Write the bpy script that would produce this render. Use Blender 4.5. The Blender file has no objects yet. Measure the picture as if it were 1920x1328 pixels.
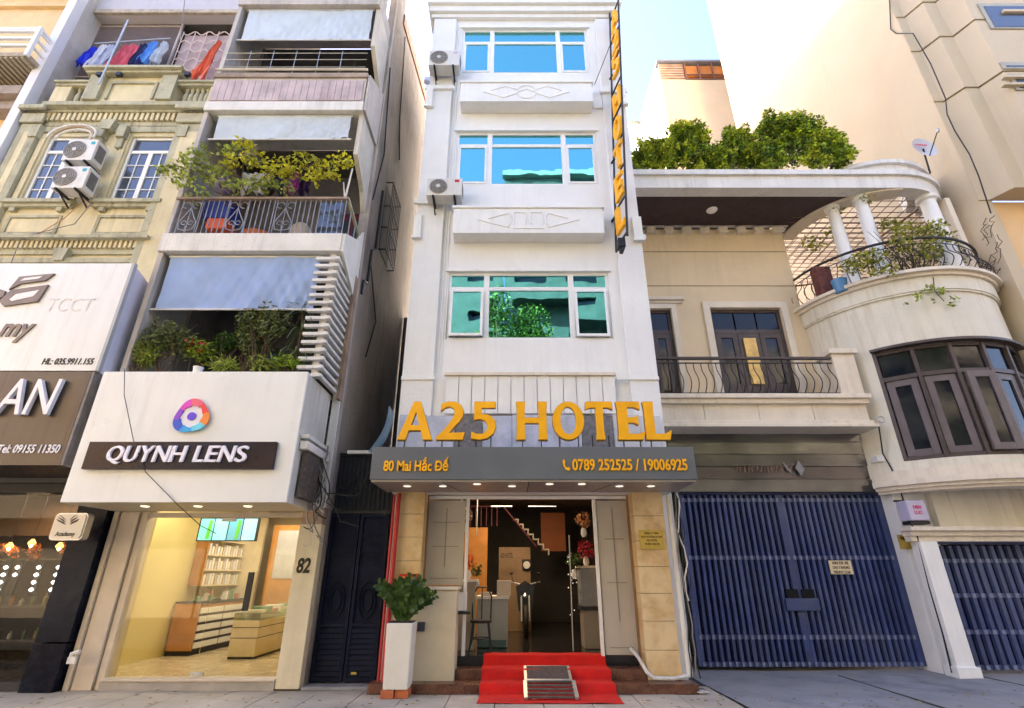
import bpy, bmesh, math, random
from mathutils import Vector, Matrix
random.seed(7)
R = math.radians
sc = bpy.context.scene
COL = sc.collection
# ------------------------------------------------------------------ camera, sky, sun, exposure
EYE, TH, FPX = 1.5, R(23.4), 960.0
cd = bpy.data.cameras.new('camera'); cam = bpy.data.objects.new('camera', cd); COL.objects.link(cam)
cam.location = (0, 0, EYE); cam.rotation_euler = (R(90) + TH, 0, 0)
cd.sensor_width = 36; cd.lens = 18; cd.clip_start = .05; cd.clip_end = 2000
sc.camera = cam
SUN_EL, SUN_AZ = 30.0, 28.0            # azimuth: degrees the sun stands behind the facade line, on the left
w = bpy.data.worlds.new('World'); sc.world = w; w.use_nodes = True
nt = w.node_tree; bg = nt.nodes['Background']
sky = nt.nodes.new('ShaderNodeTexSky'); sky.sky_type = 'NISHITA'; sky.sun_disc = False
sky.sun_elevation = R(SUN_EL); sky.sun_rotation = R(270 + SUN_AZ)
sky.air_density = 1.0; sky.dust_density = 2.0; sky.ozone_density = 1.4
tn = nt.nodes.new('ShaderNodeMix'); tn.data_type = 'RGBA'; tn.blend_type = 'MULTIPLY'; tn.inputs[0].default_value = 1; tn.inputs[7].default_value = (1.0, .92, 1.06, 1)
nt.links.new(sky.outputs[0], tn.inputs[6]); nt.links.new(tn.outputs[2], bg.inputs[0]); bg.inputs[1].default_value = .115
sl = bpy.data.lights.new('sun', 'SUN'); sl.energy = 5.0; sl.angle = R(.5); sl.color = (1, .93, .82)
sun = bpy.data.objects.new('sun', sl); COL.objects.link(sun)
dv = Vector((-math.cos(R(SUN_EL)) * math.cos(R(SUN_AZ)), math.cos(R(SUN_EL)) * math.sin(R(SUN_AZ)), math.sin(R(SUN_EL))))
sun.rotation_euler = dv.to_track_quat('Z', 'Y').to_euler(); sun.location = dv * 60
vs = sc.view_settings; vs.view_transform = 'Standard'; vs.look = 'None'; vs.exposure = 2.88;
vs.use_white_balance = True; vs.white_balance_temperature = 6850; vs.white_balance_tint = 7
vs.gamma = 1; vs.use_curve_mapping = False

# ------------------------------------------------------------------ measuring helpers: a wall standing Y metres in front of the viewer
def Z(py, Y): return EYE + Y * math.tan(TH + math.atan((664 - py) / FPX))
def X(px, py, Y): return (px - 960) / FPX * (Y * math.cos(TH) + (Z(py, Y) - EYE) * math.sin(TH))

# ------------------------------------------------------------------ objects
ORG = {}
def thing(name, label, cat, loc, group=None):
    o = bpy.data.objects.new(name, None); COL.objects.link(o); o.location = loc; o.empty_display_size = .2
    o['label'] = label; o['category'] = cat
    if group: o['group'] = group
    ORG[o.name] = Vector(loc); return o
def to_mesh(b, name, org=Vector((0, 0, 0)), bev=0, smooth=False):
    me = bpy.data.meshes.new(name)
    me.from_pydata([(v[0] - org[0], v[1] - org[1], v[2] - org[2]) for v in b.v], [], b.f)
    me.validate()
    bm = bmesh.new(); bm.from_mesh(me)
    if bev:
        bmesh.ops.remove_doubles(bm, verts=bm.verts, dist=1e-5)
        ed = [e for e in bm.edges if len(e.link_faces) == 2 and e.calc_face_angle(0) > R(35)]
        bmesh.ops.bevel(bm, geom=ed, offset=bev, segments=2, profile=.6, affect='EDGES', clamp_overlap=True)
    bmesh.ops.recalc_face_normals(bm, faces=bm.faces)
    if smooth:
        for f in bm.faces: f.smooth = True
        for e in bm.edges:
            if len(e.link_faces) == 2 and e.calc_face_angle(0) > R(38): e.smooth = False
    bm.to_mesh(me); bm.free(); return me
def part(name, b, mat, parent, label=None, bev=0, smooth=False, kind=None):
    org = ORG[parent.name]
    me = b if isinstance(b, bpy.types.Mesh) else to_mesh(b, name, org, bev, smooth)
    me.materials.clear()
    for m in (mat if isinstance(mat, (list, tuple)) else [mat]): me.materials.append(m)
    o = bpy.data.objects.new(name, me); COL.objects.link(o); o.parent = parent
    ORG[o.name] = org
    if label: o['label'] = label
    if kind: o['kind'] = kind
    return o
def solo(name, b, mat, label, cat, loc, group=None, bev=0, smooth=False, kind=None):
    me = to_mesh(b, name, Vector(loc), bev, smooth)
    for m in (mat if isinstance(mat, (list, tuple)) else [mat]): me.materials.append(m)
    o = bpy.data.objects.new(name, me); COL.objects.link(o); o.location = loc
    o['label'] = label; o['category'] = cat
    if group: o['group'] = group
    if kind: o['kind'] = kind
    ORG[o.name] = Vector(loc); return o
def boxes(name, mat, parent, lst, label=None, bev=0):
    return [part(name, B().box(*q), mat, parent, label, bev) for q in lst]
def struct(name, b, mat, **k):
    me = to_mesh(b, name, **k); me.materials.append(mat)
    o = bpy.data.objects.new(name, me); COL.objects.link(o); o['kind'] = 'structure'; ORG[o.name] = Vector((0, 0, 0)); return o
def dup(o, parent=None, loc=None, label=None, group=None, rot=None):
    c = o.copy(); COL.objects.link(c); ORG[c.name] = ORG[o.name]
    if parent is not None: c.parent = parent
    if loc is not None: c.location = loc
    if rot is not None: c.rotation_euler = rot
    if label: c['label'] = label
    if group: c['group'] = group
    for ch in list(o.children): dup(ch, c)
    return c
def again(o, off, label=None):          # one more alike part of the same thing, sharing mesh data
    c = o.copy(); COL.objects.link(c); c.location = Vector(o.location) + Vector(off); ORG[c.name] = ORG[o.name]
    if label: c['label'] = label
    return c

class B:
    def __init__(s): s.v = []; s.f = []
    def add(s, vs_, fs):
        n = len(s.v); s.v += [tuple(v) for v in vs_]; s.f += [tuple(i + n for i in f) for f in fs]; return s
    def hexa(s, p): return s.add(p, [(0, 1, 2, 3), (7, 6, 5, 4), (0, 4, 5, 1), (1, 5, 6, 2), (2, 6, 7, 3), (3, 7, 4, 0)])
    def box(s, x0, x1, y0, y1, z0, z1):
        return s.hexa([(x0, y0, z0), (x1, y0, z0), (x1, y1, z0), (x0, y1, z0), (x0, y0, z1), (x1, y0, z1), (x1, y1, z1), (x0, y1, z1)])
    def obox(s, c, sz, rot=(0, 0, 0)):
        m = Matrix.Translation(c) @ Euler(rot).to_matrix().to_4x4(); a, b_, c_ = [q / 2 for q in sz]
        return s.hexa([m @ Vector(p) for p in [(-a, -b_, -c_), (a, -b_, -c_), (a, b_, -c_), (-a, b_, -c_), (-a, -b_, c_), (a, -b_, c_), (a, b_, c_), (-a, b_, c_)]])
    def bar(s, a, b_, w_, h=None):      # square bar between two points
        a = Vector(a); b_ = Vector(b_); h = h or w_; d = (b_ - a)
        u = d.cross(Vector((0, 0, 1)));  u = u.normalized() if u.length > 1e-6 else Vector((1, 0, 0))
        t = u.cross(d).normalized(); u = u * w_ / 2; t = t * h / 2
        return s.hexa([a - u - t, a + u - t, a + u + t, a - u + t, b_ - u - t, b_ + u - t, b_ + u + t, b_ - u + t])
    def tube(s, pts, r, n=6, cap=True):
        pts = [Vector(p) for p in pts]; k = len(pts); base = len(s.v)
        ref = None
        for i, p in enumerate(pts):
            d = (pts[min(i + 1, k - 1)] - pts[max(i - 1, 0)]).normalized()
            if ref is None: ref = d.orthogonal().normalized()
            u = ref - d * ref.dot(d)
            u = u.normalized() if u.length > 1e-4 else d.orthogonal().normalized()
            ref = u; v = d.cross(u); rr = r[i] if isinstance(r, (list, tuple)) else r
            for j in range(n):
                a = 2 * math.pi * j / n; s.v.append(tuple(p + (u * math.cos(a) + v * math.sin(a)) * rr))
        for i in range(k - 1):
            for j in range(n):
                a = base + i * n + j; b_ = base + i * n + (j + 1) % n; s.f.append((a, b_, b_ + n, a + n))
        if cap: s.f.append(tuple(base + j for j in range(n))[::-1]); s.f.append(tuple(base + (k - 1) * n + j for j in range(n)))
        return s
    def lathe(s, prof, c, n=16):        # prof: (radius, z)
        base = len(s.v)
        for r_, z_ in prof:
            for j in range(n): a = 2 * math.pi * j / n; s.v.append((c[0] + r_ * math.cos(a), c[1] + r_ * math.sin(a), c[2] + z_))
        for i in range(len(prof) - 1):
            for j in range(n):
                a = base + i * n + j; b_ = base + i * n + (j + 1) % n; s.f.append((a, b_, b_ + n, a + n))
        s.f.append(tuple(base + j for j in range(n))[::-1]); s.f.append(tuple(base + (len(prof) - 1) * n + j for j in range(n)))
        return s
    def prism(s, poly, a, b_, axis='y'):    # poly in (x,z) for axis y; (y,z) for axis x; (x,y) for axis z
        n = len(poly); f = {'y': lambda p, t: (p[0], t, p[1]), 'x': lambda p, t: (t, p[0], p[1]), 'z': lambda p, t: (p[0], p[1], t)}[axis]
        vs_ = [f(p, a) for p in poly] + [f(p, b_) for p in poly]
        return s.add(vs_, [tuple(range(n)), tuple(range(2 * n - 1, n - 1, -1))] + [(i, (i + 1) % n, (i + 1) % n + n, i + n) for i in range(n)])
    def sheet(s, P, th=.01):            # P: grid of points, thickened along +y
        m, n = len(P), len(P[0]); base = len(s.v)
        for t in (0, th):
            for row in P:
                for p in row: s.v.append((p[0], p[1] + t, p[2]))
        q = lambda t, i, j: base + t * m * n + i * n + j
        for i in range(m - 1):
            for j in range(n - 1):
                s.f.append((q(0, i, j), q(0, i, j + 1), q(0, i + 1, j + 1), q(0, i + 1, j))); s.f.append((q(1, i, j), q(1, i + 1, j), q(1, i + 1, j + 1), q(1, i, j + 1)))
        for i in range(m - 1):
            for j in (0, n - 1): s.f.append((q(0, i, j), q(0, i + 1, j), q(1, i + 1, j), q(1, i, j)))
        for j in range(n - 1):
            for i in (0, m - 1): s.f.append((q(0, i, j), q(0, i, j + 1), q(1, i, j + 1), q(1, i, j)))
        return s
    def leaves(s, c, rad, n, size, rnd=random, narrow=.5, hollow=.0, droop=0):
        for _ in range(n):
            while True:
                p = Vector((rnd.uniform(-1, 1), rnd.uniform(-1, 1), rnd.uniform(-1, 1)))
                if hollow < p.length < 1: break
            p = Vector((c[0] + p.x * rad[0], c[1] + p.y * rad[1], c[2] + p.z * rad[2]))
            d = Vector((rnd.gauss(0, 1), rnd.gauss(0, 1), rnd.gauss(0, .7) - droop)).normalized(); u = d.orthogonal().normalized()
            u = Matrix.Rotation(rnd.uniform(0, 6.28), 3, d) @ u; L = size * rnd.uniform(.6, 1.3); W = L * narrow * .5
            nrm = d.cross(u) * L * .12
            s.add([p, p + d * L * .5 + u * W + nrm, p + d * L, p + d * L * .5 - u * W + nrm], [(0, 1, 2), (0, 2, 3)])
        return s
from mathutils import Euler

def grid_wall(xs, zs, holes, place, cuts=None):     # cells of a wall with openings; place(u, t, v) gives the point
    b = B(); U = sorted(set([xs[0], xs[1]] + [h[0] for h in holes] + [h[1] for h in holes] + list(cuts or [])))
    V = sorted(set([zs[0], zs[1]] + [h[2] for h in holes] + [h[3] for h in holes]))
    U = [u for u in U if xs[0] - 1e-6 <= u <= xs[1] + 1e-6]; V = [v for v in V if zs[0] - 1e-6 <= v <= zs[1] + 1e-6]
    def solid(i, j):
        if i < 0 or j < 0 or i >= len(U) - 1 or j >= len(V) - 1: return False
        u = (U[i] + U[i + 1]) / 2; v = (V[j] + V[j + 1]) / 2
        return not any(h[0] < u < h[1] and h[2] < v < h[3] for h in holes)
    for i in range(len(U) - 1):
        for j in range(len(V) - 1):
            if not solid(i, j): continue
            u0, u1, v0, v1 = U[i], U[i + 1], V[j], V[j + 1]
            q = lambda u, t, v: place(u, t, v)
            b.add([q(u0, 0, v0), q(u1, 0, v0), q(u1, 0, v1), q(u0, 0, v1)], [(0, 1, 2, 3)])
            b.add([q(u0, 1, v0), q(u1, 1, v0), q(u1, 1, v1), q(u0, 1, v1)], [(3, 2, 1, 0)])
            if not solid(i - 1, j): b.add([q(u0, 0, v0), q(u0, 1, v0), q(u0, 1, v1), q(u0, 0, v1)], [(3, 2, 1, 0)])
            if not solid(i + 1, j): b.add([q(u1, 0, v0), q(u1, 1, v0), q(u1, 1, v1), q(u1, 0, v1)], [(0, 1, 2, 3)])
            if not solid(i, j - 1): b.add([q(u0, 0, v0), q(u1, 0, v0), q(u1, 1, v0), q(u0, 1, v0)], [(3, 2, 1, 0)])
            if not solid(i, j + 1): b.add([q(u0, 0, v1), q(u1, 0, v1), q(u1, 1, v1), q(u0, 1, v1)], [(0, 1, 2, 3)])
    bm = bmesh.new(); 
    return b
def wall(x0, x1, z0, z1, Y, th, holes=()):
    return grid_wall((x0, x1), (z0, z1), list(holes), lambda u, t, v: (u, Y + t * th, v))
def moulding(b, x0, x1, zs, Y, back):   # zs: list of (z0, z1, projection)
    for z0, z1, p in zs: b.box(x0 - p * .6, x1 + p * .6, Y - p, back, z0, z1)
    return b

# ------------------------------------------------------------------ materials
MATS = {}
def M(name, col, rough=.65, var=.12, scale=2.5, bump=.15, bscale=40, metal=0, streak=0, dirt=(.12, .09, .06), spec=.4, patch=0, island=0, emit=None, estr=0, alpha=1, coat=0, trans=0, sheen=0, weave=0, col2=None, pv=0):
    if name in MATS: return MATS[name]
    m = bpy.data.materials.new(name); m.use_nodes = True; t = m.node_tree; N = t.nodes; L = t.links
    p = N['Principled BSDF']; p.inputs['Roughness'].default_value = rough; p.inputs['Metallic'].default_value = metal
    p.inputs['Specular IOR Level'].default_value = spec
    if coat: p.inputs['Coat Weight'].default_value = coat; p.inputs['Coat Roughness'].default_value = .1
    geo = N.new('ShaderNodeNewGeometry')
    def noise(sc_, det=5, vec=None, rgh=.6):
        n = N.new('ShaderNodeTexNoise'); n.inputs['Scale'].default_value = sc_; n.inputs['Detail'].default_value = det; n.inputs['Roughness'].default_value = rgh
        L.new(vec or geo.outputs['Position'], n.inputs['Vector']); return n.outputs[0]
    def ramp(src, a, b_, lo=0, hi=1):
        r = N.new('ShaderNodeMapRange'); r.inputs[1].default_value = a; r.inputs[2].default_value = b_; r.inputs[3].default_value = lo; r.inputs[4].default_value = hi
        L.new(src, r.inputs[0]); return r.outputs[0]
    def mix(fac, a, b_, mode='MIX'):
        x = N.new('ShaderNodeMix'); x.data_type = 'RGBA'; x.blend_type = mode
        for sk, val in ((x.inputs[0], fac), (x.inputs[6], a), (x.inputs[7], b_)):
            if hasattr(val, 'links'): L.new(val, sk)
            else: sk.default_value = val if isinstance(val, (int, float)) else (*val, 1)
        return x.outputs[2]
    lo = tuple(c * (1 - var) for c in col); hi = tuple(min(1, c * (1 + var)) for c in col)
    c = mix(ramp(noise(scale), .3, .7), lo, hi) if var else None
    if c is None: c = mix(0.0, col, col)
    if col2: c = mix(ramp(noise(scale * .45, 3), .42, .6), c, col2)
    if island:
        c = mix(ramp(geo.outputs['Random Per Island'], 0, 1), mix(1.0, c, (1 - island,) * 3, 'MULTIPLY'), mix(1.0, c, (1 + island, 1 + island * .9, 1), 'MULTIPLY'))
    if streak:
        mp = N.new('ShaderNodeMapping'); mp.inputs['Scale'].default_value = (5, 5, .35); L.new(geo.outputs['Position'], mp.inputs[0])
        s1 = noise(1.6, 6, mp.outputs[0], .7); s2 = noise(.5, 3)
        mu = N.new('ShaderNodeMath'); mu.operation = 'MULTIPLY'; L.new(ramp(s1, .48, .72), mu.inputs[0]); L.new(ramp(s2, .35, .65), mu.inputs[1])
        m2 = N.new('ShaderNodeMath'); m2.operation = 'MULTIPLY'; m2.inputs[1].default_value = streak; L.new(mu.outputs[0], m2.inputs[0])
        c = mix(m2.outputs[0], c, dirt)
    if patch:
        f = N.new('ShaderNodeMath'); f.operation = 'MULTIPLY'; f.inputs[1].default_value = patch; L.new(ramp(noise(7, 8, None, .75), .56, .72), f.inputs[0])
        c = mix(f.outputs[0], c, dirt)
    if pv:
        oi = N.new('ShaderNodeObjectInfo'); c = mix(ramp(oi.outputs['Random'], 0, 1), mix(1.0, c, (1 - pv,) * 3, 'MULTIPLY'), mix(1.0, c, (1 + pv,) * 3, 'MULTIPLY'))
    L.new(c, p.inputs['Base Color'])
    if rough < .9 and not metal: L.new(ramp(noise(scale * 3), .3, .7, max(.02, rough - .1), min(1, rough + .12)), p.inputs['Roughness'])
    if bump:
        bp = N.new('ShaderNodeBump'); bp.inputs['Strength'].default_value = bump; bp.inputs['Distance'].default_value = .02
        L.new(noise(bscale, 4), bp.inputs['Height']); L.new(bp.outputs[0], p.inputs['Normal'])
    if emit: p.inputs['Emission Color'].default_value = (*emit, 1); p.inputs['Emission Strength'].default_value = estr
    if trans:      # thin leaf or cloth: part of the light goes through
        tr = N.new('ShaderNodeBsdfTranslucent'); mx = N.new('ShaderNodeMixShader'); mx.inputs[0].default_value = trans
        L.new(c, tr.inputs[0]); L.new(p.outputs[0], mx.inputs[1]); L.new(tr.outputs[0], mx.inputs[2]); L.new(mx.outputs[0], N['Material Output'].inputs[0])
    MATS[name] = m; return m
def glass(name, tint=(.9, .95, .95), refl=.12, rough=.02, boost=1.0):
    if name in MATS: return MATS[name]
    m = bpy.data.materials.new(name); m.use_nodes = True; t = m.node_tree; N = t.nodes; L = t.links
    N.remove(N['Principled BSDF']); tr = N.new('ShaderNodeBsdfTransparent'); tr.inputs[0].default_value = (*tint, 1)
    gl = N.new('ShaderNodeBsdfGlossy'); gl.inputs['Roughness'].default_value = rough; gl.inputs[0].default_value = (boost, boost, boost, 1)
    lw = N.new('ShaderNodeLayerWeight'); lw.inputs[0].default_value = .12
    r = N.new('ShaderNodeMapRange'); r.inputs[3].default_value = refl; r.inputs[4].default_value = 1; L.new(lw.outputs['Fresnel'], r.inputs[0])
    mx = N.new('ShaderNodeMixShader'); L.new(r.outputs[0], mx.inputs[0]); L.new(tr.outputs[0], mx.inputs[1]); L.new(gl.outputs[0], mx.inputs[2])
    L.new(mx.outputs[0], N['Material Output'].inputs[0]); MATS[name] = m; return m
def tinted(name, col, metal=.8, rough=.03, wob=.02):
    m = M(name, col, rough=rough, var=.03, bump=0, metal=metal, spec=.8)
    N = m.node_tree.nodes; L = m.node_tree.links; n = N.new('ShaderNodeTexNoise'); n.inputs['Scale'].default_value = .9; n.inputs['Detail'].default_value = 1
    g = N.new('ShaderNodeNewGeometry'); L.new(g.outputs['Position'], n.inputs['Vector'])
    bp = N.new('ShaderNodeBump'); bp.inputs['Strength'].default_value = wob; bp.inputs['Distance'].default_value = .5; L.new(n.outputs[0], bp.inputs['Height']); L.new(bp.outputs[0], N['Principled BSDF'].inputs['Normal'])
    return m
def lamp_mat(name, col, s): return M(name, col, var=0, bump=0, emit=col, estr=s)

white_wall = M('hotel white paint', (.80, .79, .78), .6, .05, 1.2, .25, 22, streak=.16, dirt=(.50, .46, .42), patch=.10)
white_trim = M('white trim paint', (.81, .80, .78), .5, .05, 2, .12, 30, streak=.25, dirt=(.46, .42, .37), patch=.12)
white_frame = M('white window frame', (.82, .82, .82), .35, .03, 4, 0)
old_white = M('weathered white render', (.72, .69, .65), .75, .10, 2, .3, 25, streak=.6, dirt=(.28, .23, .19), patch=.25)
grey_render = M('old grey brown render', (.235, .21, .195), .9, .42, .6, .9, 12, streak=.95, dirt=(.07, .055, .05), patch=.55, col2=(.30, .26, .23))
grey_side = M('grey balcony render', (.50, .45, .41), .85, .18, 1.2, .5, 15, streak=.7, dirt=(.2, .16, .14), patch=.35)
yellow_wall = M('faded yellow render', (.64, .56, .36), .8, .14, 1.6, .35, 20, streak=.65, dirt=(.36, .30, .19), patch=.3)
olive_trim = M('olive yellow stone trim', (.43, .41, .29), .8, .2, 2.2, .5, 22, streak=.9, dirt=(.12, .09, .06), patch=.65)
cream_wall = M('villa cream paint', (.74, .59, .40), .7, .06, 1.2, .15, 25, streak=.35, dirt=(.50, .38, .25))
cream_trim = M('villa pale trim', (.75, .66, .54), .65, .07, 2.2, .15, 25, streak=.5, dirt=(.40, .31, .22), patch=.15)
bay_wall = M('pale bay render', (.72, .67, .56), .7, .08, 1.0, .2, 22, streak=.75, dirt=(.47, .37, .23))
beige_wall = M('beige tower render', (.53, .435, .30), .75, .07, .35, .25, 9, streak=.35, dirt=(.44, .34, .22), patch=.10, col2=(.56, .45, .33))
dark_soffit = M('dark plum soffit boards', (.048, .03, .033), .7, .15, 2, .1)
sign_white = M('white sign panel', (.78, .77, .76), .35, .05, .8, .05, 12, streak=.35, dirt=(.52, .45, .40))
sign_grey = M('slate grey cladding', (.118, .125, .138), .42, .08, 1.3, .04, 14, col2=(.135, .145, .155))
gold = M('gold letter paint', (.98, .44, .008), .4, .1, 4, .05)
gold_side = M('dark gold edge', (.40, .22, .03), .45, .1)
brass = M('brass plate', (.55, .38, .08), .4, .15, 6, .1, metal=.3)
black_metal = M('black wrought iron', (.018, .017, .02), .5, .2, 6, .2)
navy = M('navy gate paint', (.034, .054, .165), .38, .25, 2.2, .25, 26, streak=.2, dirt=(.09, .11, .17), col2=(.055, .075, .17), patch=.45, pv=.18)
navy_dark = M('near black navy steel', (.005, .008, .026), .55, .35, 3, .15, 30, streak=.15, dirt=(.03, .03, .04), spec=.15)
navy_rail = M('navy gate rail worn', (.17, .20, .31), .5, .25, 6, .3, 30, patch=.7, dirt=(.26, .25, .26))
def coated(name, tint, gloss, fac):      # mirror-coated glass: part reflects in its own tint, part lets the room through
    m = bpy.data.materials.new(name); m.use_nodes = True; N = m.node_tree.nodes; L = m.node_tree.links; N.remove(N['Principled BSDF'])
    a = N.new('ShaderNodeBsdfTransparent'); a.inputs[0].default_value = (*tint, 1); g = N.new('ShaderNodeBsdfGlossy'); g.inputs[0].default_value = (*gloss, 1); g.inputs['Roughness'].default_value = .015
    n = N.new('ShaderNodeTexNoise'); n.inputs['Scale'].default_value = 1.3; n.inputs['Detail'].default_value = 2; ge = N.new('ShaderNodeNewGeometry'); L.new(ge.outputs['Position'], n.inputs['Vector'])
    bp = N.new('ShaderNodeBump'); bp.inputs['Strength'].default_value = .012; bp.inputs['Distance'].default_value = .25; L.new(n.outputs[0], bp.inputs['Height']); L.new(bp.outputs[0], g.inputs['Normal'])
    x = N.new('ShaderNodeMixShader'); x.inputs[0].default_value = fac; L.new(a.outputs[0], x.inputs[1]); L.new(g.outputs[0], x.inputs[2]); L.new(x.outputs[0], N['Material Output'].inputs[0]); MATS[name] = m; return m
hotel_glass = coated('teal mirror glass', (.16, .50, .55), (.24, .70, .72), .78)
dark_glass = tinted('dark window glass', (.010, .012, .018), .0, .05, .02); dark_glass.node_tree.nodes['Principled BSDF'].inputs['Specular IOR Level'].default_value = .28
sky_glass = tinted('grey blue window glass', (.09, .11, .15), .35, .04, .03)
shop_glass = glass('clear shop glass', (.97, .97, .94), .015)
night_glass = glass('dim shop glass', (.78, .78, .76), .02, boost=.55)
blue_cloth = M('pale blue awning cloth', (.42, .55, .84), .9, .08, 2.5, .6, 7, trans=.3, streak=.35, dirt=(.5, .5, .55))
white_cloth = M('bleached awning cloth', (.70, .77, .84), .9, .07, 2, .6, 8, trans=.3, streak=.6, dirt=(.52, .52, .55))
red_carpet = M('red carpet', (.60, .012, .008), .95, .2, 3, .8, 60, patch=.25, dirt=(.3, .05, .04))
stone_yellow = M('yellow travertine', (.60, .40, .19), .45, .22, 5, .2, 18, col2=(.72, .54, .30))
stone_brown = M('red brown granite', (.10, .038, .022), .3, .35, 14, .05, col2=(.16, .07, .04))
beige_panel = M('cream marble panel', (.62, .53, .38), .45, .08, 3, .05)
grey_panel = M('taupe door panel', (.50, .455, .40), .5, .08, 2, .05)
concrete = M('driveway concrete', (.23, .225, .24), .85, .38, 1.6, .9, 22, patch=.55, dirt=(.09, .085, .08), col2=(.27, .26, .26))
paving = M('pavement slabs', (.43, .375, .30), .85, .2, 1.1, .5, 18, patch=.3, dirt=(.16, .12, .09))
asphalt = M('asphalt', (.05, .05, .052), .9, .2, 3, .8, 60)
wood = M('orange wood veneer', (.46, .20, .05), .45, .2, 3, .05)
pale_wood = M('pale wood veneer', (.62, .50, .32), .45, .12, 3, .05)
shop_wall = M('warm yellow shop wall', (.58, .47, .19), .6, .04, .5, 0)
shop_floor = M('polished shop floor', (.46, .36, .22), .25, .06, 1, 0)
leaf_dark = M('glossy dark leaf', (.05, .105, .025), .4, .3, 4, 0, island=.5, trans=.25)
leaf_mid = M('hedge leaf', (.22, .31, .028), .5, .5, 2.5, 0, island=.75, trans=.3)
leaf_yellow = M('yellow vine leaf', (.50, .47, .035), .5, .3, 2.5, 0, island=.45, trans=.35)
leaf_lime = M('lime vine leaf', (.34, .40, .10), .5, .35, 2.5, 0, island=.55, trans=.35)
leaf_grey = M('dusty dark leaf', (.13, .16, .07), .55, .4, 4, 0, island=.7, trans=.2)
bark = M('brown stem', (.10, .065, .04), .9, .3, 8, .4)
ac_white = M('air conditioner casing', (.66, .64, .60), .45, .06, 3, .03, streak=.35, dirt=(.35, .3, .25))
ac_grille = M('air conditioner grille', (.16, .15, .14), .6, .15, 6, .1)
steel = M('galvanised steel', (.42, .43, .44), .4, .15, 5, .1, metal=.6)
red_paint = M('red pipe paint', (.45, .02, .02), .45, .15)
brown_frame = M('brown timber frame', (.075, .055, .052), .45, .18, 5, .1)
terracotta = M('terracotta', (.46, .13, .05), .8, .2, 5, .2)
cable_black = M('black cable', (.02, .02, .02), .6, .1, 4, 0)
cable_grey = M('grey cable', (.22, .2, .19), .6, .1, 4, 0)
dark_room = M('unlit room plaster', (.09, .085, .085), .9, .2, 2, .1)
# ------------------------------------------------------------------ lettering
def curve_solid(contours, ext):
    cu = bpy.data.curves.new('glyph', 'CURVE'); cu.dimensions = '2D'; cu.fill_mode = 'BOTH'; cu.extrude = ext / 2
    for c in contours:
        sp = cu.splines.new('POLY'); sp.points.add(len(c) - 1); sp.use_cyclic_u = True
        for q, p in zip(sp.points, c): q.co = (p[0], p[1], 0, 1)
    return _flat(cu)
def _flat(cu):
    o = bpy.data.objects.new('glyph', cu); COL.objects.link(o); me = bpy.data.meshes.new_from_object(o)
    v = [tuple(x.co) for x in me.vertices]; f = [tuple(p.vertices) for p in me.polygons]
    bpy.data.objects.remove(o); bpy.data.meshes.remove(me); bpy.data.curves.remove(cu)
    return v, f
def text_solid(s, ext=.01, offset=0.0, shear=0.0, space=1.0):
    cu = bpy.data.curves.new('words', 'FONT'); cu.body = s; cu.extrude = ext / 2; cu.offset = offset; cu.shear = shear; cu.space_character = space; cu.resolution_u = 4
    return _flat(cu)
def fit(vf, x0, x1, z0, z1, Y, wall_x=None, keep=None):      # stands the flat letters up in a box; wall_x: on a wall facing -x, running towards the viewer
    v, f = vf; a = min(p[0] for p in v); b_ = max(p[0] for p in v); c = min(p[1] for p in v); d = max(p[1] for p in v)
    g = B(); out = []
    for p in v:
        u = (p[0] - a) / (b_ - a); t = (p[1] - c) / (d - c)
        if wall_x is None: out.append((x0 + u * (x1 - x0), Y - p[2], z0 + t * (z1 - z0)))
        else: out.append((wall_x - p[2], x0 + u * (x1 - x0), z0 + t * (z1 - z0)))
    g.add(out, f); return g
def islands(g):
    n = len(g.v); par = list(range(n))
    key = {}
    for i, v in enumerate(g.v):
        k = (round(v[0], 4), round(v[1], 4), round(v[2], 4))
        if k in key: par[i] = key[k]
        else: key[k] = i
    def find(a):
        while par[a] != a: par[a] = par[par[a]]; a = par[a]
        return a
    for f in g.f:
        r0 = find(f[0])
        for q in f[1:]: par[find(q)] = r0
    gr = {}
    for f in g.f: gr.setdefault(find(f[0]), []).append(f)
    out = []
    for fs in gr.values():
        ids = sorted({i for f in fs for i in f}); mp = {i: k for k, i in enumerate(ids)}
        h = B(); h.add([g.v[i] for i in ids], [tuple(mp[i] for i in f) for f in fs]); out.append(h)
    out.sort(key=lambda h: min(v[0] + v[1] * .001 for v in h.v)); return out
def ell(cx, cy, rx, ry, n=28): return [(cx + rx * math.cos(2 * math.pi * i / n), cy + ry * math.sin(2 * math.pi * i / n)) for i in range(n)]
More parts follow.
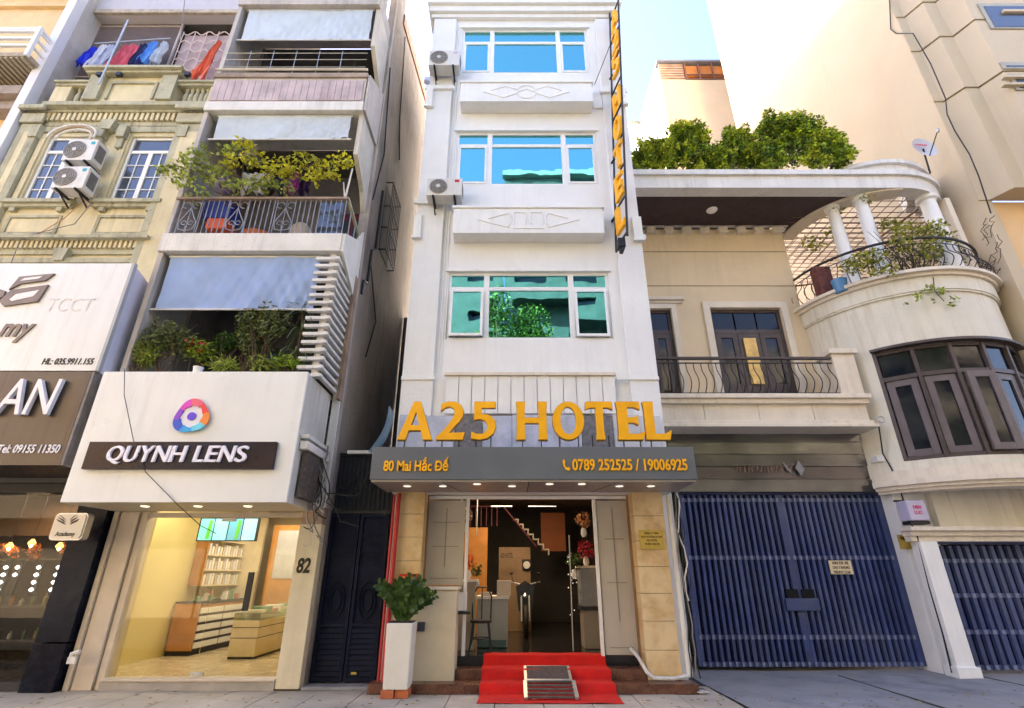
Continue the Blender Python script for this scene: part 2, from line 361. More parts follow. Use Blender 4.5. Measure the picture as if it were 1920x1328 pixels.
GLY = {
 'A': [[(0, 0), (.41, 1), (.60, 1), (1, 0), (.74, 0), (.66, .24), (.31, .24), (.23, 0)], [(.36, .37), (.61, .37), (.49, .74)]],
 '2': [[(0, 0), (.80, 0), (.85, .19), (.37, .17), (.52, .33), (.68, .48), (.78, .63), (.79, .78), (.70, .92), (.52, 1), (.3, 1), (.11, .94), (.09, .75), (.22, .84), (.36, .87), (.48, .82), (.53, .70), (.48, .57), (.36, .41), (.2, .23), (0, .07)]],
 '5': [[(.02, .01), (.3, -.02), (.54, .02), (.72, .14), (.80, .32), (.76, .5), (.62, .62), (.44, .66), (.33, .65), (.33, .83), (.77, .83), (.77, 1), (.1, 1), (.1, .5), (.3, .53), (.44, .49), (.54, .36), (.51, .22), (.38, .13), (.2, .13), (.03, .19)]],
 'H': [[(0, 0), (.28, 0), (.26, .2), (.26, .43), (.68, .43), (.68, .2), (.66, 0), (.94, 0), (.92, .2), (.92, .8), (.94, 1), (.66, 1), (.68, .8), (.68, .57), (.26, .57), (.26, .8), (.28, 1), (0, 1), (.02, .8), (.02, .2)]],
 'O': [ell(.5, .5, .5, .53), ell(.5, .5, .25, .39)],
 'T': [[(.34, 0), (.66, 0), (.63, .2), (.63, .84), (.82, .84), (1, .79), (.98, 1), (.02, 1), (0, .79), (.18, .84), (.37, .84), (.37, .2)]],
 'E': [[(0, 0), (.72, 0), (.80, .22), (.6, .15), (.31, .15), (.31, .44), (.5, .44), (.62, .38), (.62, .64), (.5, .58), (.31, .58), (.31, .85), (.52, .85), (.70, .79), (.68, 1), (0, 1), (.03, .8), (.03, .2)]],
 'L': [[(0, 0), (.76, 0), (.84, .25), (.62, .15), (.31, .15), (.31, .8), (.33, 1), (0, 1), (.03, .8), (.03, .2)]]}

# ------------------------------------------------------------------ ground
def ground_sheet():
    b = B(); b.add([(-300, -300, -.012), (300, -300, -.012), (300, 400, -.012), (-300, 400, -.012)], [(0, 1, 2, 3)]); return b
struct('ground', ground_sheet(), asphalt)
b = B(); b.add([(-40, -6.0, -.006), (40, -6.0, -.006), (40, 4.2, -.006), (-40, 4.2, -.006)], [(0, 1, 2, 3)]); struct('road', b, asphalt)
# pavement before the left row and hotel: slabs with recessed joints; driveway: cast concrete before the villa
pv = struct('pavement', B().box(-40, 2.9, 4.2, 8.95, -.06, -.012), M('pavement joint mortar', (.26, .225, .18), .95, .2, 3, .5))
slab = None; k = 0
for i in range(24):
    for j in range(5):
        x = -12.0 + i * .62; y = 8.9 - (j + 1) * .62; dz = random.uniform(-.003, .003)
        if slab is None:
            bb = B().box(x + .005, x + .613, y + .005, y + .616, -.055, 0); slab = part('paving_slab', bb, paving, pv, bev=.004)
            sx, sy = x, y
        else: again(slab, (x - sx, y - sy, dz))
P = B(); nx, ny = 44, 26
for j in range(ny + 1):
    for i in range(nx + 1):
        x = 2.9 + 14 * i / nx; y = 4.2 + 8 * j / ny
        P.v.append((x, y, .012 * math.sin(x * 1.7) * math.cos(y * 2.1) + random.uniform(-.004, .004) + .006))
for j in range(ny):
    for i in range(nx):
        a = j * (nx + 1) + i; P.f.append((a, a + 1, a + nx + 2, a + nx + 1))
struct('driveway', P, concrete, smooth=True)
b = B()
for x in (5.3, 7.55): b.box(x - .012, x + .012, 4.3, 9.7, .0, .016)
part('joint', b, M('dark joint', (.05, .045, .04), .95, .2), bpy.data.objects['driveway'], kind='stuff')

# ------------------------------------------------------------------ the hotel
HY = 8.7
hx0, hx1 = -1.98, 2.63
hotel = thing('hotel', 'tall narrow white hotel with teal windows and gold letters over its door', 'hotel building', (.3, HY, 0))
W1 = (-1.25, 1.9, Z(637, HY), Z(511, HY)); W2 = (-1.25, 1.9, Z(347, HY), Z(248, HY)); W3 = (-1.25, 1.9, Z(137, HY), Z(55, HY))
TOP = 14.95
part('wall', wall(hx0, hx1, 2.75, TOP, HY, .22, [W1, W2, W3]), white_wall, hotel)
b = B().prism([(8.92, 0), (23, 0), (23, 25.9), (14, 23.0), (9.3, 21.6), (9.3, TOP), (8.92, TOP)], hx1 - .22, hx1, 'x'); part('side_wall', b, white_wall, hotel, 'right side wall of the hotel, its unseen top shaped to cast a shadow')  # top out of view, sloped to shape the shadow on the beige tower
b = B().prism([(8.92, 0), (23, 0), (23, 25.9), (14, 23.0), (9.3, 21.6), (9.3, TOP), (8.92, TOP)], hx0, hx0 + .22, 'x'); part('side_wall', b, old_white, hotel, 'left side wall of the hotel along the alley')  # same unseen shadow-shaping top as the right wall
part('roof', B().prism([(9.3, 21.4), (14, 22.8), (23, 25.7), (23, 25.5), (14, 22.6), (9.3, 21.2)], hx0 + .22, hx1 - .22, 'x'), grey_side, hotel)  # unseen roof, added rising to the rear to slant its cast shadow
part('upper_storey', wall(hx0 + .22, hx1 - .22, TOP, 20.4, 9.3, .2, [(-1.1, 1.8, 15.9, 17.2)]), white_wall, hotel)
part('back_wall', B().box(hx0 + .22, hx1 - .22, 20.8, 21, 0, 22.4), dark_room, hotel)
for z in (3.55, 8.9 - .6, 12.4, TOP): part('floor_slab', B().box(hx0 + .22, hx1 - .22, 8.92, 20.8, z - .12, z), dark_room, hotel)
for z0, z1 in ((3.6, 8.2), (8.35, 12.2), (12.45, 14.8)): part('room_wall', B().box(hx0 + .3, hx1 - .3, 10.6, 10.7, z0, z1), dark_room, hotel)
boxes('pilaster_strip', white_wall, hotel, [(a, c, HY - .07, HY - .003, 2.76, TOP - .35) for a, c in ((hx0 - .004, -1.42), (2.12, hx1 + .004))], bev=.01)
for (z, xa, xb) in ((Z(172, HY), hx0 - .07, -1.36), (Z(385, HY), hx0 - .07, -1.36), (Z(178, HY), 2.06, hx1 + .07), (Z(452, HY), 2.5, hx1 + .08)):
    part('pilaster_cap', B().box(xa, xb, HY - .13, HY - .075, z - .05, z + .07), white_trim, hotel, bev=.008)
for (xa, xb, za) in ((hx0 - .03, hx0 + .13, Z(206, HY)), (hx0 - .03, hx0 + .12, Z(450, HY)), (hx1 - .13, hx1 + .03, Z(203, HY)), (hx1 - .16, hx1 + .03, Z(455, HY))):
    part('bracket', B().box(xa, xb, HY - .14, HY - .072, za, za + .55).box(xa - .02, xb + .02, HY - .16, HY - .0725, za - .05, za + .003), white_trim, hotel, bev=.008)
b = moulding(B(), hx0 - .02, hx1 + .02, [(14.62, 14.75, .10), (14.752, 14.95, .18), (14.952, 15.25, .26)], HY, HY + .6); part('cornice', b, white_trim, hotel, bev=.012)
b = B().box(-1.15, 1.75, HY + .18, HY + .22, 15.26, 15.9); part('parapet', b, beige_panel, hotel)
def hotel_window(w_, ztr, casement, teal):
    x0, x1, z0, z1 = w_; Yf = HY + .03; m1, m2 = -.50, 1.16; t = .055
    f = B(); f.box(x0, x1, Yf, Yf + .07, z0, z0 + t); f.box(x0, x1, Yf, Yf + .07, z1 - t, z1)
    for x in (x0, x1 - t): f.box(x, x + t, Yf, Yf + .07, z0 + t, z1 - t)
    for x in (m1, m2): f.box(x - .055, x + .055, Yf - .004, Yf + .07, z0 + t, z1 - t)
    xs = [(x0 + t, m1 - .055), (m1 + .055, m2 - .055), (m2 + .055, x1 - t)]
    for a, c in xs: f.box(a, c, Yf + .003, Yf + .066, ztr - .04, ztr + .04)
    o = part('window', f, white_frame, hotel, bev=.006)
    for a, c in xs: part('pane', B().box(a - .01, c + .01, Yf + .03, Yf + .042, ztr + .03, z1 - t + .01), teal, o)
    for n_, (a, c) in enumerate(xs):
        zt = ztr - .04
        if n_ == 1:
            part('pane', B().box(a - .01, c + .01, Yf + .03, Yf + .042, z0 + t - .01, zt + .01), teal, o); continue
        ang = R(-3.5 if n_ == 0 else 2.2) if casement else 0; hx, hz = (a + c) / 2, zt
        def T(x, y, z):
            if not casement: return (x, y, z)
            q = Matrix.Rotation(ang if n_ == 0 else -abs(ang), 3, 'X') @ Vector((0, y - Yf, z - hz)); return (x, Yf - .02 + q.y, hz + q.z)
        def tb(B_, *s):
            n0 = len(B_.v); B_.box(*s); B_.v[n0:] = [T(*v) for v in B_.v[n0:]]
        s = B(); e = .05
        tb(s, a, c, Yf - .02, Yf + .02, z0 + t, z0 + t + e); tb(s, a, c, Yf - .02, Yf + .02, zt - e, zt)
        tb(s, a, a + e, Yf - .02, Yf + .02, z0 + t + e, zt - e); tb(s, c - e, c, Yf - .02, Yf + .02, z0 + t + e, zt - e)
        part('sash', s, white_frame, o, bev=.004)
        g = B(); tb(g, a + e - .01, c - e + .01, Yf, Yf + .008, z0 + t + e - .01, zt - e + .01); part('pane', g, teal, o)
    return o
hotel_window(W1, Z(540, HY), True, hotel_glass); hotel_window(W2, Z(271, HY), False, hotel_glass); hotel_window(W3, Z(78, HY), False, hotel_glass)
rn_ = random.Random(12)
for w_, segs in ((W1, ((-1.2, -.62), (-.1, 1.1), (1.25, 1.85))), (W2, ((-1.2, -.95), (-.5, 0.1), (1.0, 1.85))), (W3, ((-1.2, -.9), (-.5, .35), (1.3, 1.85)))):
    for a, c in segs:
        n_ = int((c - a) * 46); P_ = [[(a + (c - a) * j / n_, HY + .30 + .03 * math.sin((a + (c - a) * j / n_) * 52 + q) + .012 * math.sin(j * 1.7), w_[3] - .05 - (w_[3] - w_[2] - .06) * q / 3) for j in range(n_ + 1)] for q in range(4)]
        part('curtain', B().sheet(P_, .006), M('pale blue curtain', (.55, .62, .72), .9, .08, 3, .2, 20), hotel, smooth=True)
for w_ in (W1, W2, W3):
    part('lintel', B().box(w_[0] - .06, w_[1] + .06, HY - .05, HY - .002, w_[3] + .002, w_[3] + .07), white_trim, hotel, bev=.006)
# bay boxes with raised line ornament
def bay(z0, z1, kind):
    x0, x1, Yb = -1.18, 1.84, 8.36
    o = part('bay_box', B().box(x0, x1, Yb, HY - .002, z0, z1).box(x0 - .03, x1 + .03, Yb - .03, HY - .074, z1 + .001, z1 + .06), white_trim, hotel, 'projecting box with %s in relief' % ('linked diamonds and a circle' if kind else 'arrows and little frames'), bev=.01)
    zc = (z0 + z1) / 2; h = (z1 - z0) * .32; cx = (x0 + x1) / 2; y = Yb - .006; b = B(); r = .012
    if kind:
        for s in (-1, 1):
            for a in (0, 1): b.tube([(cx + s * (.98 - .22 * a), y, zc + (0 if not a else .0)), (cx + s * .52, y, zc + h * (1 if a == 0 else .0) * -1 + (h * .0)), (cx + s * .2, y, zc - h * .15)] if a == 0 else [(cx + s * .80, y, zc + h * .25), (cx + s * .48, y, zc + h), (cx + s * .18, y, zc + h * .3)], r, 5)
        b.tube([(cx + .22 * math.cos(a_ * math.pi / 12), y, zc + h * 1.1 * math.sin(a_ * math.pi / 12)) for a_ in range(0, 25)], r, 5)
        b.tube([(cx - .22, y, zc - h * .1), (cx, y, zc + h * .5), (cx + .22, y, zc - h * .1)], r, 5)
    else:
        for s in (-1, 1):
            b.tube([(cx + s * .38, y, zc - h * .9), (cx + s * 1.02, y, zc + h * .1)], r, 5); b.tube([(cx + s * .42, y, zc + h * .9), (cx + s * .80, y, zc + h * .25)], r, 5)
            b.tube([(cx + s * .40, y, zc + h), (cx + s * .34, y, zc + h * .4), (cx + s * .36, y, zc - h * .4), (cx + s * .44, y, zc - h * .8)], r, 5)
        for s in (-.17, .17): b.tube([(cx + s - .12, y, zc - h * .5), (cx + s - .12, y, zc + h), (cx + s + .12, y, zc + h), (cx + s + .12, y, zc - h * .5)], r, 5)
        b.tube([(cx - .3, y, zc - h), (cx + .3, y, zc - h)], r, 5)
    part('ornament', b, white_wall, o)
bay(Z(437, 8.36), Z(391, 8.36), 0); bay(Z(190, 8.36), Z(156, 8.36), 1)
part('side_panel', B().box(1.9, 2.11, HY - .05, HY - .002, Z(205, HY), Z(168, HY)), white_trim, hotel, bev=.006)
# band of upright white boards above the canopy
zb0, zb1 = Z(776, 8.6), Z(706, 8.6); bx0, bx1 = X(835, 740, 8.6), X(1155, 740, 8.6)
n = 13; wd = (bx1 - bx0) / n; first = None
for i in range(n):
    if first is None: first = part('board', B().box(bx0 + .006, bx0 + wd - .006, 8.585, 8.628, zb0, zb1), white_trim, hotel, bev=.004)
    else: again(first, (wd * i, random.uniform(-.004, .004), 0))
part('ledge', B().box(bx0 - .03, bx1 + .02, 8.54, 8.629, zb1 + .004, zb1 + .06), cream_trim, hotel, bev=.006)
boxes('ledge', white_trim, hotel, [(hx0 - .01, bx0 - .2, 8.60, 8.629, Z(712, 8.6), Z(705, 8.6)), (bx1 + .03, hx1 + .01, 8.60, 8.629, Z(712, 8.6), Z(706, 8.6))], bev=.005)
# grey sheets standing behind the letters
sheetm = [M('pale blue grey plastic sheet', (.55, .58, .70), .3, .2, 3, .5, 30, streak=.4, dirt=(.8, .8, .82)), M('dark mesh sheet', (.20, .19, .19), .6, .35, 14, .8, 60), M('milky plastic sheet', (.62, .62, .64), .3, .12, 2, .3, 20)]
xs = [X(a, 800, 8.55) for a in (748, 800, 852, 905, 960, 1010, 1050, 1090, 1150, 1200, 1240)]
for i in range(10):
    mt = sheetm[{2: 1, 7: 1, 8: 2, 9: 2}.get(i, 0)]
    part('backing_sheet', B().box(xs[i] + .004, xs[i + 1] - .004, 8.54 + .012 * (i % 2), 8.57 + .012 * (i % 2), 3.285, Z(778, 8.55) - (.02 if i % 2 else 0)), mt, hotel)
# curled end sheet at the left
P = [[(hx0 - .03 - .25 * (1 - math.sin(t * 1.57)) ** 1.4, 8.0 + .12 * s_, 3.3 + .75 * t) for s_ in (0, 1, 2, 3)] for t in [i / 8 for i in range(9)]]
part('curled_sheet', B().sheet(P, .012), M('teal grey bent sheet', (.30, .42, .48), .35, .3, 3, .2), hotel)

# hairline service cables down the left pilaster and small fixings
for k_, x in enumerate((-1.36, -1.30)):
    part('surface_conduit', B().tube([(x, HY - .012, 4.9), (x + .004, HY - .012, 8.0), (x - .003, HY - .012, 11.0), (x, HY - .012, 14.4)], .012, 6), white_trim, hotel, smooth=True)
# ground floor of the hotel: pillars, steps, door surround
def pillar(x0, x1, y0, y1, z0, z1, rows, mat, par, lab=None):
    pr = part('pillar', B().box(x0 + .01, x1 - .01, y0 + .012, y1, z0, z1), M('stone joint', (.30, .22, .13), .9, .2), par, lab)
    h = (z1 - z0) / rows
    for i in range(rows):
        part('tile', B().box(x0, x1, y0, y0 + .02, z0 + i * h + .004, z0 + (i + 1) * h - .004), mat, pr, bev=.003)
        part('tile', B().box(x1 - .012, x1 + .002, y0 + .021, y1, z0 + i * h + .004, z0 + (i + 1) * h - .004), mat, pr)
        part('tile', B().box(x0 - .002, x0 + .012, y0 + .021, y1, z0 + i * h + .004, z0 + (i + 1) * h - .004), mat, pr)
    return pr
pillar(1.96, 2.45, 8.6, 9.0, .12, 2.76, 7, stone_yellow, hotel, 'yellow stone pillar right of the entrance')
pillar(-1.86, -1.42, 8.6, 9.0, 1.36, 2.76, 4, stone_yellow, hotel, 'yellow stone pillar left of the entrance')
part('low_wall', B().box(-1.86, -.83, 8.52, 8.94, .02, 1.30), beige_panel, hotel, bev=.012)
part('low_wall_cap', B().box(-1.88, -.80, 8.49, 8.96, 1.302, 1.345), cream_trim, hotel, bev=.008)
part('step', B().box(-2.0, 2.58, 8.30, 8.62, 0, .125), stone_brown, hotel, 'lower entrance step', bev=.01)
part('step', B().box(-.82, 1.95, 8.62, 8.96, 0, .25), stone_brown, hotel, 'upper entrance step', bev=.01)
part('lobby_floor', B().box(hx0 + .22, hx1 - .22, 8.96, 20.8, 0, .38), M('dark polished lobby floor', (.02, .018, .02), .12, .2, 2, .02), hotel)
dx0, dx1, dz1 = -.72, 1.36, 2.69
fr = B().box(dx0 - .05, dx0, 8.93, 9.02, .38, dz1).box(dx1, dx1 + .05, 8.93, 9.02, .38, dz1).box(-1.42, 1.96, 8.925, 9.02, dz1 + .001, dz1 + .05)
part('door_frame', fr, white_frame, hotel, bev=.006)
def door_panel(x0, x1, z0, z1, lab):
    o = part('door_panel', B().box(x0, x1, 8.97, 9.02, z0, z1), grey_panel, hotel, lab, bev=.004)
    cx = (x0 + x1) / 2; h = z1 - z0; b = B()
    b.bar((cx, 8.966, z1 - .12), (cx, 8.966, z0 + h * .2), .014); 
    for t in (.30, .62): b.bar((x0 + .09, 8.965, z1 - h * t * .9), (x1 - .09, 8.965, z1 - h * t * .9), .014)
    b.bar((x0 + .07, 8.966, z0 + .1), (x1 - .07, 8.966, z0 + .1), .012)
    part('moulding', b, M('taupe trim', (.30, .26, .21), .5), o)
door_panel(-1.40, -.79, 1.36, dz1 - .02, 'upper taupe panel left of the doorway'); door_panel(1.43, 1.93, .39, dz1 - .02, 'full height taupe panel right of the doorway')
part('door_head', B().box(hx0 + .2, hx1 - .2, 9.03, 9.1, 2.745, 3.5), grey_panel, hotel)
boxes('door_side', M('brown edge stone', (.28, .17, .08), .5, .2), hotel, [(1.93, 2.0, 8.9, 9.02, .12, 2.75), (-1.42, -1.40, 8.9, 9.02, 1.35, 2.75)])

# canopy
cy0, cz0, cz1 = 7.55, 2.75, Z(838, 7.55); cx0, cx1 = X(696, 870, cy0), X(1304, 870, cy0)
can = part('canopy', B().box(cx0, cx1, cy0, 8.53, cz0 + .03, cz1), sign_grey, hotel, bev=.008)
part('canopy_soffit', B().box(cx0 + .02, cx1 - .02, cy0 + .02, 8.59, cz0 + .001, cz0 + .028), M('soffit panel', (.33, .29, .26), .35, .1, 2), can)
b = B()
for x0_, x1_ in ((-1.02, -.82), (.24, .24), (1.55, 1.28)): b.hexa([(x0_, cy0 + .03, cz0 - .002), (x0_ + .012, cy0 + .03, cz0 - .002), (x1_ + .012, 8.58, cz0 - .002), (x1_, 8.58, cz0 - .002), (x0_, cy0 + .03, cz0 + .004), (x0_ + .012, cy0 + .03, cz0 + .004), (x1_ + .012, 8.58, cz0 + .004), (x1_, 8.58, cz0 + .004)])
part('soffit_seam', b, cable_black, can)
lampw = lamp_mat('warm downlight', (1, .78, .5), 6); dim = lamp_mat('dim downlight', (1, .9, .8), .13)
for px in (760, 828, 895, 960, 1030, 1090, 1165, 1225):
    y = 7.75 if (px // 10) % 2 else 7.95
    x = X(px, 908, 7.8); part('downlight', B().lathe([(.055, -.008), (.06, 0)], (x, y, cz0 - .001), 14), dim, can)
# writing on the canopy face
def chars(s, gap=.07):      # every letter flattened by itself, so that each outline fills cleanly
    w = 0; v = []; f = []
    for ch in s:
        if ch == ' ': w += .28; continue
        a, b_ = text_solid(ch, .02, .0); x0 = min(p[0] for p in a); n = len(v)
        v += [(p[0] - x0 + w, p[1], p[2]) for p in a]; f += [tuple(i + n for i in q) for q in b_]; w += max(p[0] for p in a) - x0 + gap
    return v, f
def letters_on(par, s, px0, px1, py0, py1, Y, mat, offset=.0, shear=0., ext=.02, split=False, name='lettering', bold=False):
    ym = (py0 + py1) / 2; z0, z1 = Z(py1, Y), Z(py0, Y); g = fit(text_solid(s, ext, offset, shear), X(px0, ym, Y), X(px1, ym, Y), z0, z1, Y - ext / 2 - .001)
    if split:
        for h in islands(g): part('letter', h, mat, par)
    else: part(name, g, mat, par)
letters_on(can, '80 Mai Hắc Dế', 720, 841, 858, 884, cy0, gold, .022)
part('d_bar', B().box(X(815, 872, cy0), X(824, 872, cy0), cy0 - .024, cy0 - .002, Z(875, cy0) - .008, Z(875, cy0) + .008), gold, can)
letters_on(can, '0789 252525 / 19006925', 1073, 1288, 861, 883, cy0, gold, .022)
ph = [(0, .95), (.22, 1), (.34, .72), (.22, .6), (.3, .36), (.55, .2), (.68, .3), (.95, .16), (.85, -.02), (.62, -.05), (.3, .08), (.08, .36), (-.04, .7)]
part('phone_symbol', fit(curve_solid([ph], .02), X(1055, 872, cy0), X(1069, 872, cy0), Z(883, cy0), Z(862, cy0), cy0 - .011), gold, can)

# the large gold letters on their stands, a thing of its own
LY = 7.72; lz0, lz1 = Z(825, LY), Z(754, LY)
ls = thing('hotel_sign', 'gold A25 HOTEL letters standing on top of the grey canopy', 'sign', (.3, LY, cz1))
for ch, a, c in (('A', 748, 812), ('2', 820, 872), ('5', 884, 930), ('H', 968, 1026), ('O', 1036, 1095), ('T', 1099, 1150), ('E', 1157, 1208), ('L', 1208, 1257)):
    x0, x1 = X(a, 790, LY), X(c, 790, LY)
    o = part('letter', fit(curve_solid(GLY[ch], .05), x0, x1, lz0, lz1, LY), gold, ls, 'letter %s' % ch if ch.isalpha() else 'digit %s' % ch, bev=0)
    part('letter_edge', fit(curve_solid(GLY[ch], .05), x0 - .006, x1 + .006, lz0 - .006, lz1 + .006, LY + .052), gold_side, o)
    for t in (.2, .8): part('post', B().box(x0 + (x1 - x0) * t - .008, x0 + (x1 - x0) * t + .008, LY + .03, LY + .05, cz1 + .001, lz0 + .08), black_metal, ls)


# blade sign: gold letters between two black tubes, leaning a little
bs = thing('blade_sign', 'tall narrow blade sign of gold letters edge on at the hotel right corner', 'sign', (2.3, 8.3, 11))
bz0, bz1 = Z(452, 8.3), Z(20, 8.3)
def bxz(z): return 2.08 + (z - bz0) / (bz1 - bz0) * .42
for y in (8.02, 8.56): part('pole', B().tube([(bxz(bz0) + (8.56 - y) * .2, y, bz0 - .08), (bxz(bz1) + (8.56 - y) * .2, y, bz1 + .3)], .024, 8), black_metal, bs)
for z in [bz0 + (bz1 - bz0) * t for t in (0, .13, .25, .37, .5, .62, .75, .87, 1)]: part('crosspiece', B().bar((bxz(z) + .106, 8.03, z), (bxz(z), 8.55, z), .03), black_metal, bs)
txt = 'A25HOTEL'; hh = (bz1 - bz0) / 8.6
for i, ch in enumerate(txt):
    zt = bz1 - hh * (i + (.5 if i > 2 else 0)) - .03; zb = zt - hh * .80; xm = bxz((zt + zb) / 2)
    gq = fit(curve_solid(GLY[ch], .07), 8.49, 8.09, zb + .05, zt, 0, wall_x=xm); gq.v = [(v[0] + (8.56 - v[1]) * .2, v[1], v[2]) for v in gq.v]
    part('letter', gq, gold, bs, ('letter %s' if ch.isalpha() else 'digit %s') % ch)
part('junction_box', B().box(bxz(bz0) - .05, bxz(bz0) + .09, 8.12, 8.3, bz0 - .24, bz0 - .05).box(bxz(bz0) - .02, bxz(bz0) + .05, 8.15, 8.25, bz0 - .34, bz0 - .242), black_metal, bs, bev=.008)
for z in (Z(405, 8.5), Z(298, 8.5), Z(140, 8.5)): part('wall_arm', B().bar((bxz(z), 8.5, z), (bxz(z) - .05, 8.69, z), .04), black_metal, bs)
part('stay_wire', B().tube([(bxz(13.0), 8.05, 13.2), (1.96, 8.62, 12.2)], .009, 5), black_metal, bs)

# carpet, mat, ramp
ca = B(); prof = [(9.3, .392), (8.62, .392), (8.58, .262), (8.32, .262), (8.26, .135), (7.98, .02), (7.74, .008)]
prof = [(9.25, .395), (8.63, .395), (8.60, .262), (8.31, .258), (8.27, .13), (8.02, .118), (7.98, .02), (7.72, .010)]
def carpet():
    b = B(); rows = []
    seq = [(9.25, .386), (8.93, .388), (8.905, .26), (8.61, .257), (8.28, .132 + .125), (8.27, .132)]
    seq = [(9.25, .386), (8.985, .392), (8.955, .388), (8.93, .36), (8.915, .285), (8.895, .266), (8.75, .258), (8.63, .262), (8.60, .256), (8.575, .225), (8.56, .155), (8.53, .138), (8.42, .131), (8.31, .135), (8.285, .128), (8.262, .10), (8.24, .035), (8.19, .014), (8.0, .010), (7.85, .010), (7.74, .008)]
    for k_, (y, z) in enumerate(seq):
        w0 = -.43 - .001 * k_ + random.uniform(-.006, .006); w1 = 1.41 + .001 * k_ + random.uniform(-.006, .006)
        rows.append([(w0 + (w1 - w0) * i / 14 + random.uniform(-.003, .003), y + random.uniform(-.006, .006), z + random.uniform(0, .005) + .004 * math.sin(i * 1.3 + k_ * .9)) for i in range(15)])
    n0 = 0
    for r in rows: b.v += r
    for r in rows: b.v += [(p[0], p[1] + .006, p[2] - .005) for p in r]
    m = len(rows) * 15
    for i in range(len(rows) - 1):
        for j in range(14):
            a = i * 15 + j; b.f.append((a, a + 1, a + 16, a + 15)); b.f.append((m + a, m + a + 15, m + a + 16, m + a + 1))
        for j in (0, 14): a = i * 15 + j; b.f.append((a, a + 15, m + a + 15, m + a))
    for i in (0, len(rows) - 1):
        for j in range(14): a = i * 15 + j; b.f.append((a, a + 1, m + a + 1, m + a))
    return b
solo('carpet', carpet(), red_carpet, 'bright red carpet running down the entrance steps', 'carpet', (.4, 8.4, 0), smooth=True)
t = thing('doormat', 'dark ribbed doormat panel sloping over the red carpet above the metal ramp', 'doormat', (.5, 8.6, .2))
def slope(a, th=0): return [(a[0], a[2], a[4] + th), (a[1], a[2], a[4] + th), (a[1], a[3], a[5] + th), (a[0], a[3], a[5] + th)]
lo_ = slope((.17, .84, 8.33, 8.72, .150, .268)); part('rim', B().hexa(lo_ + [(p[0], p[1], p[2] + .02) for p in lo_]), steel, t, bev=.004)
lo_ = slope((.21, .80, 8.36, 8.69, .181, .281)); part('pile', B().hexa(lo_ + [(p[0], p[1], p[2] + .006) for p in lo_]), M('worn grey pile', (.10, .075, .07), .95, .4, 30, .8, 120), t)
t = thing('ramp', 'small slatted metal ramp lying at the foot of the red carpet', 'ramp', (.5, 8.1, .05))
for x in (.18, .85): part('side_rail', B().bar((x, 8.31, .155), (x, 7.90, .03), .05, .03), steel, t)
for i in range(5):
    q = i / 4; part('slat', B().bar((.205, 8.295 - .37 * q, .155 - .113 * q), (.825, 8.295 - .37 * q, .155 - .113 * q), .045, .02), M('scuffed steel slat', (.14, .125, .12), .4, .3, 8, metal=.5), t)
# ------------------------------------------------------------------ hotel lobby
lob = thing('lobby_fitout', 'dim lobby seen through the doorway with staircase and wood wall', 'interior', (0, 12, .38))
lw_ = M('lobby tan wall', (.24, .16, .10), .7, .15, 2)
part('side_lining', B().box(-1.76, -1.70, 9.3, 15.2, .385, 3.4), lw_, lob); part('side_lining', B().box(2.35, 2.40, 9.3, 15.2, .385, 3.4), lw_, lob)
part('ceiling', B().box(-1.7, 2.35, 9.2, 15.2, 3.2, 3.3), M('lobby ceiling', (.26, .21, .17), .6), lob)
part('rear_wall', B().box(-1.7, 2.35, 15.0, 15.15, .385, 3.2), dark_room, lob)
part('wood_wall', B().box(-1.69, -.55, 12.2, 12.3, .385, 2.5), wood, lob)
part('tan_wall', B().box(-.30, .42, 12.6, 12.7, .385, 2.1), lw_, lob)
part('rust_panel', B().box(.72, 1.32, 13.4, 13.5, 2.05, 2.95), M('rust red panel', (.35, .11, .04), .6), lob)
st = B(); x, z = X(962, 975, 12.4), Z(973, 12.4)
for i in range(7):
    st.box(x, x + .13, 12.4, 12.56, z - .03, z); st.box(x + .10, x + .13, 12.4, 12.56, z - .13, z - .031); x += .115; z -= .108
part('stair', st, M('pale stair edge', (.40, .35, .30), .5), lob)
b = B()
for i in range(9): xx = -1.3 + i * .12; b.tube([(xx, 12.1, 2.52), (xx, 12.1, 2.95)], .01, 5)
b.tube([(-1.35, 12.1, 2.95), (-.2, 12.1, 2.95), (.55, 12.3, 2.1)], .018, 6); part('banister', b, M('maroon banister', (.12, .03, .04), .5), lob)
for n_, (x, y) in enumerate(((-.72, 10.2), (-.62, 10.6), (1.25, 10.2), (1.18, 10.6))): part('downlight', B().lathe([(.05, -.02), (.055, 0)], (x, y, 3.2), 12), lamp_mat('lobby downlight', (1, .8, .5), 3), lob)
for x0, x1 in ((-.45, .0), (.35, .95)): part('light_strip', B().box(x0, x1, 11.4, 11.42, 2.86, 2.875), lamp_mat('cool light strip', (.9, .9, 1), .10), lob)
part('rods', B().tube([(-1.05, 11.0, 2.3), (-1.05, 11.0, 3.2)], .012, 5).tube([(-.72, 11.0, 2.25), (-.72, 11.0, 3.2)], .012, 5), steel, lob)
ll = bpy.data.lights.new('lobby_lamp', 'AREA'); ll.energy = 12; ll.color = (1, .72, .45); ll.size = 1.2
lo = bpy.data.objects.new('lobby_lamp', ll); COL.objects.link(lo); lo.location = (-.1, 10.8, 3.15)
def board_text(par, s, x0, x1, z0, z1, Y, mat, **k): return part('lettering', fit(text_solid(s, .004, k.get('offset', .02)), x0, x1, z0, z1, Y), mat, par)
gx = lambda px, Y: X(px, 1100, Y)
c = thing('reception_counter', 'pale grey reception counter left inside the doorway', 'counter', (gx(925, 10.0), 10.0, .38))
a0, a1 = gx(897, 10.0), gx(952, 10.0)
part('cabinet', B().box(a0, a1, 9.9, 10.5, .385, 1.12), M('grey lacquer', (.34, .36, .35), .4), c, bev=.006); part('worktop', B().box(a0 - .03, a1 + .03, 9.87, 10.5, 1.122, 1.17), white_trim, c, bev=.005)
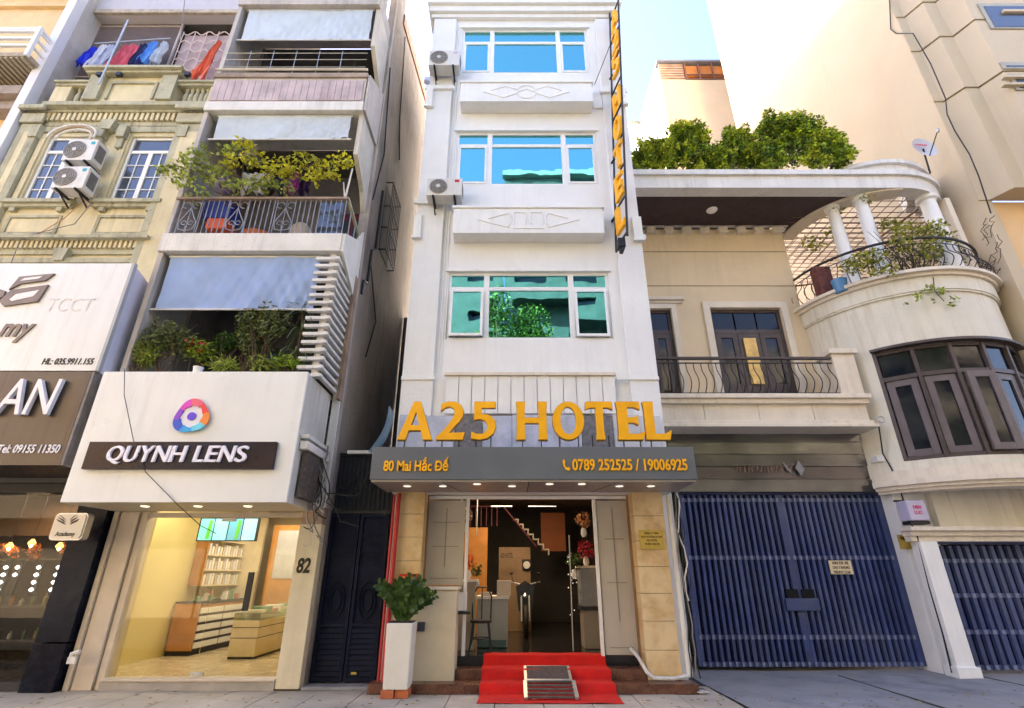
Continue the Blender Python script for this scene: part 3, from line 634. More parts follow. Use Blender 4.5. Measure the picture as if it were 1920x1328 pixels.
part('plinth', B().box(a0 + .02, a1 - .02, 9.885, 9.899, .39, .50), M('teal plinth', (.08, .14, .14), .5), c)
solo('box', B().box(gx(932, 10), gx(958, 10), 9.95, 10.15, 1.171, 1.42), M('white carton', (.72, .62, .52), .6), 'white box standing on the reception counter', 'box', (a1, 10, 1.17), bev=.004)
solo('box', B().box(gx(902, 10), gx(922, 10), 9.95, 10.1, 1.171, 1.23), M('beige carton', (.5, .45, .4), .6), 'low beige tray lying on the reception counter', 'tray', (a0, 10, 1.17), bev=.004)
c = thing('side_cabinet', 'tall beige cabinet against the left lobby wall with orange flowers on it', 'cabinet', (gx(880, 9.6), 9.6, .38))
a0 = gx(862, 9.6); a1 = gx(892, 9.6); part('body', B().box(a0, a1, 9.5, 9.9, .385, 1.40), M('beige lacquer', (.36, .33, .26), .45), c, bev=.005); part('top', B().box(a0 - .02, a1 + .02, 9.47, 9.92, 1.402, 1.44), white_trim, c)
fl = M('orange petals', (.65, .16, .03), .6, .4, 8, island=.6)
def bouquet(name, label, x, y, z, mat, n=120, r=.14):
    t = thing(name, label, 'flowers', (x, y, z)); part('vase', B().lathe([(.03, 0), (.055, .05), (.045, .12), (.03, .15)], (x, y, z), 12), white_trim, t, smooth=True)
    part('petals', B().leaves((x, y, z + .28), (r, r, r), n, .05, narrow=.9), mat, t)
bouquet('flower_arrangement', 'orange flower arrangement on the beige lobby cabinet', (a0 + a1) / 2, 9.6, 1.442, fl)
c = thing('display_cabinet', 'grey display cabinet right inside the doorway', 'cabinet', (1.4, 10, .38))
a0, a1 = gx(1088, 9.8), gx(1120, 9.8)
part('upper_case', B().box(a0, a1, 9.7, 10.2, 1.02, 1.62), M('grey glass case', (.25, .26, .28), .2), c, bev=.005); part('lower_case', B().box(a0 + .02, a1, 9.72, 10.2, .385, .96), M('taupe case', (.28, .24, .2), .4), c, bev=.005)
part('shelf', B().box(a0 - .02, a1, 9.68, 10.2, .962, 1.018), M('dark shelf', (.03, .03, .035), .3), c); part('top', B().box(a0 - .03, a1, 9.66, 10.2, 1.622, 1.66), cream_trim, c)
bouquet('flower_arrangement', 'crimson flowers on the grey display cabinet', a0 + .14, 9.9, 1.662, M('crimson petals', (.4, .01, .05), .6, .4, 8, island=.5), 160, .17)
bouquet('flower_arrangement', 'white and green flowers high on the left inside the lobby', gx(868, 9.4), 9.4, 2.2, M('white petals', (.6, .58, .55), .6, .4, 8, island=.6), 110, .13)
bouquet('flower_arrangement', 'orange and white flowers high on the right inside the lobby', gx(1100, 9.5), 9.5, 2.12, M('peach petals', (.6, .3, .18), .6, .4, 8, island=.6), 130, .14)
bouquet('potted_fern', 'small green fern beside the grey display cabinet', gx(1078, 9.6), 9.6, 1.45, leaf_dark, 120, .13)
bouquet('potted_fern', 'small green plant beside the reception counter', gx(893, 9.8), 9.8, 1.30, leaf_grey, 110, .10)
t = thing('wall_clock', 'small round device on the tan wall inside the lobby', 'clock', (gx(985, 12.5), 12.5, 1.9)); part('face', B().prism([(gx(988, 12.5) + .08 * math.cos(q * .5236), 1.72 + .08 * math.sin(q * .5236)) for q in range(12)], 12.52, 12.58), M('pale clock face', (.6, .6, .6), .4), t); part('case', B().box(gx(988, 12.5) - .1, gx(988, 12.5) + .1, 12.581, 12.599, 1.60, 1.84), black_metal, t)
part('lettering', fit(text_solid('A25 HOTEL', .02, .02), gx(938, 12.2), gx(962, 12.2), 1.86, 1.96, 12.18), ink2 if False else black_metal, lob)
# string-light garland stands
t = thing('light_garland', 'slim silver garland hanging beside the grey display cabinet', 'garland', (gx(1068, 9.5), 9.5, .38)); xg = gx(1070, 9.5)
part('pole', B().tube([(xg, 9.5, .385), (xg + .01, 9.5, 2.15)], .012, 6), steel, t)
for i in range(14): part('bulb', B().lathe([(.004, -.008), (.009, 0), (.004, .008)], (xg + random.uniform(-.04, .10), 9.45 + random.uniform(0, .1), .9 + random.uniform(0, 1)), 6), lamp_mat('tiny white bulb', (1, .9, .8), .12), t)
# bent-wood bar chair, dark
t = thing('chair', 'dark slim backed chair just inside the doorway on the left', 'chair', (gx(905, 9.3), 9.3, .38)); xc = gx(903, 9.3); zc = .80
part('seat', B().lathe([(.17, 0), (.18, .02), (.17, .04)], (xc, 9.35, zc), 18), black_metal, t, smooth=True)
l0 = None
for sx_, sy_ in ((-1, -1), (1, -1), (1, 1), (-1, 1)): part('leg', B().tube([(xc + .12 * sx_, 9.35 + .12 * sy_, zc), (xc + .17 * sx_, 9.35 + .17 * sy_, .385)], .013, 6), black_metal, t)
part('backrest', B().tube([(xc - .15, 9.49, zc + .02), (xc - .16, 9.52, zc + .38), (xc - .08, 9.53, zc + .52), (xc + .08, 9.53, zc + .52), (xc + .16, 9.52, zc + .38), (xc + .15, 9.49, zc + .02)], .013, 6).tube([(xc, 9.5, zc + .04), (xc, 9.53, zc + .52)], .01, 6), black_metal, t)
part('stretcher', B().tube([(xc + .15 * math.cos(a_ * .5236), 9.35 + .15 * math.sin(a_ * .5236), .58) for a_ in range(13)], .009, 5), black_metal, t)
# parked motorbike deep in the lobby, front view
t = thing('motorbike', 'dark motorbike parked deep inside the lobby, front wheel towards the door', 'motorbike', (.15, 12, .38)); mx_, my_ = gx(985, 11.5), 11.5
part('wheel', B().tube([(mx_, my_ + .26 * math.cos(a_ * .3927), .385 + .27 + .26 * math.sin(a_ * .3927)) for a_ in range(17)], .045, 8), M('tyre rubber', (.02, .02, .02), .7), t, smooth=True)
part('fork', B().tube([(mx_ - .08, my_, .66), (mx_ - .08, my_ + .2, 1.25)], .02, 6).tube([(mx_ + .08, my_, .66), (mx_ + .08, my_ + .2, 1.25)], .02, 6), steel, t)
part('fairing', B().prism([(mx_ - .17, 1.28), (mx_ - .12, .85), (mx_ + .12, .85), (mx_ + .17, 1.28), (mx_, 1.38)], my_ + .14, my_ + .24), M('black plastic', (.02, .02, .025), .25), t, bev=.02)
part('headlight', B().lathe([(.02, -.05), (.06, 0), (.02, .05)], (mx_, my_ + .13, 1.12), 12), M('chrome lens', (.7, .7, .7), .1, metal=.9), t)
part('handlebar', B().tube([(mx_ - .32, my_ + .3, 1.38), (mx_ - .1, my_ + .22, 1.33), (mx_ + .1, my_ + .22, 1.33), (mx_ + .32, my_ + .3, 1.38)], .014, 6), steel, t)
for s in (-1, 1): part('mirror', B().tube([(mx_ + .24 * s, my_ + .26, 1.36), (mx_ + .28 * s, my_ + .26, 1.5)], .007, 5).lathe([(.01, -.03), (.05, 0), (.01, .03)], (mx_ + .29 * s, my_ + .26, 1.54), 10), black_metal, t)
part('body', B().box(mx_ - .1, mx_ + .1, my_ + .3, my_ + 1.3, .75, 1.05), M('black plastic'[:5] + ' seat plastic', (.02, .02, .022), .4), t, bev=.05)

# ------------------------------------------------------------------ small things on the hotel front
t = thing('hand_gel_dispenser', 'white sanitiser box on a small stand at the left door jamb', 'dispenser', (gx(870, 8.86), 8.86, .3)); xh = gx(869, 8.86)
part('box', B().box(xh - .07, xh + .06, 8.82, 8.92, 1.00, 1.26), white_trim, t, bev=.01); part('tray', B().box(xh - .08, xh + .12, 8.79, 8.925, .955, .99), black_metal, t)
t = thing('name_plate', 'brass company plate with black print on the right stone pillar', 'sign', (2.2, 8.57, 1.9)); a0, a1 = X(1200, 1010, 8.57), X(1245, 1010, 8.57); z0, z1 = Z(1030, 8.57), Z(994, 8.57)
part('plate', B().box(a0, a1, 8.575, 8.598, z0, z1), brass, t, bev=.003)
ink = M('black print', (.02, .015, .01), .6, 0, bump=0)
for i, s in enumerate(('CONG TY TNHH', 'DICH VU KHACH SAN', 'A25 HOTEL', '80 MAI HAC DE')): 
    q = (0.2, .06, .28, .2)[i]; h_ = (z1 - z0) / 5.4; part('lettering', fit(text_solid(s, .003, .02), a0 + (a1 - a0) * q, a1 - (a1 - a0) * q, z1 - h_ * (i + 1.0) - .01, z1 - h_ * (i + .45) - .01, 8.5735), ink, t)
t = thing('wall_notice', 'small red notice on the left stone pillar behind the planter', 'notice', (-1.8, 8.5, 1.5)); part('board', B().box(X(748, 1085, 8.57), X(784, 1085, 8.57), 8.575, 8.596, Z(1097, 8.57), Z(1076, 8.57)), M('red enamel', (.5, .02, .01), .4), t)
part('lettering', fit(text_solid('P 80', .003, .02), X(754, 1085, 8.57), X(778, 1085, 8.57), Z(1093, 8.57), Z(1081, 8.57), 8.5735), gold, t)
b = B(); xr = X(742, 1000, 8.5)
b.tube([(xr, 8.5, .1), (xr, 8.5, 2.72)], .035, 8).tube([(xr - .075, 8.52, .1), (xr - .075, 8.52, 2.70)], .022, 8)
solo('red_pipe', b, red_paint, 'pair of red upright pipes between the alley gate and the hotel', 'pipe', (xr, 8.5, .1), smooth=True)
b = B(); ze = Z(1175, 8.5); b.box(X(784, 1175, 8.5), X(797, 1175, 8.5), 8.44, 8.515, ze - .06, ze + .06)
solo('meter_box', b, M('dark box', (.05, .05, .06), .5), 'small dark box on the cream low wall behind the planter', 'box', (-1.5, 8.47, ze), bev=.006)
# white pipes with cables at the right edge of the hotel
b = B(); b.tube([(2.56, 8.62, .16), (2.56, 8.62, 2.7)], .045, 9).tube([(2.56, 8.60, .18), (2.3, 8.54, .15), (2.02, 8.52, .16), (1.94, 8.56, .22), (1.86, 8.72, .40), (1.80, 8.9, .48)], .026, 8)
solo('drain_pipe', b, old_white, 'white drain pipe beside the right stone pillar bending across the step', 'pipe', (2.56, 8.62, .1), smooth=True)
cab = thing('cable_bundle', 'loose black and white cables down the right side of the hotel entrance', 'cables', (2.65, 8.6, 2.7))
for k_ in range(5):
    pts = []; x = 2.60 + .02 * k_
    for i in range(16): pts.append((x + .035 * math.sin(i * (.31 + .17 * k_) + 2.1 * k_) + .03 * random.random(), 8.56 + .02 * random.random(), 2.75 - i * (2.6 if k_ < 3 else 1.6) / 15))
    part('cable', B().tube(pts, .009 + .004 * (k_ % 2), 5), [cable_black, cable_grey, cable_black, old_white, cable_black][k_], cab, smooth=True)
# white post-like gutter at canopy right
# planter with zz plant
pl = thing('planter', 'tall white square planter with a glossy green plant by the alley gate', 'planter', (-1.93, 8.15, 0))
px0, px1 = X(716, 1280, 8.05), X(768, 1280, 8.05); zt = Z(1168, 8.05)
part('brick', B().box(px0 + .0, px0 + .17, 8.02, 8.3, 0.001, .10), terracotta, pl, bev=.006); part('brick', B().box(px0 + .18, px0 + .36, 8.06, 8.3, 0.001, .095), terracotta, pl, bev=.006)
part('pot', B().hexa([(px0 + .02, 8.02, .102), (px1 - .02, 8.02, .102), (px1 - .02, 8.38, .102), (px0 + .02, 8.38, .102), (px0 + .005, 8.005, zt), (px1 - .005, 8.005, zt), (px1 - .005, 8.395, zt), (px0 + .005, 8.395, zt)]), M('glazed white pot', (.72, .68, .60), .35, .06, 2, streak=.15, dirt=(.5, .42, .3)), pl, bev=.018)
part('soil', B().box(px0 + .01, px1 - .02, 8.02, 8.37, zt - .02, zt + .008), M('dark soil', (.03, .02, .015), .95), pl)
rnd = random.Random(3)
stems = B(); lv = B(); cx = (px0 + px1) / 2; cy = 8.2
for i in range(32):
    az = rnd.uniform(0, 6.28); ln = rnd.uniform(.36, .60) * (1.25 if i < 2 else 1); sp = rnd.uniform(.12, .62); pts = []
    if i < 2: az = .2; sp = .12 + .1 * i
    for k_ in range(8):
        q = k_ / 7; pts.append(Vector((cx + math.cos(az) * sp * (q ** 1.3) * .72, cy + math.sin(az) * sp * (q ** 1.3) * .45, zt + ln * q * (1 - .28 * sp * q))))
    stems.tube(pts, [.010 * (1 - .7 * q_ / 7) for q_ in range(8)], 5)
    for k_ in range(1, 8):
        for s in (-1, 1):
            for e_ in (0, .5):
                p = pts[k_].lerp(pts[k_ - 1], e_); d = (pts[k_] - pts[k_ - 1]).normalized(); side = d.cross(Vector((rnd.uniform(-.4, .4), 0.8, rnd.uniform(-.4, .4)))).normalized() * s
                dirn = (side + d * .5 + Vector((0, rnd.uniform(-.5, .3), .1))).normalized(); L_ = rnd.uniform(.075, .125); u = dirn.cross(d).normalized(); wv = (dirn.cross(u).normalized() + u * rnd.uniform(-.6, .6)) * L_ * .34
                lv.add([p, p + dirn * L_ * .45 + wv, p + dirn * L_, p + dirn * L_ * .45 - wv], [(0, 1, 2), (0, 2, 3)])
part('stem', stems, M('green stem', (.06, .12, .03), .5), pl, smooth=True); part('foliage', lv, leaf_dark, pl)

# ------------------------------------------------------------------ alley gate
GY = 8.85
gt = thing('alley_gate', 'dark navy double leaf metal gate across the alley between shop and hotel', 'gate', (-2.5, GY, 0))
ga, gb = -2.98, -2.02; gz = Z(965, GY); gtop = Z(850, GY)
gm = (ga + gb) / 2
for s, (a, c) in enumerate(((ga, gm - .008), (gm + .008, gb))):
    f = B(); e = .05
    f.box(a, a + e, GY - .03, GY + .03, .06, gz).box(c - e, c, GY - .03, GY + .03, .06, gz).box(a + e, c - e, GY - .03, GY + .03, .06, .12).box(a + e, c - e, GY - .03, GY + .03, gz - .05, gz).box(a + e, c - e, GY - .03, GY + .03, .78, .83)
    lf = part('leaf', f, navy_dark, gt, bev=.005)
    part('backing', B().box(a + e, c - e, GY + .012, GY + .02, .12, gz - .05), navy_dark, lf)
    sl_ = None
    for i in range(9):
        o_ = B().hexa([(a + e, GY - .022, .135 + .071 * i), (c - e, GY - .022, .135 + .071 * i), (c - e, GY - .005, .135 + .071 * i), (a + e, GY - .005, .135 + .071 * i), (a + e, GY - .005, .19 + .071 * i), (c - e, GY - .005, .19 + .071 * i), (c - e, GY + .006, .19 + .071 * i), (a + e, GY + .006, .19 + .071 * i)])
        part('slat', o_, navy_dark, lf)
    b = B(); mx2 = (a + c) / 2
    for r_ in (.1, .16): b.tube([(mx2 + r_ * .8 * math.cos(a_ * .3927), GY - .01, 1.15 + r_ * 1.6 * math.sin(a_ * .3927)) for a_ in range(17)], .012, 5)
    for z_ in (1.5, 1.62, 1.74, 1.86, 1.98, 2.1): b.bar((a + e, GY - .01, z_), (c - e, GY - .01, z_), .016)
    part('scrollwork', b, navy_dark, lf)
b = B().box(ga, gb, GY - .03, GY + .03, gtop - .03, gtop).box(ga, gb, GY - .04, GY + .04, gz + .012, gz + .06)
for i in range(12): x = ga + .05 + i * (gb - ga - .1) / 11; b.tube([(x, GY, gz + .06), (x, GY, gtop - .03)], .009, 5)
for i in range(4): x = ga + .15 + i * .22; b.tube([(x + .08 * math.cos(a_ * .5236), GY - .012, (gz + gtop) / 2 + .1 * math.sin(a_ * .5236)) for a_ in range(13)], .009, 5)
part('overpanel', b, black_metal, gt); part('overpanel_backing', B().box(ga, gb, GY + .035, GY + .045, gz + .06, gtop - .031), M('blackened mesh', (.012, .012, .02), .6), gt)
part('threshold', B().box(ga - .02, gb + .02, 8.55, 9.2, .0, .045), concrete, gt, bev=.01)
part('bolt', B().box(gm + .12, gm + .2, GY - .04, GY - .031, .16, .19), brass, gt)
b = B().box(-2.97, -2.03, 12.5, 12.6, .0, 8); solo('alley_end_wall', b, dark_room, 'dark wall closing the alley behind the gate', 'wall', (-2.5, 12.5, 0))
b = B().bar((X(652, 848, 8.4), 8.4, Z(848, 8.4)), (-2.0, 8.4, Z(848, 8.4)), .05)
solo('steel_beam', b, old_white, 'pale horizontal bar bridging the alley beside the canopy', 'beam', (-2.2, 8.4, 3.2))
wn = thing('wire_tangle', 'tangle of grey and black wires hanging above the alley gate', 'wires', (-2.8, 8.2, 3))
rnd = random.Random(9)
for k_ in range(14):
    x = X(600, 850, 8.2) + rnd.uniform(-.02, .1); z = rnd.uniform(2.7, 3.5); pts = []
    ex = rnd.uniform(-.1, .9) if k_ < 6 else rnd.uniform(-.1, .18); ez = rnd.uniform(-.9, .2)
    for i in range(12):
        q = i / 11; pts.append((x + ex * q + .07 * math.sin(q * 9 + k_), 8.2 + .04 * math.sin(k_ + q * 4), z + ez * q - .28 * math.sin(q * 3.14) + .04 * math.cos(q * 11 + k_)))
    part('wire', B().tube(pts, rnd.choice((.006, .009, .013)), 5), rnd.choice((cable_grey, cable_black, cable_grey, M('pale cable', (.5, .47, .42), .6))), wn, smooth=True)

# ------------------------------------------------------------------ air conditioner outdoor units
def ac_unit(loc, sz, label, rot=0, badge=(.03, .4, .38), group='air conditioner outdoor units', base=True):
    w_, d, h = sz; t = thing('air_conditioner', label, 'air conditioner', loc, group); o = Vector(loc)
    def bb(x0, x1, y0, y1, z0, z1): return B().box(o.x + x0, o.x + x1, o.y + y0, o.y + y1, o.z + z0, o.z + z1)
    part('casing', bb(-w_ / 2, w_ / 2, 0, d, .0, h), ac_white, t, bev=.015)
    cx_ = -w_ * .17; r_ = h * .40
    g = B()
    for q in [.18, .36, .54, .72, .9, 1.0]: g.tube([(o.x + cx_ + r_ * q * math.cos(a_ * .2618), o.y - .014, o.z + h / 2 + r_ * q * math.sin(a_ * .2618)) for a_ in range(25)], .006, 4, cap=False)
    for a_ in range(8): g.bar((o.x + cx_ + .1 * r_ * math.cos(a_ * .785), o.y - .016, o.z + h / 2 + .1 * r_ * math.sin(a_ * .785)), (o.x + cx_ + r_ * math.cos(a_ * .785), o.y - .016, o.z + h / 2 + r_ * math.sin(a_ * .785)), .007)
    disc = B().prism([(o.x + cx_ + r_ * 1.03 * math.cos(a_ * .2618), o.z + h / 2 + r_ * 1.03 * math.sin(a_ * .2618)) for a_ in range(24)], o.y - .008, o.y - .003)
    part('fan_opening', disc, ac_grille, t); part('grille', g, M('grey grille wire', (.36, .34, .32), .5), t)
    part('hub', B().prism([(o.x + cx_ + .045 * math.cos(a_ * .5236), o.z + h / 2 + .045 * math.sin(a_ * .5236)) for a_ in range(12)], o.y - .028, o.y - .018), M('pale hub', (.6, .6, .58), .4), t)
    part('badge', bb(w_ * .29, w_ * .42, -.005, -.001, h * .76, h * .90), M('badge %.2f' % badge[0], badge, .4), t)
    part('side_grille', B().box(o.x + w_ / 2 + .001, o.x + w_ / 2 + .006, o.y + .05, o.y + d - .05, o.z + .1, o.z + h - .1), ac_grille, t)
    if base:
        for s in (-.3, .3): part('bracket', B().bar((o.x + w_ * s, o.y - .02, o.z - .025), (o.x + w_ * s, o.y + d + .12, o.z - .025), .04), black_metal, t); part('strut', B().bar((o.x + w_ * s, o.y + .12, o.z - .045), (o.x + w_ * s, o.y + d + .1, o.z - .2), .025), black_metal, t)
    t.rotation_euler = (0, 0, rot); return t
def ac_px(p0, p1, py0, py1, Y, label, **k):
    ym = (py0 + py1) / 2; x0, x1 = X(p0, ym, Y), X(p1, ym, Y); z0, z1 = Z(py1, Y), Z(py0, Y)
    return ac_unit(((x0 + x1) / 2, Y, z0), (x1 - x0, .30, z1 - z0), label, **k)
ac_px(800, 866, 334, 366, 8.25, 'air conditioner with red badge at the hotel left corner beside the third floor window', badge=(.6, .02, .05))
ac_px(804, 862, 94, 122, 8.25, 'air conditioner with pale lilac badge high on the hotel left corner', badge=(.55, .45, .6))
solo('white_cup', B().lathe([(.06, 0), (.08, .02), (.07, .12), (.02, .16)], (X(801, 148, 8.3), 8.3, Z(155, 8.3)), 10), M('blue white plastic', (.5, .55, .75), .4), 'small blue white fitting under the topmost hotel air conditioner', 'fitting', (-2, 8.3, 12))
# ------------------------------------------------------------------ number 82: narrow grey townhouse with shop, two balconies and cloth awnings
lx0, lx1 = -6.30, -3.05; BY = 7.6; NY = 8.7
h82 = thing('townhouse', 'narrow grimy grey townhouse with stacked balconies and pale blue awnings over a shop', 'house', (-4.7, NY, 0))
Zs1, Zs1b = Z(437, BY), Z(470, BY); Zs2, Zs2b = Z(150, BY), Z(206, BY); Zs3b = Z(8, BY)
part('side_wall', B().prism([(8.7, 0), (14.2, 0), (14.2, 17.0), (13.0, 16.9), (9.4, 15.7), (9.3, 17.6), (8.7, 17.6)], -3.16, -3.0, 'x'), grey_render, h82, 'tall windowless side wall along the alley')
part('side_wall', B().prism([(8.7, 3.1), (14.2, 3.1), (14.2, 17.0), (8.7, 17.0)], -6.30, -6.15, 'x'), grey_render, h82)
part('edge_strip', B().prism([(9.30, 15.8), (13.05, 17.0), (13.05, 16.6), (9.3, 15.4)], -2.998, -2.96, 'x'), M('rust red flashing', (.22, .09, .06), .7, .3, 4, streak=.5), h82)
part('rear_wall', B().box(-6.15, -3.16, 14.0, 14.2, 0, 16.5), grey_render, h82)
part('corner_pier', B().box(-3.16, -2.99, 8.58, 8.7, 2.5, 17.6), M('pale grimy pier', (.42, .36, .31), .85, .2, 1.5, .6, 14, streak=.8, dirt=(.16, .12, .10), patch=.4), h82, bev=.012)
b = B().box(-3.14, -3.0, 8.52, 8.576, 2.5, 4.7); part('conduit', b, old_white, h82, bev=.02)
# floors: slab + fascia, wing walls, back wall of each loggia
floorm = grey_side
def slab(z0, z1, mat, lab, ya=BY):
    return part('balcony_slab', B().box(lx0, lx1, ya, 8.69, z0, z1), mat, h82, lab, bev=.015)
slab(Zs1b, Zs1, old_white, 'white balcony slab under the railing')
slab(Zs2b, Z(190, BY), old_white, 'white lower edge of the third floor balcony')
part('parapet', B().box(lx0 + .02, lx1 - .02, BY + .03, BY + .15, Z(190, BY) + .002, Z(145, BY)), grey_side, h82)
n = 22; first = None; wd = (lx1 - lx0 - .12) / n
tl = M('pink grey fascia tiles', (.50, .40, .40), .6, .22, 3, .2, 20, streak=.7, dirt=(.28, .16, .12))
for i in range(n):
    if first is None: first = part('tile', B().box(lx0 + .06, lx0 + .06 + wd - .008, BY + .012, BY + .029, Z(187, BY), Z(150, BY)), tl, h82, bev=.003)
    else: again(first, (wd * i, random.uniform(-.003, .003), 0))
part('coping', B().box(lx0, lx1, BY - .01, BY + .18, Z(145, BY) + .002, Z(137, BY)), M('stained coping', (.36, .28, .22), .85, .25, 3, .5, 18, streak=.8, patch=.5), h82, bev=.01)
slab(Zs3b, Zs3b + .5, grey_side, 'top slab over the uppermost awning')
part('upper_wall', B().box(lx0, lx1, 7.9, 8.1, Zs3b + .5, 17.5), grey_side, h82)
for za, zb in ((4.42, Zs1b), (Zs1, Zs2b), (Z(137, BY), Zs3b)):
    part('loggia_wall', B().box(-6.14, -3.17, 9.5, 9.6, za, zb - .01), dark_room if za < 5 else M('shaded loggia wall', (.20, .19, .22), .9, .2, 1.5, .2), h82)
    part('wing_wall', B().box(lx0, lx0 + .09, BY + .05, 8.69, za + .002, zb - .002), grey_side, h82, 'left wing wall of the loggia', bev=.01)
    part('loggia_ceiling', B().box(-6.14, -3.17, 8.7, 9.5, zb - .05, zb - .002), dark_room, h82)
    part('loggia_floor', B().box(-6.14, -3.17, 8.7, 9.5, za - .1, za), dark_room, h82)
wp = M('cream wing wall', (.60, .55, .48), .8, .1, 2, .3, 20, streak=.7, dirt=(.3, .22, .16))
part('wing_wall', B().prism([(7.72, Zs2b), (8.57, Zs2b), (8.57, 8.4), (8.35, 8.75), (7.72, 9.15)], -3.14, -3.05, 'x'), wp, h82, 'cream right wing wall hanging beside the second awning', bev=.008)
part('wing_wall', B().prism([(7.72, Zs3b), (8.57, Zs3b), (8.57, 11.7), (7.72, 12.3)], -3.14, -3.05, 'x'), wp, h82, 'cream right wing wall beside the top awning', bev=.008)
part('side_fascia', B().prism([(7.62, Zs2b + .02), (8.57, Zs2b + .02), (8.57, 11.8), (7.62, Z(140, BY))], -3.04, -3.0, 'x'), grey_side, h82, bev=.006)
part('side_fascia', B().prism([(7.62, Zs1b + .0), (8.57, Zs1b - .5), (8.57, 7.9), (8.3, 7.5), (7.62, Zs1)], -3.045, -3.0, 'x'), old_white, h82, bev=.006)
# thin rails of the top loggia
b = B()
for z in (Z(122, BY), Z(108, BY), Z(96, BY)): b.tube([(lx0 + .1, BY + .05, z), (lx1 - .1, BY + .05, z)], .009, 5)
for i in range(5): x = lx0 + .6 + i * .5; b.tube([(x, BY + .05, Z(136, BY)), (x, BY + .05, Z(92, BY))], .009, 5)
part('railing', b, steel, h82); part('handrail', B().tube([(lx0 + .02, BY, Z(131, BY)), (lx1 - .02, BY, Z(131, BY))], .028, 7), M('cream rail', (.6, .52, .42), .6), h82, smooth=True)
part('prop', B().bar((-4.0, 8.9, 11.9), (-3.8, 8.6, 13.0), .06), dark_room, h82)
# second floor railing: wrought iron with scrolls
RZ0, RZ1 = Zs1 + .01, Z(368, BY)
rl = part('railing', B().box(lx0 + .03, lx1, BY + .01, BY + .09, RZ1 - .05, RZ1), M('weathered rail cap', (.30, .22, .17), .8, .25, 4, .4, 20, patch=.4), h82, 'iron balcony railing with scroll panels', bev=.008)
part('return_rail', B().bar((lx1 - .02, BY + .05, RZ1 - .02), (lx1 - .02, 8.6, RZ1 - .3), .05), olive_trim, rl)
iron = M('dusty wrought iron', (.27, .28, .34), .6, .3, 6, .2)
bar0 = None
for i in range(34):
    x = lx0 + .08 + i * (lx1 - lx0 - .12) / 33
    if any(abs(x - c_) < .17 for c_ in (-5.95, -5.08, -4.2)): continue
    if bar0 is None: bar0 = part('bar', B().tube([(x, BY + .05, RZ0), (x, BY + .05, RZ1 - .05)], .0095, 5), iron, rl); bx_ = x
    else: again(bar0, (x - bx_, 0, 0))
zc = (RZ0 + RZ1) / 2 - .03; sc0 = None
for cx in (-5.95, -5.08, -4.2):
    b = B()
    for s in (-1, 1):
        b.tube([(cx, BY + .05, zc + .20), (cx + s * .07, BY + .05, zc + .05), (cx + s * .16, BY + .05, zc - .12), (cx + s * .13, BY + .05, zc - .27), (cx + s * .02, BY + .05, zc - .30), (cx - s * .02, BY + .05, zc - .2)], .010, 5)
        b.tube([(cx + s * .02 + .075 * s + .07 * math.cos(a_ * .55), BY + .05, zc + .27 + .07 * math.sin(a_ * .55)) for a_ in range(10)], .008, 5)
        b.tube([(cx + s * .06 + .045 * math.cos(a_ * .55), BY + .05, zc - .13 + .045 * math.sin(a_ * .55)) for a_ in range(11)], .008, 5)
        b.tube([(cx + s * .17, BY + .05, RZ0), (cx + s * .17, BY + .05, RZ1 - .05)], .008, 5)
    b.tube([(cx, BY + .05, RZ0), (cx, BY + .05, RZ1 - .05)], .008, 5)
    part('scroll_panel', b, iron, rl)
part('side_bars', B().tube([(lx1 - .02, BY + .3, RZ0), (lx1 - .02, BY + .3, RZ1 - .1)], .012, 5).tube([(lx1 - .02, BY + .6, RZ0), (lx1 - .02, BY + .6, RZ1 - .2)], .012, 5), iron, rl)
# pale uprights leaning at the right of the balcony
part('pole', B().tube([(lx1 - .1, BY + .1, RZ1), (lx1 - .05, BY + .1, RZ1 + .75)], .018, 6).tube([(lx1 - .1, BY + .1, RZ1), (lx1 - .22, BY + .2, RZ1 + .5)], .014, 6), old_white, h82)
# loggia doors
part('door', B().box(-4.0, -3.2, 9.44, 9.49, Zs1, Zs1 + 1.9), M('maroon door', (.16, .02, .05), .5), h82); 
for x in (-3.92, -3.58): part('pane', B().box(x, x + .26, 9.425, 9.438, Zs1 + 1.15, Zs1 + 1.7), sky_glass, h82)
part('window', B().box(-5.3, -4.7, 9.44, 9.49, 4.9, 5.6), M('teal dim window', (.04, .12, .14), .3), h82)
part('post', B().box(-5.55, -5.42, 9.2, 9.3, 4.42, Zs1b), M('dark purple post', (.09, .06, .09), .7), h82)
# louvre screen at the right of the first floor loggia
LZ = [Z(482, BY) - i * .1475 for i in range(16)]; l0 = None
for i, z in enumerate(LZ):
    if z < 4.38: break
    b = B().box(-3.46, -3.10, BY + .02, BY + .10, z - .035, z + .02).box(-3.12, -3.05, BY + .101, 8.5, z - .035, z + .02)
    b.box(-3.13, -3.04, BY + .0, BY + .0999, z - .036, z + .021)
    if l0 is None: l0 = part('louvre_bar', b, old_white, h82, bev=.006); lz_ = z
    else: again(l0, (0, 0, z - lz_))
part('louvre_post', B().box(-3.25, -3.14, BY + .105, BY + .19, 4.42, Zs1b), old_white, h82, bev=.01)
part('louvre_frame', B().box(-3.04, -2.99, 8.42, 8.58, 4.3, Zs1b), M('brown stained edge', (.30, .20, .14), .85, .3, 3, .5, streak=.6), h82)
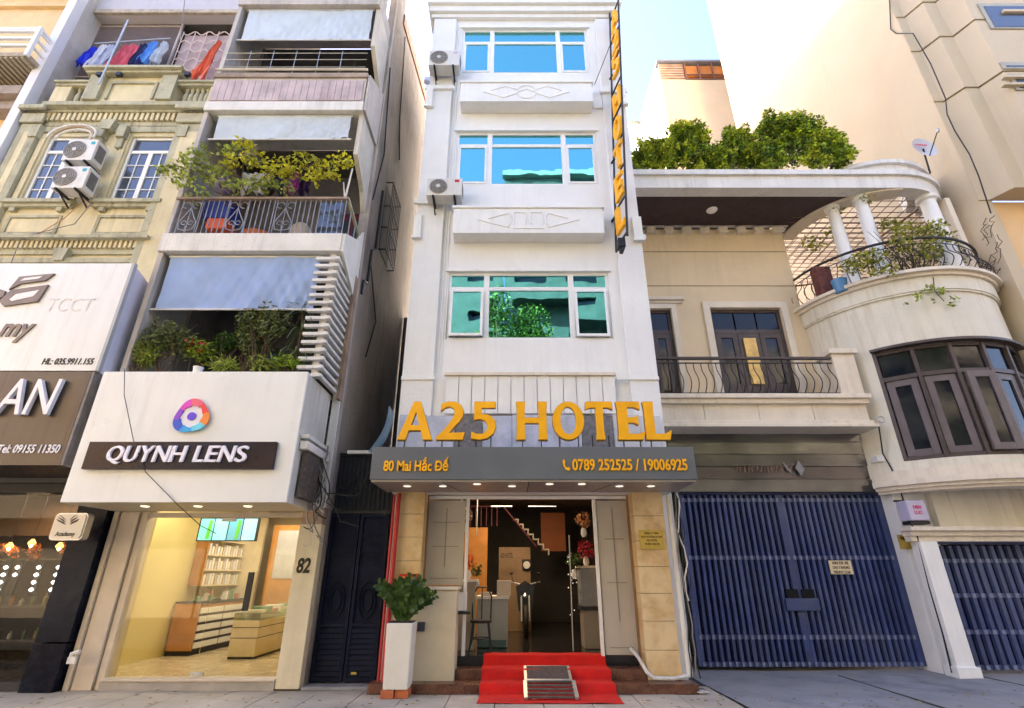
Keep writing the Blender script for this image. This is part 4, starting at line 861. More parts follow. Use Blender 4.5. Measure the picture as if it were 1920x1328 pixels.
# grille window and pipes on the side wall
wg = thing('window_grille', 'dark iron window cage on the alley side wall', 'grille', (-2.95, 9.8, 9)); gz0, gz1 = 8.2, 10.1
b = B()
for i in range(7): y = 9.6 + i * .14; b.bar((-2.83, y, gz0), (-2.83, y, gz1), .02)
for z in (gz0, gz0 + .6, gz0 + 1.2, gz1): b.bar((-2.83, 9.58, z), (-2.83, 10.46, z), .025); b.bar((-2.83, 9.58, z), (-2.995, 9.58, z), .025); b.bar((-2.83, 10.46, z), (-2.995, 10.46, z), .025)
part('bars', b, black_metal, wg); part('pane', B().box(-2.998, -2.985, 9.62, 10.42, gz0 + .05, gz1 - .05), dark_room, wg)
b = B().tube([(-2.96, 9.3, 9.6), (-2.96, 9.3, 8.0), (-2.96, 9.05, 7.8), (-2.96, 9.05, 7.0), (-2.96, 8.8, 6.9), (-2.96, 8.8, 6.6)], .03, 6)
solo('pipe', b, black_metal, 'dark bent pipe on the side wall of the grey townhouse', 'pipe', (-2.96, 9.2, 8), smooth=True)
for k_, pts in enumerate(([(-2.98, 8.72, 12.9), (-2.98, 9.1, 10.5), (-2.98, 8.75, 8.9)], [(-2.98, 9.6, 15.3), (-2.98, 10.0, 12.6), (-2.98, 10.4, 11.6)], [(-2.98, 9.1, 7.6), (-2.98, 10.0, 6.6), (-2.98, 9.6, 5.6)])):
    solo('cable', B().tube(pts, .014, 5), cable_black, ['thin dark cable slanting down the upper side wall', 'thin dark cable near the rust red roof edge', 'thin dark cable low on the alley side wall'][k_], 'cable', pts[0])

# awnings: hanging cloths
def awning(z0, z1, x0, x1, yt, yb, mat, label, folds=.02, seed=1, skew=0):
    rn = random.Random(seed); t = thing('awning', label, 'awning', ((x0 + x1) / 2, yt, z1), 'cloth awnings on the grey townhouse')
    P_ = []; m_, n_ = 18, 60; ph_ = [rn.uniform(0, 6.28) for _ in range(5)]
    for i in range(m_ + 1):
        q = i / m_; row = []
        for j in range(n_ + 1):
            s = j / n_; x = x0 + (x1 - x0) * s + skew * q
            y = yt + (yb - yt) * q + folds * (.25 + q) * (math.sin(s * 19 + ph_[0] + q * 5 + 2 * math.sin(s * 4 + ph_[4])) * .35 + math.sin(s * 57 + ph_[1] - q * 13 + 3 * math.sin(s * 7)) * .25 + math.sin(s * 11 + ph_[2] + q * 2) * .5 + math.sin(s * 95 + ph_[3] + q * 14) * .22) * (.3 + .9 * s)
            z = z1 + (z0 - z1) * q - .012 * math.sin(s * 3.14) * q
            row.append((x, y, z))
        P_.append(row)
    part('cloth', B().sheet(P_, .004), mat, t, smooth=True)
    part('roller', B().tube([(x0 - .03, yt + .02, z1 + .01), (x1 + .03, yt + .02, z1 + .01)], .03, 8), steel, t, smooth=True)
    part('bottom_bar', B().tube([(x0 - .10 + skew, yb + .005, z0 - .012), (x1 + .06 + skew, yb + .005, z0 - .012)], .018, 7), M('white bar', (.7, .7, .72), .4), t, smooth=True)
    return t
awning(Z(581, 7.78), Zs1b - .05, -6.10, -3.42, 7.72, 7.74, blue_cloth, 'wrinkled blue cloth awning just above the plant balcony, lowest of three', .05, 3)
awning(Z(261, 7.75), Zs2b - .05, -6.02, -3.30, 7.72, 7.74, white_cloth, 'bleached white cloth awning between the two balconies, middle of three', .03, 5)
awning(Z(75, 7.75), Zs3b - .03, -6.08, -3.22, 7.72, 7.74, white_cloth, 'pale cloth awning at the top of the grey townhouse, highest of three', .04, 8)

# ------------------------------------------------------------------ the lens shop at street level
SX0, SX1 = -6.33, -3.16; SB, ST = Z(942, 7.4), Z(697, 7.4)
sg = thing('shop_sign', 'big white box sign QUYNH LENS above the lit shop', 'sign', (-4.7, 7.4, SB))
part('panel', B().box(SX0, SX1, 7.40, 7.44, SB, ST), sign_white, sg, bev=.006)
part('return_panel', B().box(SX1 - .02, SX1 - .003, 7.441, 8.5, SB, ST - .02), M('grey white return panel', (.60, .57, .52), .6, .1, 2, .2, streak=.6, dirt=(.3, .25, .2)), sg)
part('return_panel', B().box(SX0 + .003, SX0 + .02, 7.441, 8.5, SB, ST - .02), sign_white, sg)
part('top_cover', B().box(SX0, SX1 - .02, 7.441, 8.69, ST - .04, ST - .01), old_white, sg)
so = part('soffit', B().box(SX0 + .02, SX1 - .02, 7.445, 8.55, SB + .002, SB + .03), M('cream soffit', (.58, .50, .36), .5, .08, 2), sg)
for px in (268, 368, 462): x = X(px, 948, 7.8); part('downlight', B().lathe([(.05, -.01), (.06, 0)], (x, 7.85, SB + .001), 14), lamp_mat('shop front downlight', (1, .85, .6), .35), sg)
part('rack', B().box(-3.13, -3.05, 7.62, 8.35, SB + .1, SB + .75), M('rusty perforated rack', (.10, .08, .07), .9, .4, 20, .8, 40, patch=.6, dirt=(.4, .36, .3)), sg)
part('grey_trim', B().box(-3.15, -3.03, 7.5, 8.5, SB + .78, SB + .9).box(-3.15, -3.03, 7.5, 8.5, SB + .94, SB + 1.0), old_white, sg, bev=.01)
nb0, nb1 = X(165, 855, 7.38), X(517, 855, 7.38)
np_ = part('name_board', B().box(nb0, nb1, 7.33, 7.395, Z(880, 7.35), Z(829, 7.35)), M('deep plum glossy board', (.010, .007, .022), .3, .3, .7, .02, col2=(.045, .02, .015), spec=.25), sg, bev=.004)
xl = 201
for ch, wq_ in zip('QUYNH LENS', (33, 27, 28, 31, 30, 15, 22, 24, 31, 24)):
    if ch != ' ':
        sl_ = .10; g_ = fit(text_solid(ch, .03), X(xl, 852, 7.325), X(xl + wq_, 852, 7.325) - .035, Z(871 if ch == 'Q' else 867, 7.325), Z(837, 7.325), 7.309)
        g_.v = [(v[0] + (v[2] - Z(867, 7.325)) * .12, v[1], v[2]) for v in g_.v]
        g2 = B(); g2.v = [(v[0] + .016, v[1] + .003, v[2] + .004) for v in g_.v] + g_.v; n_g = len(g_.v); g2.f = g_.f + [tuple(i + n_g for i in f) for f in g_.f]
        part('letter', g2, M('lit white letters', (.85, .82, .92), .4, .02, bump=0), np_)
    xl += wq_
# swirling ring logo
lg = part('logo', B().prism([(X(360, 780, 7.36) + .20 * math.cos(a_ * math.pi / 18), Z(780, 7.36) + .20 * math.sin(a_ * math.pi / 18)) for a_ in range(36)], 7.365, 7.398), M('logo white', (.8, .78, .84), .3, .02, bump=0), sg)
lcx, lcz = X(360, 780, 7.36), Z(781, 7.36)
segc = [(.75, .04, .05), (.80, .12, .20), (.70, .05, .50), (.25, .05, .55), (.03, .08, .55), (.02, .35, .75), (.15, .65, .85), (.85, .25, .05)]
for k_ in range(8):
    a0_ = k_ * math.pi / 4 + .25; pts = []
    for i in range(9): a_ = a0_ + i / 8 * .782; rr = .255 + .022 * math.cos(3 * a_ + .4 * 3); pts.append((lcx + rr * 1.0 * math.cos(a_), lcz + rr * math.sin(a_)))
    for i in range(8, -1, -1): a_ = a0_ + i / 8 * .782; rr = .155 + .02 * (i / 8); pts.append((lcx + rr * math.cos(a_), lcz + rr * math.sin(a_)))
    part('logo_segment', B().prism(pts, 7.345, 7.364), M('logo colour %d' % k_, segc[k_], .35, .1, bump=0), lg)
part('logo_dot', B().prism([(lcx + .062 * math.cos(a_ * .2618), lcz + .062 * math.sin(a_ * .2618)) for a_ in range(24)], 7.345, 7.364), M('logo violet', (.12, .05, .65), .35, .1, bump=0), lg)
solo('cable', B().tube([(X(228, 700, 7.3), 7.33, ST + .02), (X(232, 740, 7.3), 7.31, Z(740, 7.3)), (X(250, 825, 7.3), 7.30, Z(825, 7.3)), (X(272, 885, 7.3), 7.31, Z(885, 7.3)), (X(330, 955, 7.4), 7.38, SB - .02), (X(375, 985, 8.0), 8.0, Z(985, 8.0)), (X(402, 1000, 8.5), 8.55, Z(1000, 8.5))], .006, 5), cable_black, 'thin black cable sagging across the white lens shop sign', 'cable', (-5.9, 7.3, 4.4))
# shop front
shop = thing('lens_shop', 'glass shop front of the lens shop between two pale stone columns', 'shop front', (-4.7, 8.65, 0))
colm = M('pale beige column stone', (.58, .49, .40), .5, .1, 3, .1, streak=.4, dirt=(.35, .27, .2))
part('column', B().box(-6.27, -5.98, 8.56, 8.8, 0, SB), colm, shop, bev=.01); part('column', B().box(-5.965, -5.86, 8.60, 8.8, 0, SB), colm, shop, bev=.008)
part('column', B().box(-6.36, -6.285, 8.52, 8.8, 0, SB), colm, shop, bev=.008)
cr = part('column', B().box(-3.37, -3.02, 8.54, 8.8, 0.02, 2.25), M('cream painted column', (.66, .58, .42), .6, .1, 2, .2, streak=.5, dirt=(.4, .3, .2)), shop, 'right column bearing the number 82', bev=.012)
part('column_head', B().box(-3.36, -3.03, 8.56, 8.8, 2.252, 2.9), M('rusty column head', (.40, .28, .2), .85, .3, 6, .5, patch=.6), shop)
letters_on(cr, '82', 557, 582, 1046, 1075, 8.54, ink, .03, .12, .008)
part('sill', B().box(-5.86, -3.37, 8.52, 8.72, 0, .12), M('grey shop sill', (.36, .32, .28), .6, .2, 2, .3, patch=.3), shop, bev=.008)
part('sill_cap', B().box(-5.86, -3.37, 8.50, 8.72, .121, .15), colm, shop, bev=.004)
gl_ = part('glass_pane', B().box(-5.86, -4.62, 8.655, 8.665, .151, SB - .08), shop_glass, shop); part('glass_door', B().box(-4.60, -3.37, 8.655, 8.665, .165, SB - .08), shop_glass, shop)
part('head_frame', B().box(-5.86, -3.37, 8.62, 8.70, SB - .08, SB - .005), colm, shop)
part('door_handle', B().box(X(459, 1110, 8.6), X(470, 1110, 8.6), 8.60, 8.63, Z(1146, 8.6), Z(1073, 8.6)), black_metal, shop, bev=.006)
part('patch_fitting', B().box(-4.66, -4.48, 8.645, 8.675, .165, .215), steel, shop); part('patch_fitting', B().box(-4.68, -4.46, 8.645, 8.675, SB - .14, SB - .085), steel, shop)
# room
rx0, rx1, ry1, rz = -6.53, -3.3, 13.6, 3.0
part('room_wall', B().box(rx0 - .05, rx0, 8.81, ry1, .12, rz), shop_wall, shop, 'yellow left wall of the shop'); part('room_wall', B().box(rx1, rx1 + .05, 8.81, ry1, .12, rz), shop_wall, shop, 'yellow right wall of the shop')
part('room_wall', B().box(rx0, rx1, ry1, ry1 + .05, .12, rz), pale_wood, shop, 'pale wood rear wall of the shop'); part('ceiling', B().box(rx0, rx1, 8.72, ry1, rz, rz + .05), M('shop ceiling', (.62, .52, .36), .6), shop)
part('shop_floor', B().box(rx0, rx1, 8.72, ry1, .02, .12), shop_floor, shop)
part('inner_return', B().box(rx0, -5.87, 8.80, 8.86, .12, rz), shop_wall, shop)
part('screen_wall', B().box(rx0 + .001, -5.9, 12.9, 13.0, .12, rz), pale_wood, shop)
dis = thing('drawer_cabinet', 'low wooden display cabinet of pale drawers along the left shop wall', 'cabinet', (-6.4, 11, .12))
c0, c1, d0, d1 = -6.50, -6.02, 11.0, 12.85; hz_ = Z(1132, 11.0)
part('end_panel', B().box(c0, c1, d0, d0 + .04, .2, hz_), wood, dis, bev=.004); part('carcass', B().box(c0, c1 - .03, d0 + .041, d1, .2, hz_ - .02), wood, dis); part('top', B().box(c0, c1 + .01, d0 - .01, d1, hz_ + .001, hz_ + .03), black_metal, dis); part('plinth', B().box(c0, c1 - .02, d0 + .02, d1, .121, .199), black_metal, dis)
w1 = M('pale drawer front', (.74, .71, .64), .4, .05)
for r_ in range(5):
    zz = .23 + r_ * (hz_ - .26) / 5
    for q in range(2):
        ya = d0 + .06 + q * .9; part('drawer', B().box(c1 - .03, c1 + .004, ya, ya + .85, zz, zz + (hz_ - .26) / 5 - .05), w1, dis, bev=.004)
    part('shelf_edge', B().box(c1 - .03, c1 + .002, d0 + .05, d1, zz - .04, zz - .015), black_metal, dis)
rn = random.Random(5)
for i in range(14): 
    x = c0 + .1 + rn.random() * .28; y = d0 + .15 + rn.random() * 1.5; h_ = rn.uniform(.06, .2); part('packet', B().box(x, x + .09, y, y + .05, hz_ + .032, hz_ + .032 + h_), M('packet %d' % (i % 4), [(.6, .5, .4), (.2, .3, .2), (.5, .2, .15), (.7, .68, .62)][i % 4], .5), dis)
up = thing('wall_display', 'lit wall cabinet of contact lens boxes above the drawer cabinet', 'display cabinet', (-6.5, 11.6, 1.5))
u0, u1 = Z(1098, 11.4), Z(1012, 11.4)
part('side_panel', B().box(-6.52, -6.28, 11.3, 11.34, u0, u1), wood, up); part('back', B().box(-6.52, -6.49, 11.341, 12.88, u0, u1), M('lit shelf back', (.72, .62, .42), .5), up)
for q in range(4): z = u0 + (u1 - u0) * q / 3; part('shelf', B().box(-6.49, -6.28, 11.341, 12.88, z - .015, z + .01), pale_wood, up)
for q in range(3):
    for j in range(13):
        z = u0 + (u1 - u0) * q / 3 + .012; part('lens_box', B().box(-6.38, -6.30, 11.40 + j * .112, 11.48 + j * .112, z, z + (u1 - u0) / 3 - rn.uniform(.07, .14)), M('lens carton %d' % ((j + q) % 3), [(.7, .64, .5), (.5, .38, .34), (.62, .6, .6)][(j + q) % 3], .5), up)
sx = thing('menu_screens', 'row of four glowing blue green screens hanging inside the lens shop', 'screens', (-6.2, 10.8, 2.6))
zz0, zz1 = Z(1013, 10.6), Z(973, 10.6); xa, xb = X(374, 990, 10.6), X(481, 995, 10.6)
part('housing', B().box(xa - .02, xb + .02, 10.605, 10.66, zz0 - .02, zz1 + .02), black_metal, sx); wq = (xb - xa) / 4
for i in range(4):
    x = xa + wq * i; part('screen', B().box(x + .012, x + wq - .012, 10.596, 10.604, zz0, zz1), lamp_mat('screen %d' % i, [(.16, .66, .62), (.22, .62, .80), (.10, .35, .52), (.30, .68, .88)][i], .085), sx)
    if i in (0, 2): part('picture', B().prism([(x + wq * .55, zz0 + .02), (x + wq * .8, zz0 + .03), (x + wq * .85, zz1 - .04), (x + wq * .65, zz1 - .02)], 10.590, 10.5955), lamp_mat('leaf green picture', (.08, .4, .03), .08), sx)
part('hanger', B().tube([(xa + .2, 10.63, zz1), (xa + .2, 10.63, 3.0)], .012, 5).tube([(xb - .2, 10.63, zz1), (xb - .2, 10.63, 3.0)], .012, 5), steel, sx)
ct = thing('glass_counter', 'pale wooden sales counter with glass top near the shop door', 'counter', (-5, 11, .12))
k0, k1, e0, e1 = X(431, 1200, 10.6), X(481, 1200, 10.6), 10.6, 12.6; kz = Z(1150, 10.6)
part('body', B().box(k0, k1, e0, e1, .16, kz - .12), pale_wood, ct, bev=.005); part('plinth', B().box(k0 + .01, k1 - .01, e0 + .01, e1, .121, .159), black_metal, ct)
for z in (.45, .62): part('groove', B().box(k0 - .002, k1 + .003, e0 - .003, e1, z, z + .012), black_metal, ct)
part('glass_top', B().box(k0, k1, e0, e1, kz - .118, kz), glass('green counter glass', (.6, .8, .6), .1), ct); part('return_body', B().box(k1 + .001, -3.32, e1 - .5, e1, .13, kz - .13), pale_wood, ct)
for i in range(6): y = e0 + .2 + i * .28; part('tray', B().box(k0 + .08, k1 - .08, y, y + .18, kz + .001, kz + .04 + .05 * (i % 2)), M('packet %d' % (i % 4), (.5, .5, .5), .5), ct)
# rear cupboard and hanging picture
rc = thing('rear_cupboard', 'orange wood cupboard with grey mirror at the right rear of the lens shop', 'cupboard', (-3.9, 13, .12))
part('frame', B().box(X(512, 1000, 12.8), -3.31, 12.8, 13.2, .13, 2.6), wood, rc); part('mirror', B().box(X(523, 1000, 12.78), -3.4, 12.78, 12.798, Z(1085, 12.78), Z(995, 12.78)), M('grey mirror', (.42, .4, .4), .2), rc)
for n_, px in enumerate((363, 395, 432)):
    x = X(px, 966, 9.8); t = thing('spotlight', 'small ceiling spotlight in the lens shop, %s of three' % ('leftmost', 'middle', 'rightmost')[n_], 'spotlight', (x, 9.8, 2.8), 'spotlights in the lens shop')
    part('stem', B().tube([(x, 9.8, 2.8), (x, 9.8, 3.0)], .008, 5), black_metal, t); part('lamp', B().lathe([(.045, -.09), (.05, 0), (.02, .03)], (x, 9.8, 2.78), 12), lamp_mat('shop spot', (1, .8, .5), 1.2), t)
for (x, y, e_) in ((-5.6, 9.9, 7), (-4.9, 11.8, 9)):
    ll = bpy.data.lights.new('shop_lamp', 'AREA'); ll.energy = e_; ll.color = (1, .91, .74); ll.size = 1.5
    lo = bpy.data.objects.new('shop_lamp', ll); COL.objects.link(lo); lo.location = (x, y, 2.92)

# ------------------------------------------------------------------ plants and clutter on the two balconies of 82
rnd = random.Random(21)
def shrub(name, label, c, rad, n, size, mat, stems=6, base=None, group=None, narrow=.5, cat='plant', pot=None, wild=0, fl=None):
    t = thing(name, label, cat, (c[0], c[1], base if base is not None else c[2] - rad[2]), group)
    b = B(); k_ = max(3, n // 140)
    for i in range(k_):
        q = (c[0] + rnd.uniform(-.6, .6) * rad[0], c[1] + rnd.uniform(-.5, .5) * rad[1], c[2] + rnd.uniform(-.6, .6) * rad[2]); f_ = rnd.uniform(.28, .55)
        b.leaves(q, (rad[0] * f_ + wild, rad[1] * f_ + wild * .5, rad[2] * f_ + wild), n // k_, size, rnd, narrow)
    part('foliage', b, mat, t)
    s = B(); z0 = base if base is not None else c[2] - rad[2]
    for i in range(stems):
        s.tube([(c[0] + rnd.uniform(-.06, .06), c[1], z0), (c[0] + rnd.uniform(-.4, .4) * rad[0], c[1] + rnd.uniform(-.3, .3) * rad[1], (z0 + c[2]) / 2), (c[0] + rnd.uniform(-.9, .9) * rad[0], c[1] + rnd.uniform(-.6, .6) * rad[1], c[2] + rnd.uniform(0, .8) * rad[2])], [.014, .009, .004], 5)
    part('stem', s, bark, t)
    if pot: part('pot', B().lathe([(.09, 0), (.13, .2), (.14, .22)], (c[0], c[1], z0 - .2), 14), pot, t, smooth=True)
    if fl: part('flowers', B().leaves((c[0], c[1] - rad[1] * .6, c[2] + rad[2] * .3), (rad[0] * .7, rad[1] * .4, rad[2] * .5), 26, .06, rnd, .9), fl, t)
    return t
PB = 4.45; YP = 7.75
def at(px, py, Y): return (X(px, py, Y), Y, Z(py, Y))
P_ = [('spiky yellow green plant at the left end of the sign top', 262, 668, .22, .28, leaf_lime, 160, .13, .22, None),
      ('tall loose grey green bush left of the dark post', 318, 640, .42, .42, leaf_grey, 620, .07, .5, None),
      ('red flowering plant under the dark post', 372, 665, .28, .22, leaf_mid, 300, .07, .4, M('red blossom', (.45, .02, .03), .6, .3, 5, island=.4)),
      ('low spiky plant right of the red flowers', 430, 680, .25, .16, leaf_lime, 220, .13, .2, None),
      ('dense dark bush in the middle of the plant balcony', 475, 628, .34, .42, leaf_grey, 650, .065, .6, None),
      ('blue green low bush under the dim window', 425, 650, .26, .22, leaf_dark, 260, .08, .5, None),
      ('tall dusty bush reaching up under the blue awning', 500, 600, .36, .34, leaf_grey, 420, .08, .5, None),
      ('yellow edged rosette at the balcony front', 480, 683, .24, .14, leaf_lime, 180, .15, .18, None),
      ('low orange brown plant at the right end of the plant balcony', 545, 683, .22, .14, leaf_mid, 140, .09, .4, None)]
for lab, px, py, rx_, rz_, mt, n_, sz_, nr, fl_ in P_:
    c = at(px, py, YP + rnd.uniform(-.05, .25)); shrub('balcony_plant', lab, c, (rx_ * 1.15, .24, rz_ * 1.1), int(n_ * 2.1), sz_, mt, 9, PB - .02, 'plants on the lower balcony of the grey townhouse', nr, wild=.05, fl=fl_)
# strap-leaved palm with drooping blades
t = thing('strap_leaf_plant', 'plant with long drooping strap leaves beside the white louvres', 'plant', (X(545, 640, 7.9), 7.9, PB), 'plants on the lower balcony of the grey townhouse')
lb = B(); sm = B(); cx, cy = X(560, 640, 7.9), 7.9
for hz in (4.9, 5.35, 5.7):
    for i in range(26):
        a_ = rnd.uniform(0, 6.28); ln = rnd.uniform(.4, .75); p = Vector((cx, cy, hz)); d = Vector((math.cos(a_), math.sin(a_) * .6, rnd.uniform(.2, .9))).normalized(); side = Vector((-math.sin(a_), math.cos(a_), 0)) * .022; pr = None
        for k_ in range(7):
            q = k_ / 6; p2 = Vector((cx, cy, hz)) + d * ln * q - Vector((0, 0, .55 * q * q)); w_ = side * (1 - q * .85)
            if pr is not None: lb.add([pr[0], pr[1], p2 + w_, p2 - w_], [(0, 1, 2, 3)])
            pr = (p2 - w_, p2 + w_)
sm.tube([(cx, cy, PB), (cx + .02, cy, 5.0), (cx - .01, cy, 5.7)], .025, 6); part('leaf_blades', lb, M('dusty strap leaf', (.12, .16, .09), .45, .3, 5, 0, island=.5), t); part('trunk', sm, bark, t)
solo('cup', B().lathe([(.06, 0), (.07, .1), (.08, .12)], (X(372, 690, 7.5), 7.5, ST - .01), 12), white_trim, 'small white cup on top of the white lens shop sign', 'cup', (-5.3, 7.5, ST), smooth=True)
# upper balcony: vine and clutter
t = thing('climbing_vine', 'yellow green climbing vine spilling over the iron balcony railing', 'vine', (-4.8, 7.6, RZ1))
vy = B(); vl = B(); vs_ = B()
pts_y = [(455, 270, .22), (475, 300, .30), (520, 312, .28), (560, 300, .26), (600, 310, .26), (640, 300, .20), (430, 300, .22), (590, 330, .22), (500, 335, .2), (545, 325, .22), (620, 322, .18), (652, 305, .12)]
pts_l = [(360, 300, .30), (335, 318, .28), (380, 325, .34), (410, 330, .3), (430, 280, .22), (345, 340, .24), (470, 345, .25), (505, 350, .22), (375, 285, .22), (310, 322, .18), (440, 350, .2), (535, 352, .15), (378, 362, .12), (360, 372, .10)]
for lst, bb_, dens in ((pts_y, vy, 62), (pts_l, vl, 58)):
    for px, py, r_ in lst: bb_.leaves(at(px, py, 7.55 + rnd.uniform(-.15, .15)), (r_, .16, r_ * .75), int(dens * (r_ / .22) ** 1.3), .095, rnd, .62)
for (px, py, _r) in pts_l[::2] + pts_y[::2]:
    e_ = at(px, py, 7.5); vs_.tube([(X(455, 365, 7.7) + rnd.uniform(-.4, .4), 7.75, RZ1 - .1), ((e_[0] + X(455, 365, 7.7)) / 2, 7.62, (e_[2] + RZ1) / 2 + .05), (e_[0], e_[1], e_[2] + .15)], [.014, .010, .005], 5)
part('yellow_foliage', vy, leaf_yellow, t); part('lime_foliage', vl, leaf_lime, t); part('stem', vs_, bark, t)
def cloth_item(name, label, cat, px0_, px1_, py0_, py1_, Y, mat, group=None, seed=0, taper=0, extra=None, tilt=0):
    rn = random.Random(seed); ym = (py0_ + py1_) / 2; x0, x1 = X(px0_, ym, Y), X(px1_, ym, Y); z0, z1 = Z(py1_, Y), Z(py0_, Y); P_ = []
    for i in range(11):
        q = i / 10; row = []
        for j in range(17):
            s = j / 16; wd_ = 1 - taper * (1 - q); xx = (x0 + x1) / 2 + (s - .5) * (x1 - x0) * wd_ + tilt * q
            row.append((xx + .02 * math.sin(q * 9 + seed * 3) + rn.uniform(-.006, .006), Y + .045 * math.sin(s * 14 + seed + q * 2.5) * (.4 + q) + .02 * math.sin(s * 33 + seed * 2 + q * 6), z1 + (z0 - z1) * q * (1 - .10 * math.sin(s * 9 + seed) - .05 * math.sin(s * 23 + seed)) - .07 * (2 * s - 1) ** 2 * (1 if taper else 0)))
        P_.append(row)
    return solo(name, B().sheet(P_, .02), mat, label, cat, ((x0 + x1) / 2, Y, z1), group, smooth=True)
cl = lambda n_, c_: M(n_, c_, .9, .15, 5, .3, 18, trans=.15)
cloth_item('garment', 'magenta garment hanging on the iron balcony', 'garment', 540, 562, 322, 362, 7.85, cl('magenta cloth', (.42, .05, .30)), 'clothes on the iron balcony', 1, .4)
cloth_item('garment', 'dark purple garment beside the magenta one', 'garment', 563, 584, 324, 362, 7.88, cl('purple cloth', (.05, .02, .07)), 'clothes on the iron balcony', 2, .3)
cloth_item('garment', 'navy garment left of the magenta one on the iron balcony', 'garment', 508, 536, 322, 362, 7.88, cl('navy cloth', (.03, .03, .07)), 'clothes on the iron balcony', 3, .3)
cloth_item('garment', 'white flowered cloth behind the yellow vine', 'garment', 450, 505, 325, 362, 7.9, cl('white floral cloth', (.55, .5, .48)), 'clothes on the iron balcony', 4)
solo('bag', B().lathe([(.05, 0), (.16, .08), (.17, .22), (.08, .34), (.03, .36)], at(416, 360, 7.85), 12), cl('lilac bag', (.45, .40, .65)), 'lilac and pink bundle behind the left end of the iron balcony', 'bundle', at(416, 360, 7.85), smooth=True)
solo('crate', B().box(X(392, 410, 7.9), X(430, 410, 7.9), 7.85, 8.2, Z(428, 7.85), Z(409, 7.85)), M('orange plastic', (.65, .10, .03), .45), 'orange plastic crate behind the iron railing', 'crate', at(410, 428, 7.9), bev=.02)
solo('tub', B().lathe([(.24, 0), (.30, .16), (.31, .18)], (X(490, 430, 8.0), 8.0, Zs1), 18), terracotta, 'wide terracotta tub behind the middle of the iron railing', 'tub', (-4.9, 8, Zs1), smooth=True)
solo('crate', B().box(X(390, 380, 8.1), X(440, 380, 8.1), 8.05, 8.4, Z(408, 8.05), Z(375, 8.05)), M('royal blue plastic', (.02, .04, .30), .45), 'blue crate above the orange one behind the iron railing', 'crate', at(410, 405, 8.1), bev=.02)
solo('sack', B().lathe([(.1, 0), (.2, .1), (.2, .35), (.1, .48)], (X(565, 430, 8.0), 8.0, Zs1), 14), M('beige sack', (.4, .32, .24), .9), 'beige sack at the right behind the iron railing', 'sack', (-4.2, 8, Zs1), smooth=True)
solo('stacked_panes', B().box(X(600, 400, 8.1), X(642, 400, 8.1), 8.1, 8.14, Zs1, Z(380, 8.1)), sky_glass, 'grey green pane leaning at the right end of the iron balcony', 'pane', (-3.6, 8.1, Zs1))
ac_px(440, 482, 268, 292, 8.6, 'air conditioner in deep shade under the middle awning', badge=(.1, .1, .12))
# ------------------------------------------------------------------ faded yellow townhouse with classical trim
YY = 8.75; yx0, yx1 = -11.20, -6.42
yh = thing('yellow_townhouse', 'faded yellow townhouse with dentil cornices and two white windows', 'house', (-8.8, YY, 0))
xR0, xR1 = X(200, 380, YY), X(290, 380, YY); xL0, xL1 = X(35, 380, YY), X(125, 380, YY); wz0, wz1 = Z(380, YY), Z(256, YY)
ztop = Z(205, YY)
part('wall', wall(yx0, yx1, 3.0, ztop, YY, .2, [(xL0, xL1, wz0, wz1), (xR0, xR1, wz0, wz1)]), yellow_wall, yh)
part('side_wall', B().prism([(8.95, 3.1), (16, 3.1), (16, 12), (8.95, 12)], yx1 - .1, yx1 - .001, 'x'), grey_render, yh); part('side_wall', B().prism([(8.95, 0), (16, 0), (16, 12), (8.95, 12)], yx0, yx0 + .1, 'x'), grey_render, yh)
part('room_wall', B().box(yx0 + .2, yx1 - .2, 10.2, 10.3, 3, ztop), dark_room, yh)
part('roof_deck', B().box(yx0 + .1, yx1 - .1, 8.96, 16, ztop - .1, ztop), concrete, yh)
def yellow_window(x0, x1, z0, z1):
    t_ = .06; Yf = YY + .05; zt = z1 - (z1 - z0) * .22; xm = (x0 + x1) / 2
    f = B().box(x0, x0 + t_, Yf, Yf + .08, z0, z1).box(x1 - t_, x1, Yf, Yf + .08, z0, z1).box(x0 + t_, x1 - t_, Yf, Yf + .08, z0, z0 + t_).box(x0 + t_, x1 - t_, Yf, Yf + .08, z1 - t_, z1).box(x0 + t_, x1 - t_, Yf + .002, Yf + .078, zt - .04, zt + .04).box(xm - .05, xm + .05, Yf + .001, Yf + .079, z0 + t_, zt - .04)
    o = part('window', f, white_frame, yh, bev=.006)
    part('pane', B().box(x0 + t_, x1 - t_, Yf + .03, Yf + .04, zt + .04, z1 - t_), sky_glass, o)
    for a, c in ((x0 + t_, xm - .05), (xm + .05, x1 - t_)):
        part('pane', B().box(a, c, Yf + .03, Yf + .04, z0 + t_, zt - .04), sky_glass, o)
        g = B(); mc = (a + c) / 2; g.box(mc - .01, mc + .01, Yf + .012, Yf + .028, z0 + t_, zt - .04)
        for q in (.25, .5, .75): z = z0 + t_ + (zt - z0 - .1) * q; g.box(a, c, Yf + .010, Yf + .029, z - .01, z + .01)
        part('glazing_bars', g, white_frame, o)
yellow_window(xL0, xL1, wz0, wz1); yellow_window(xR0, xR1, wz0, wz1)
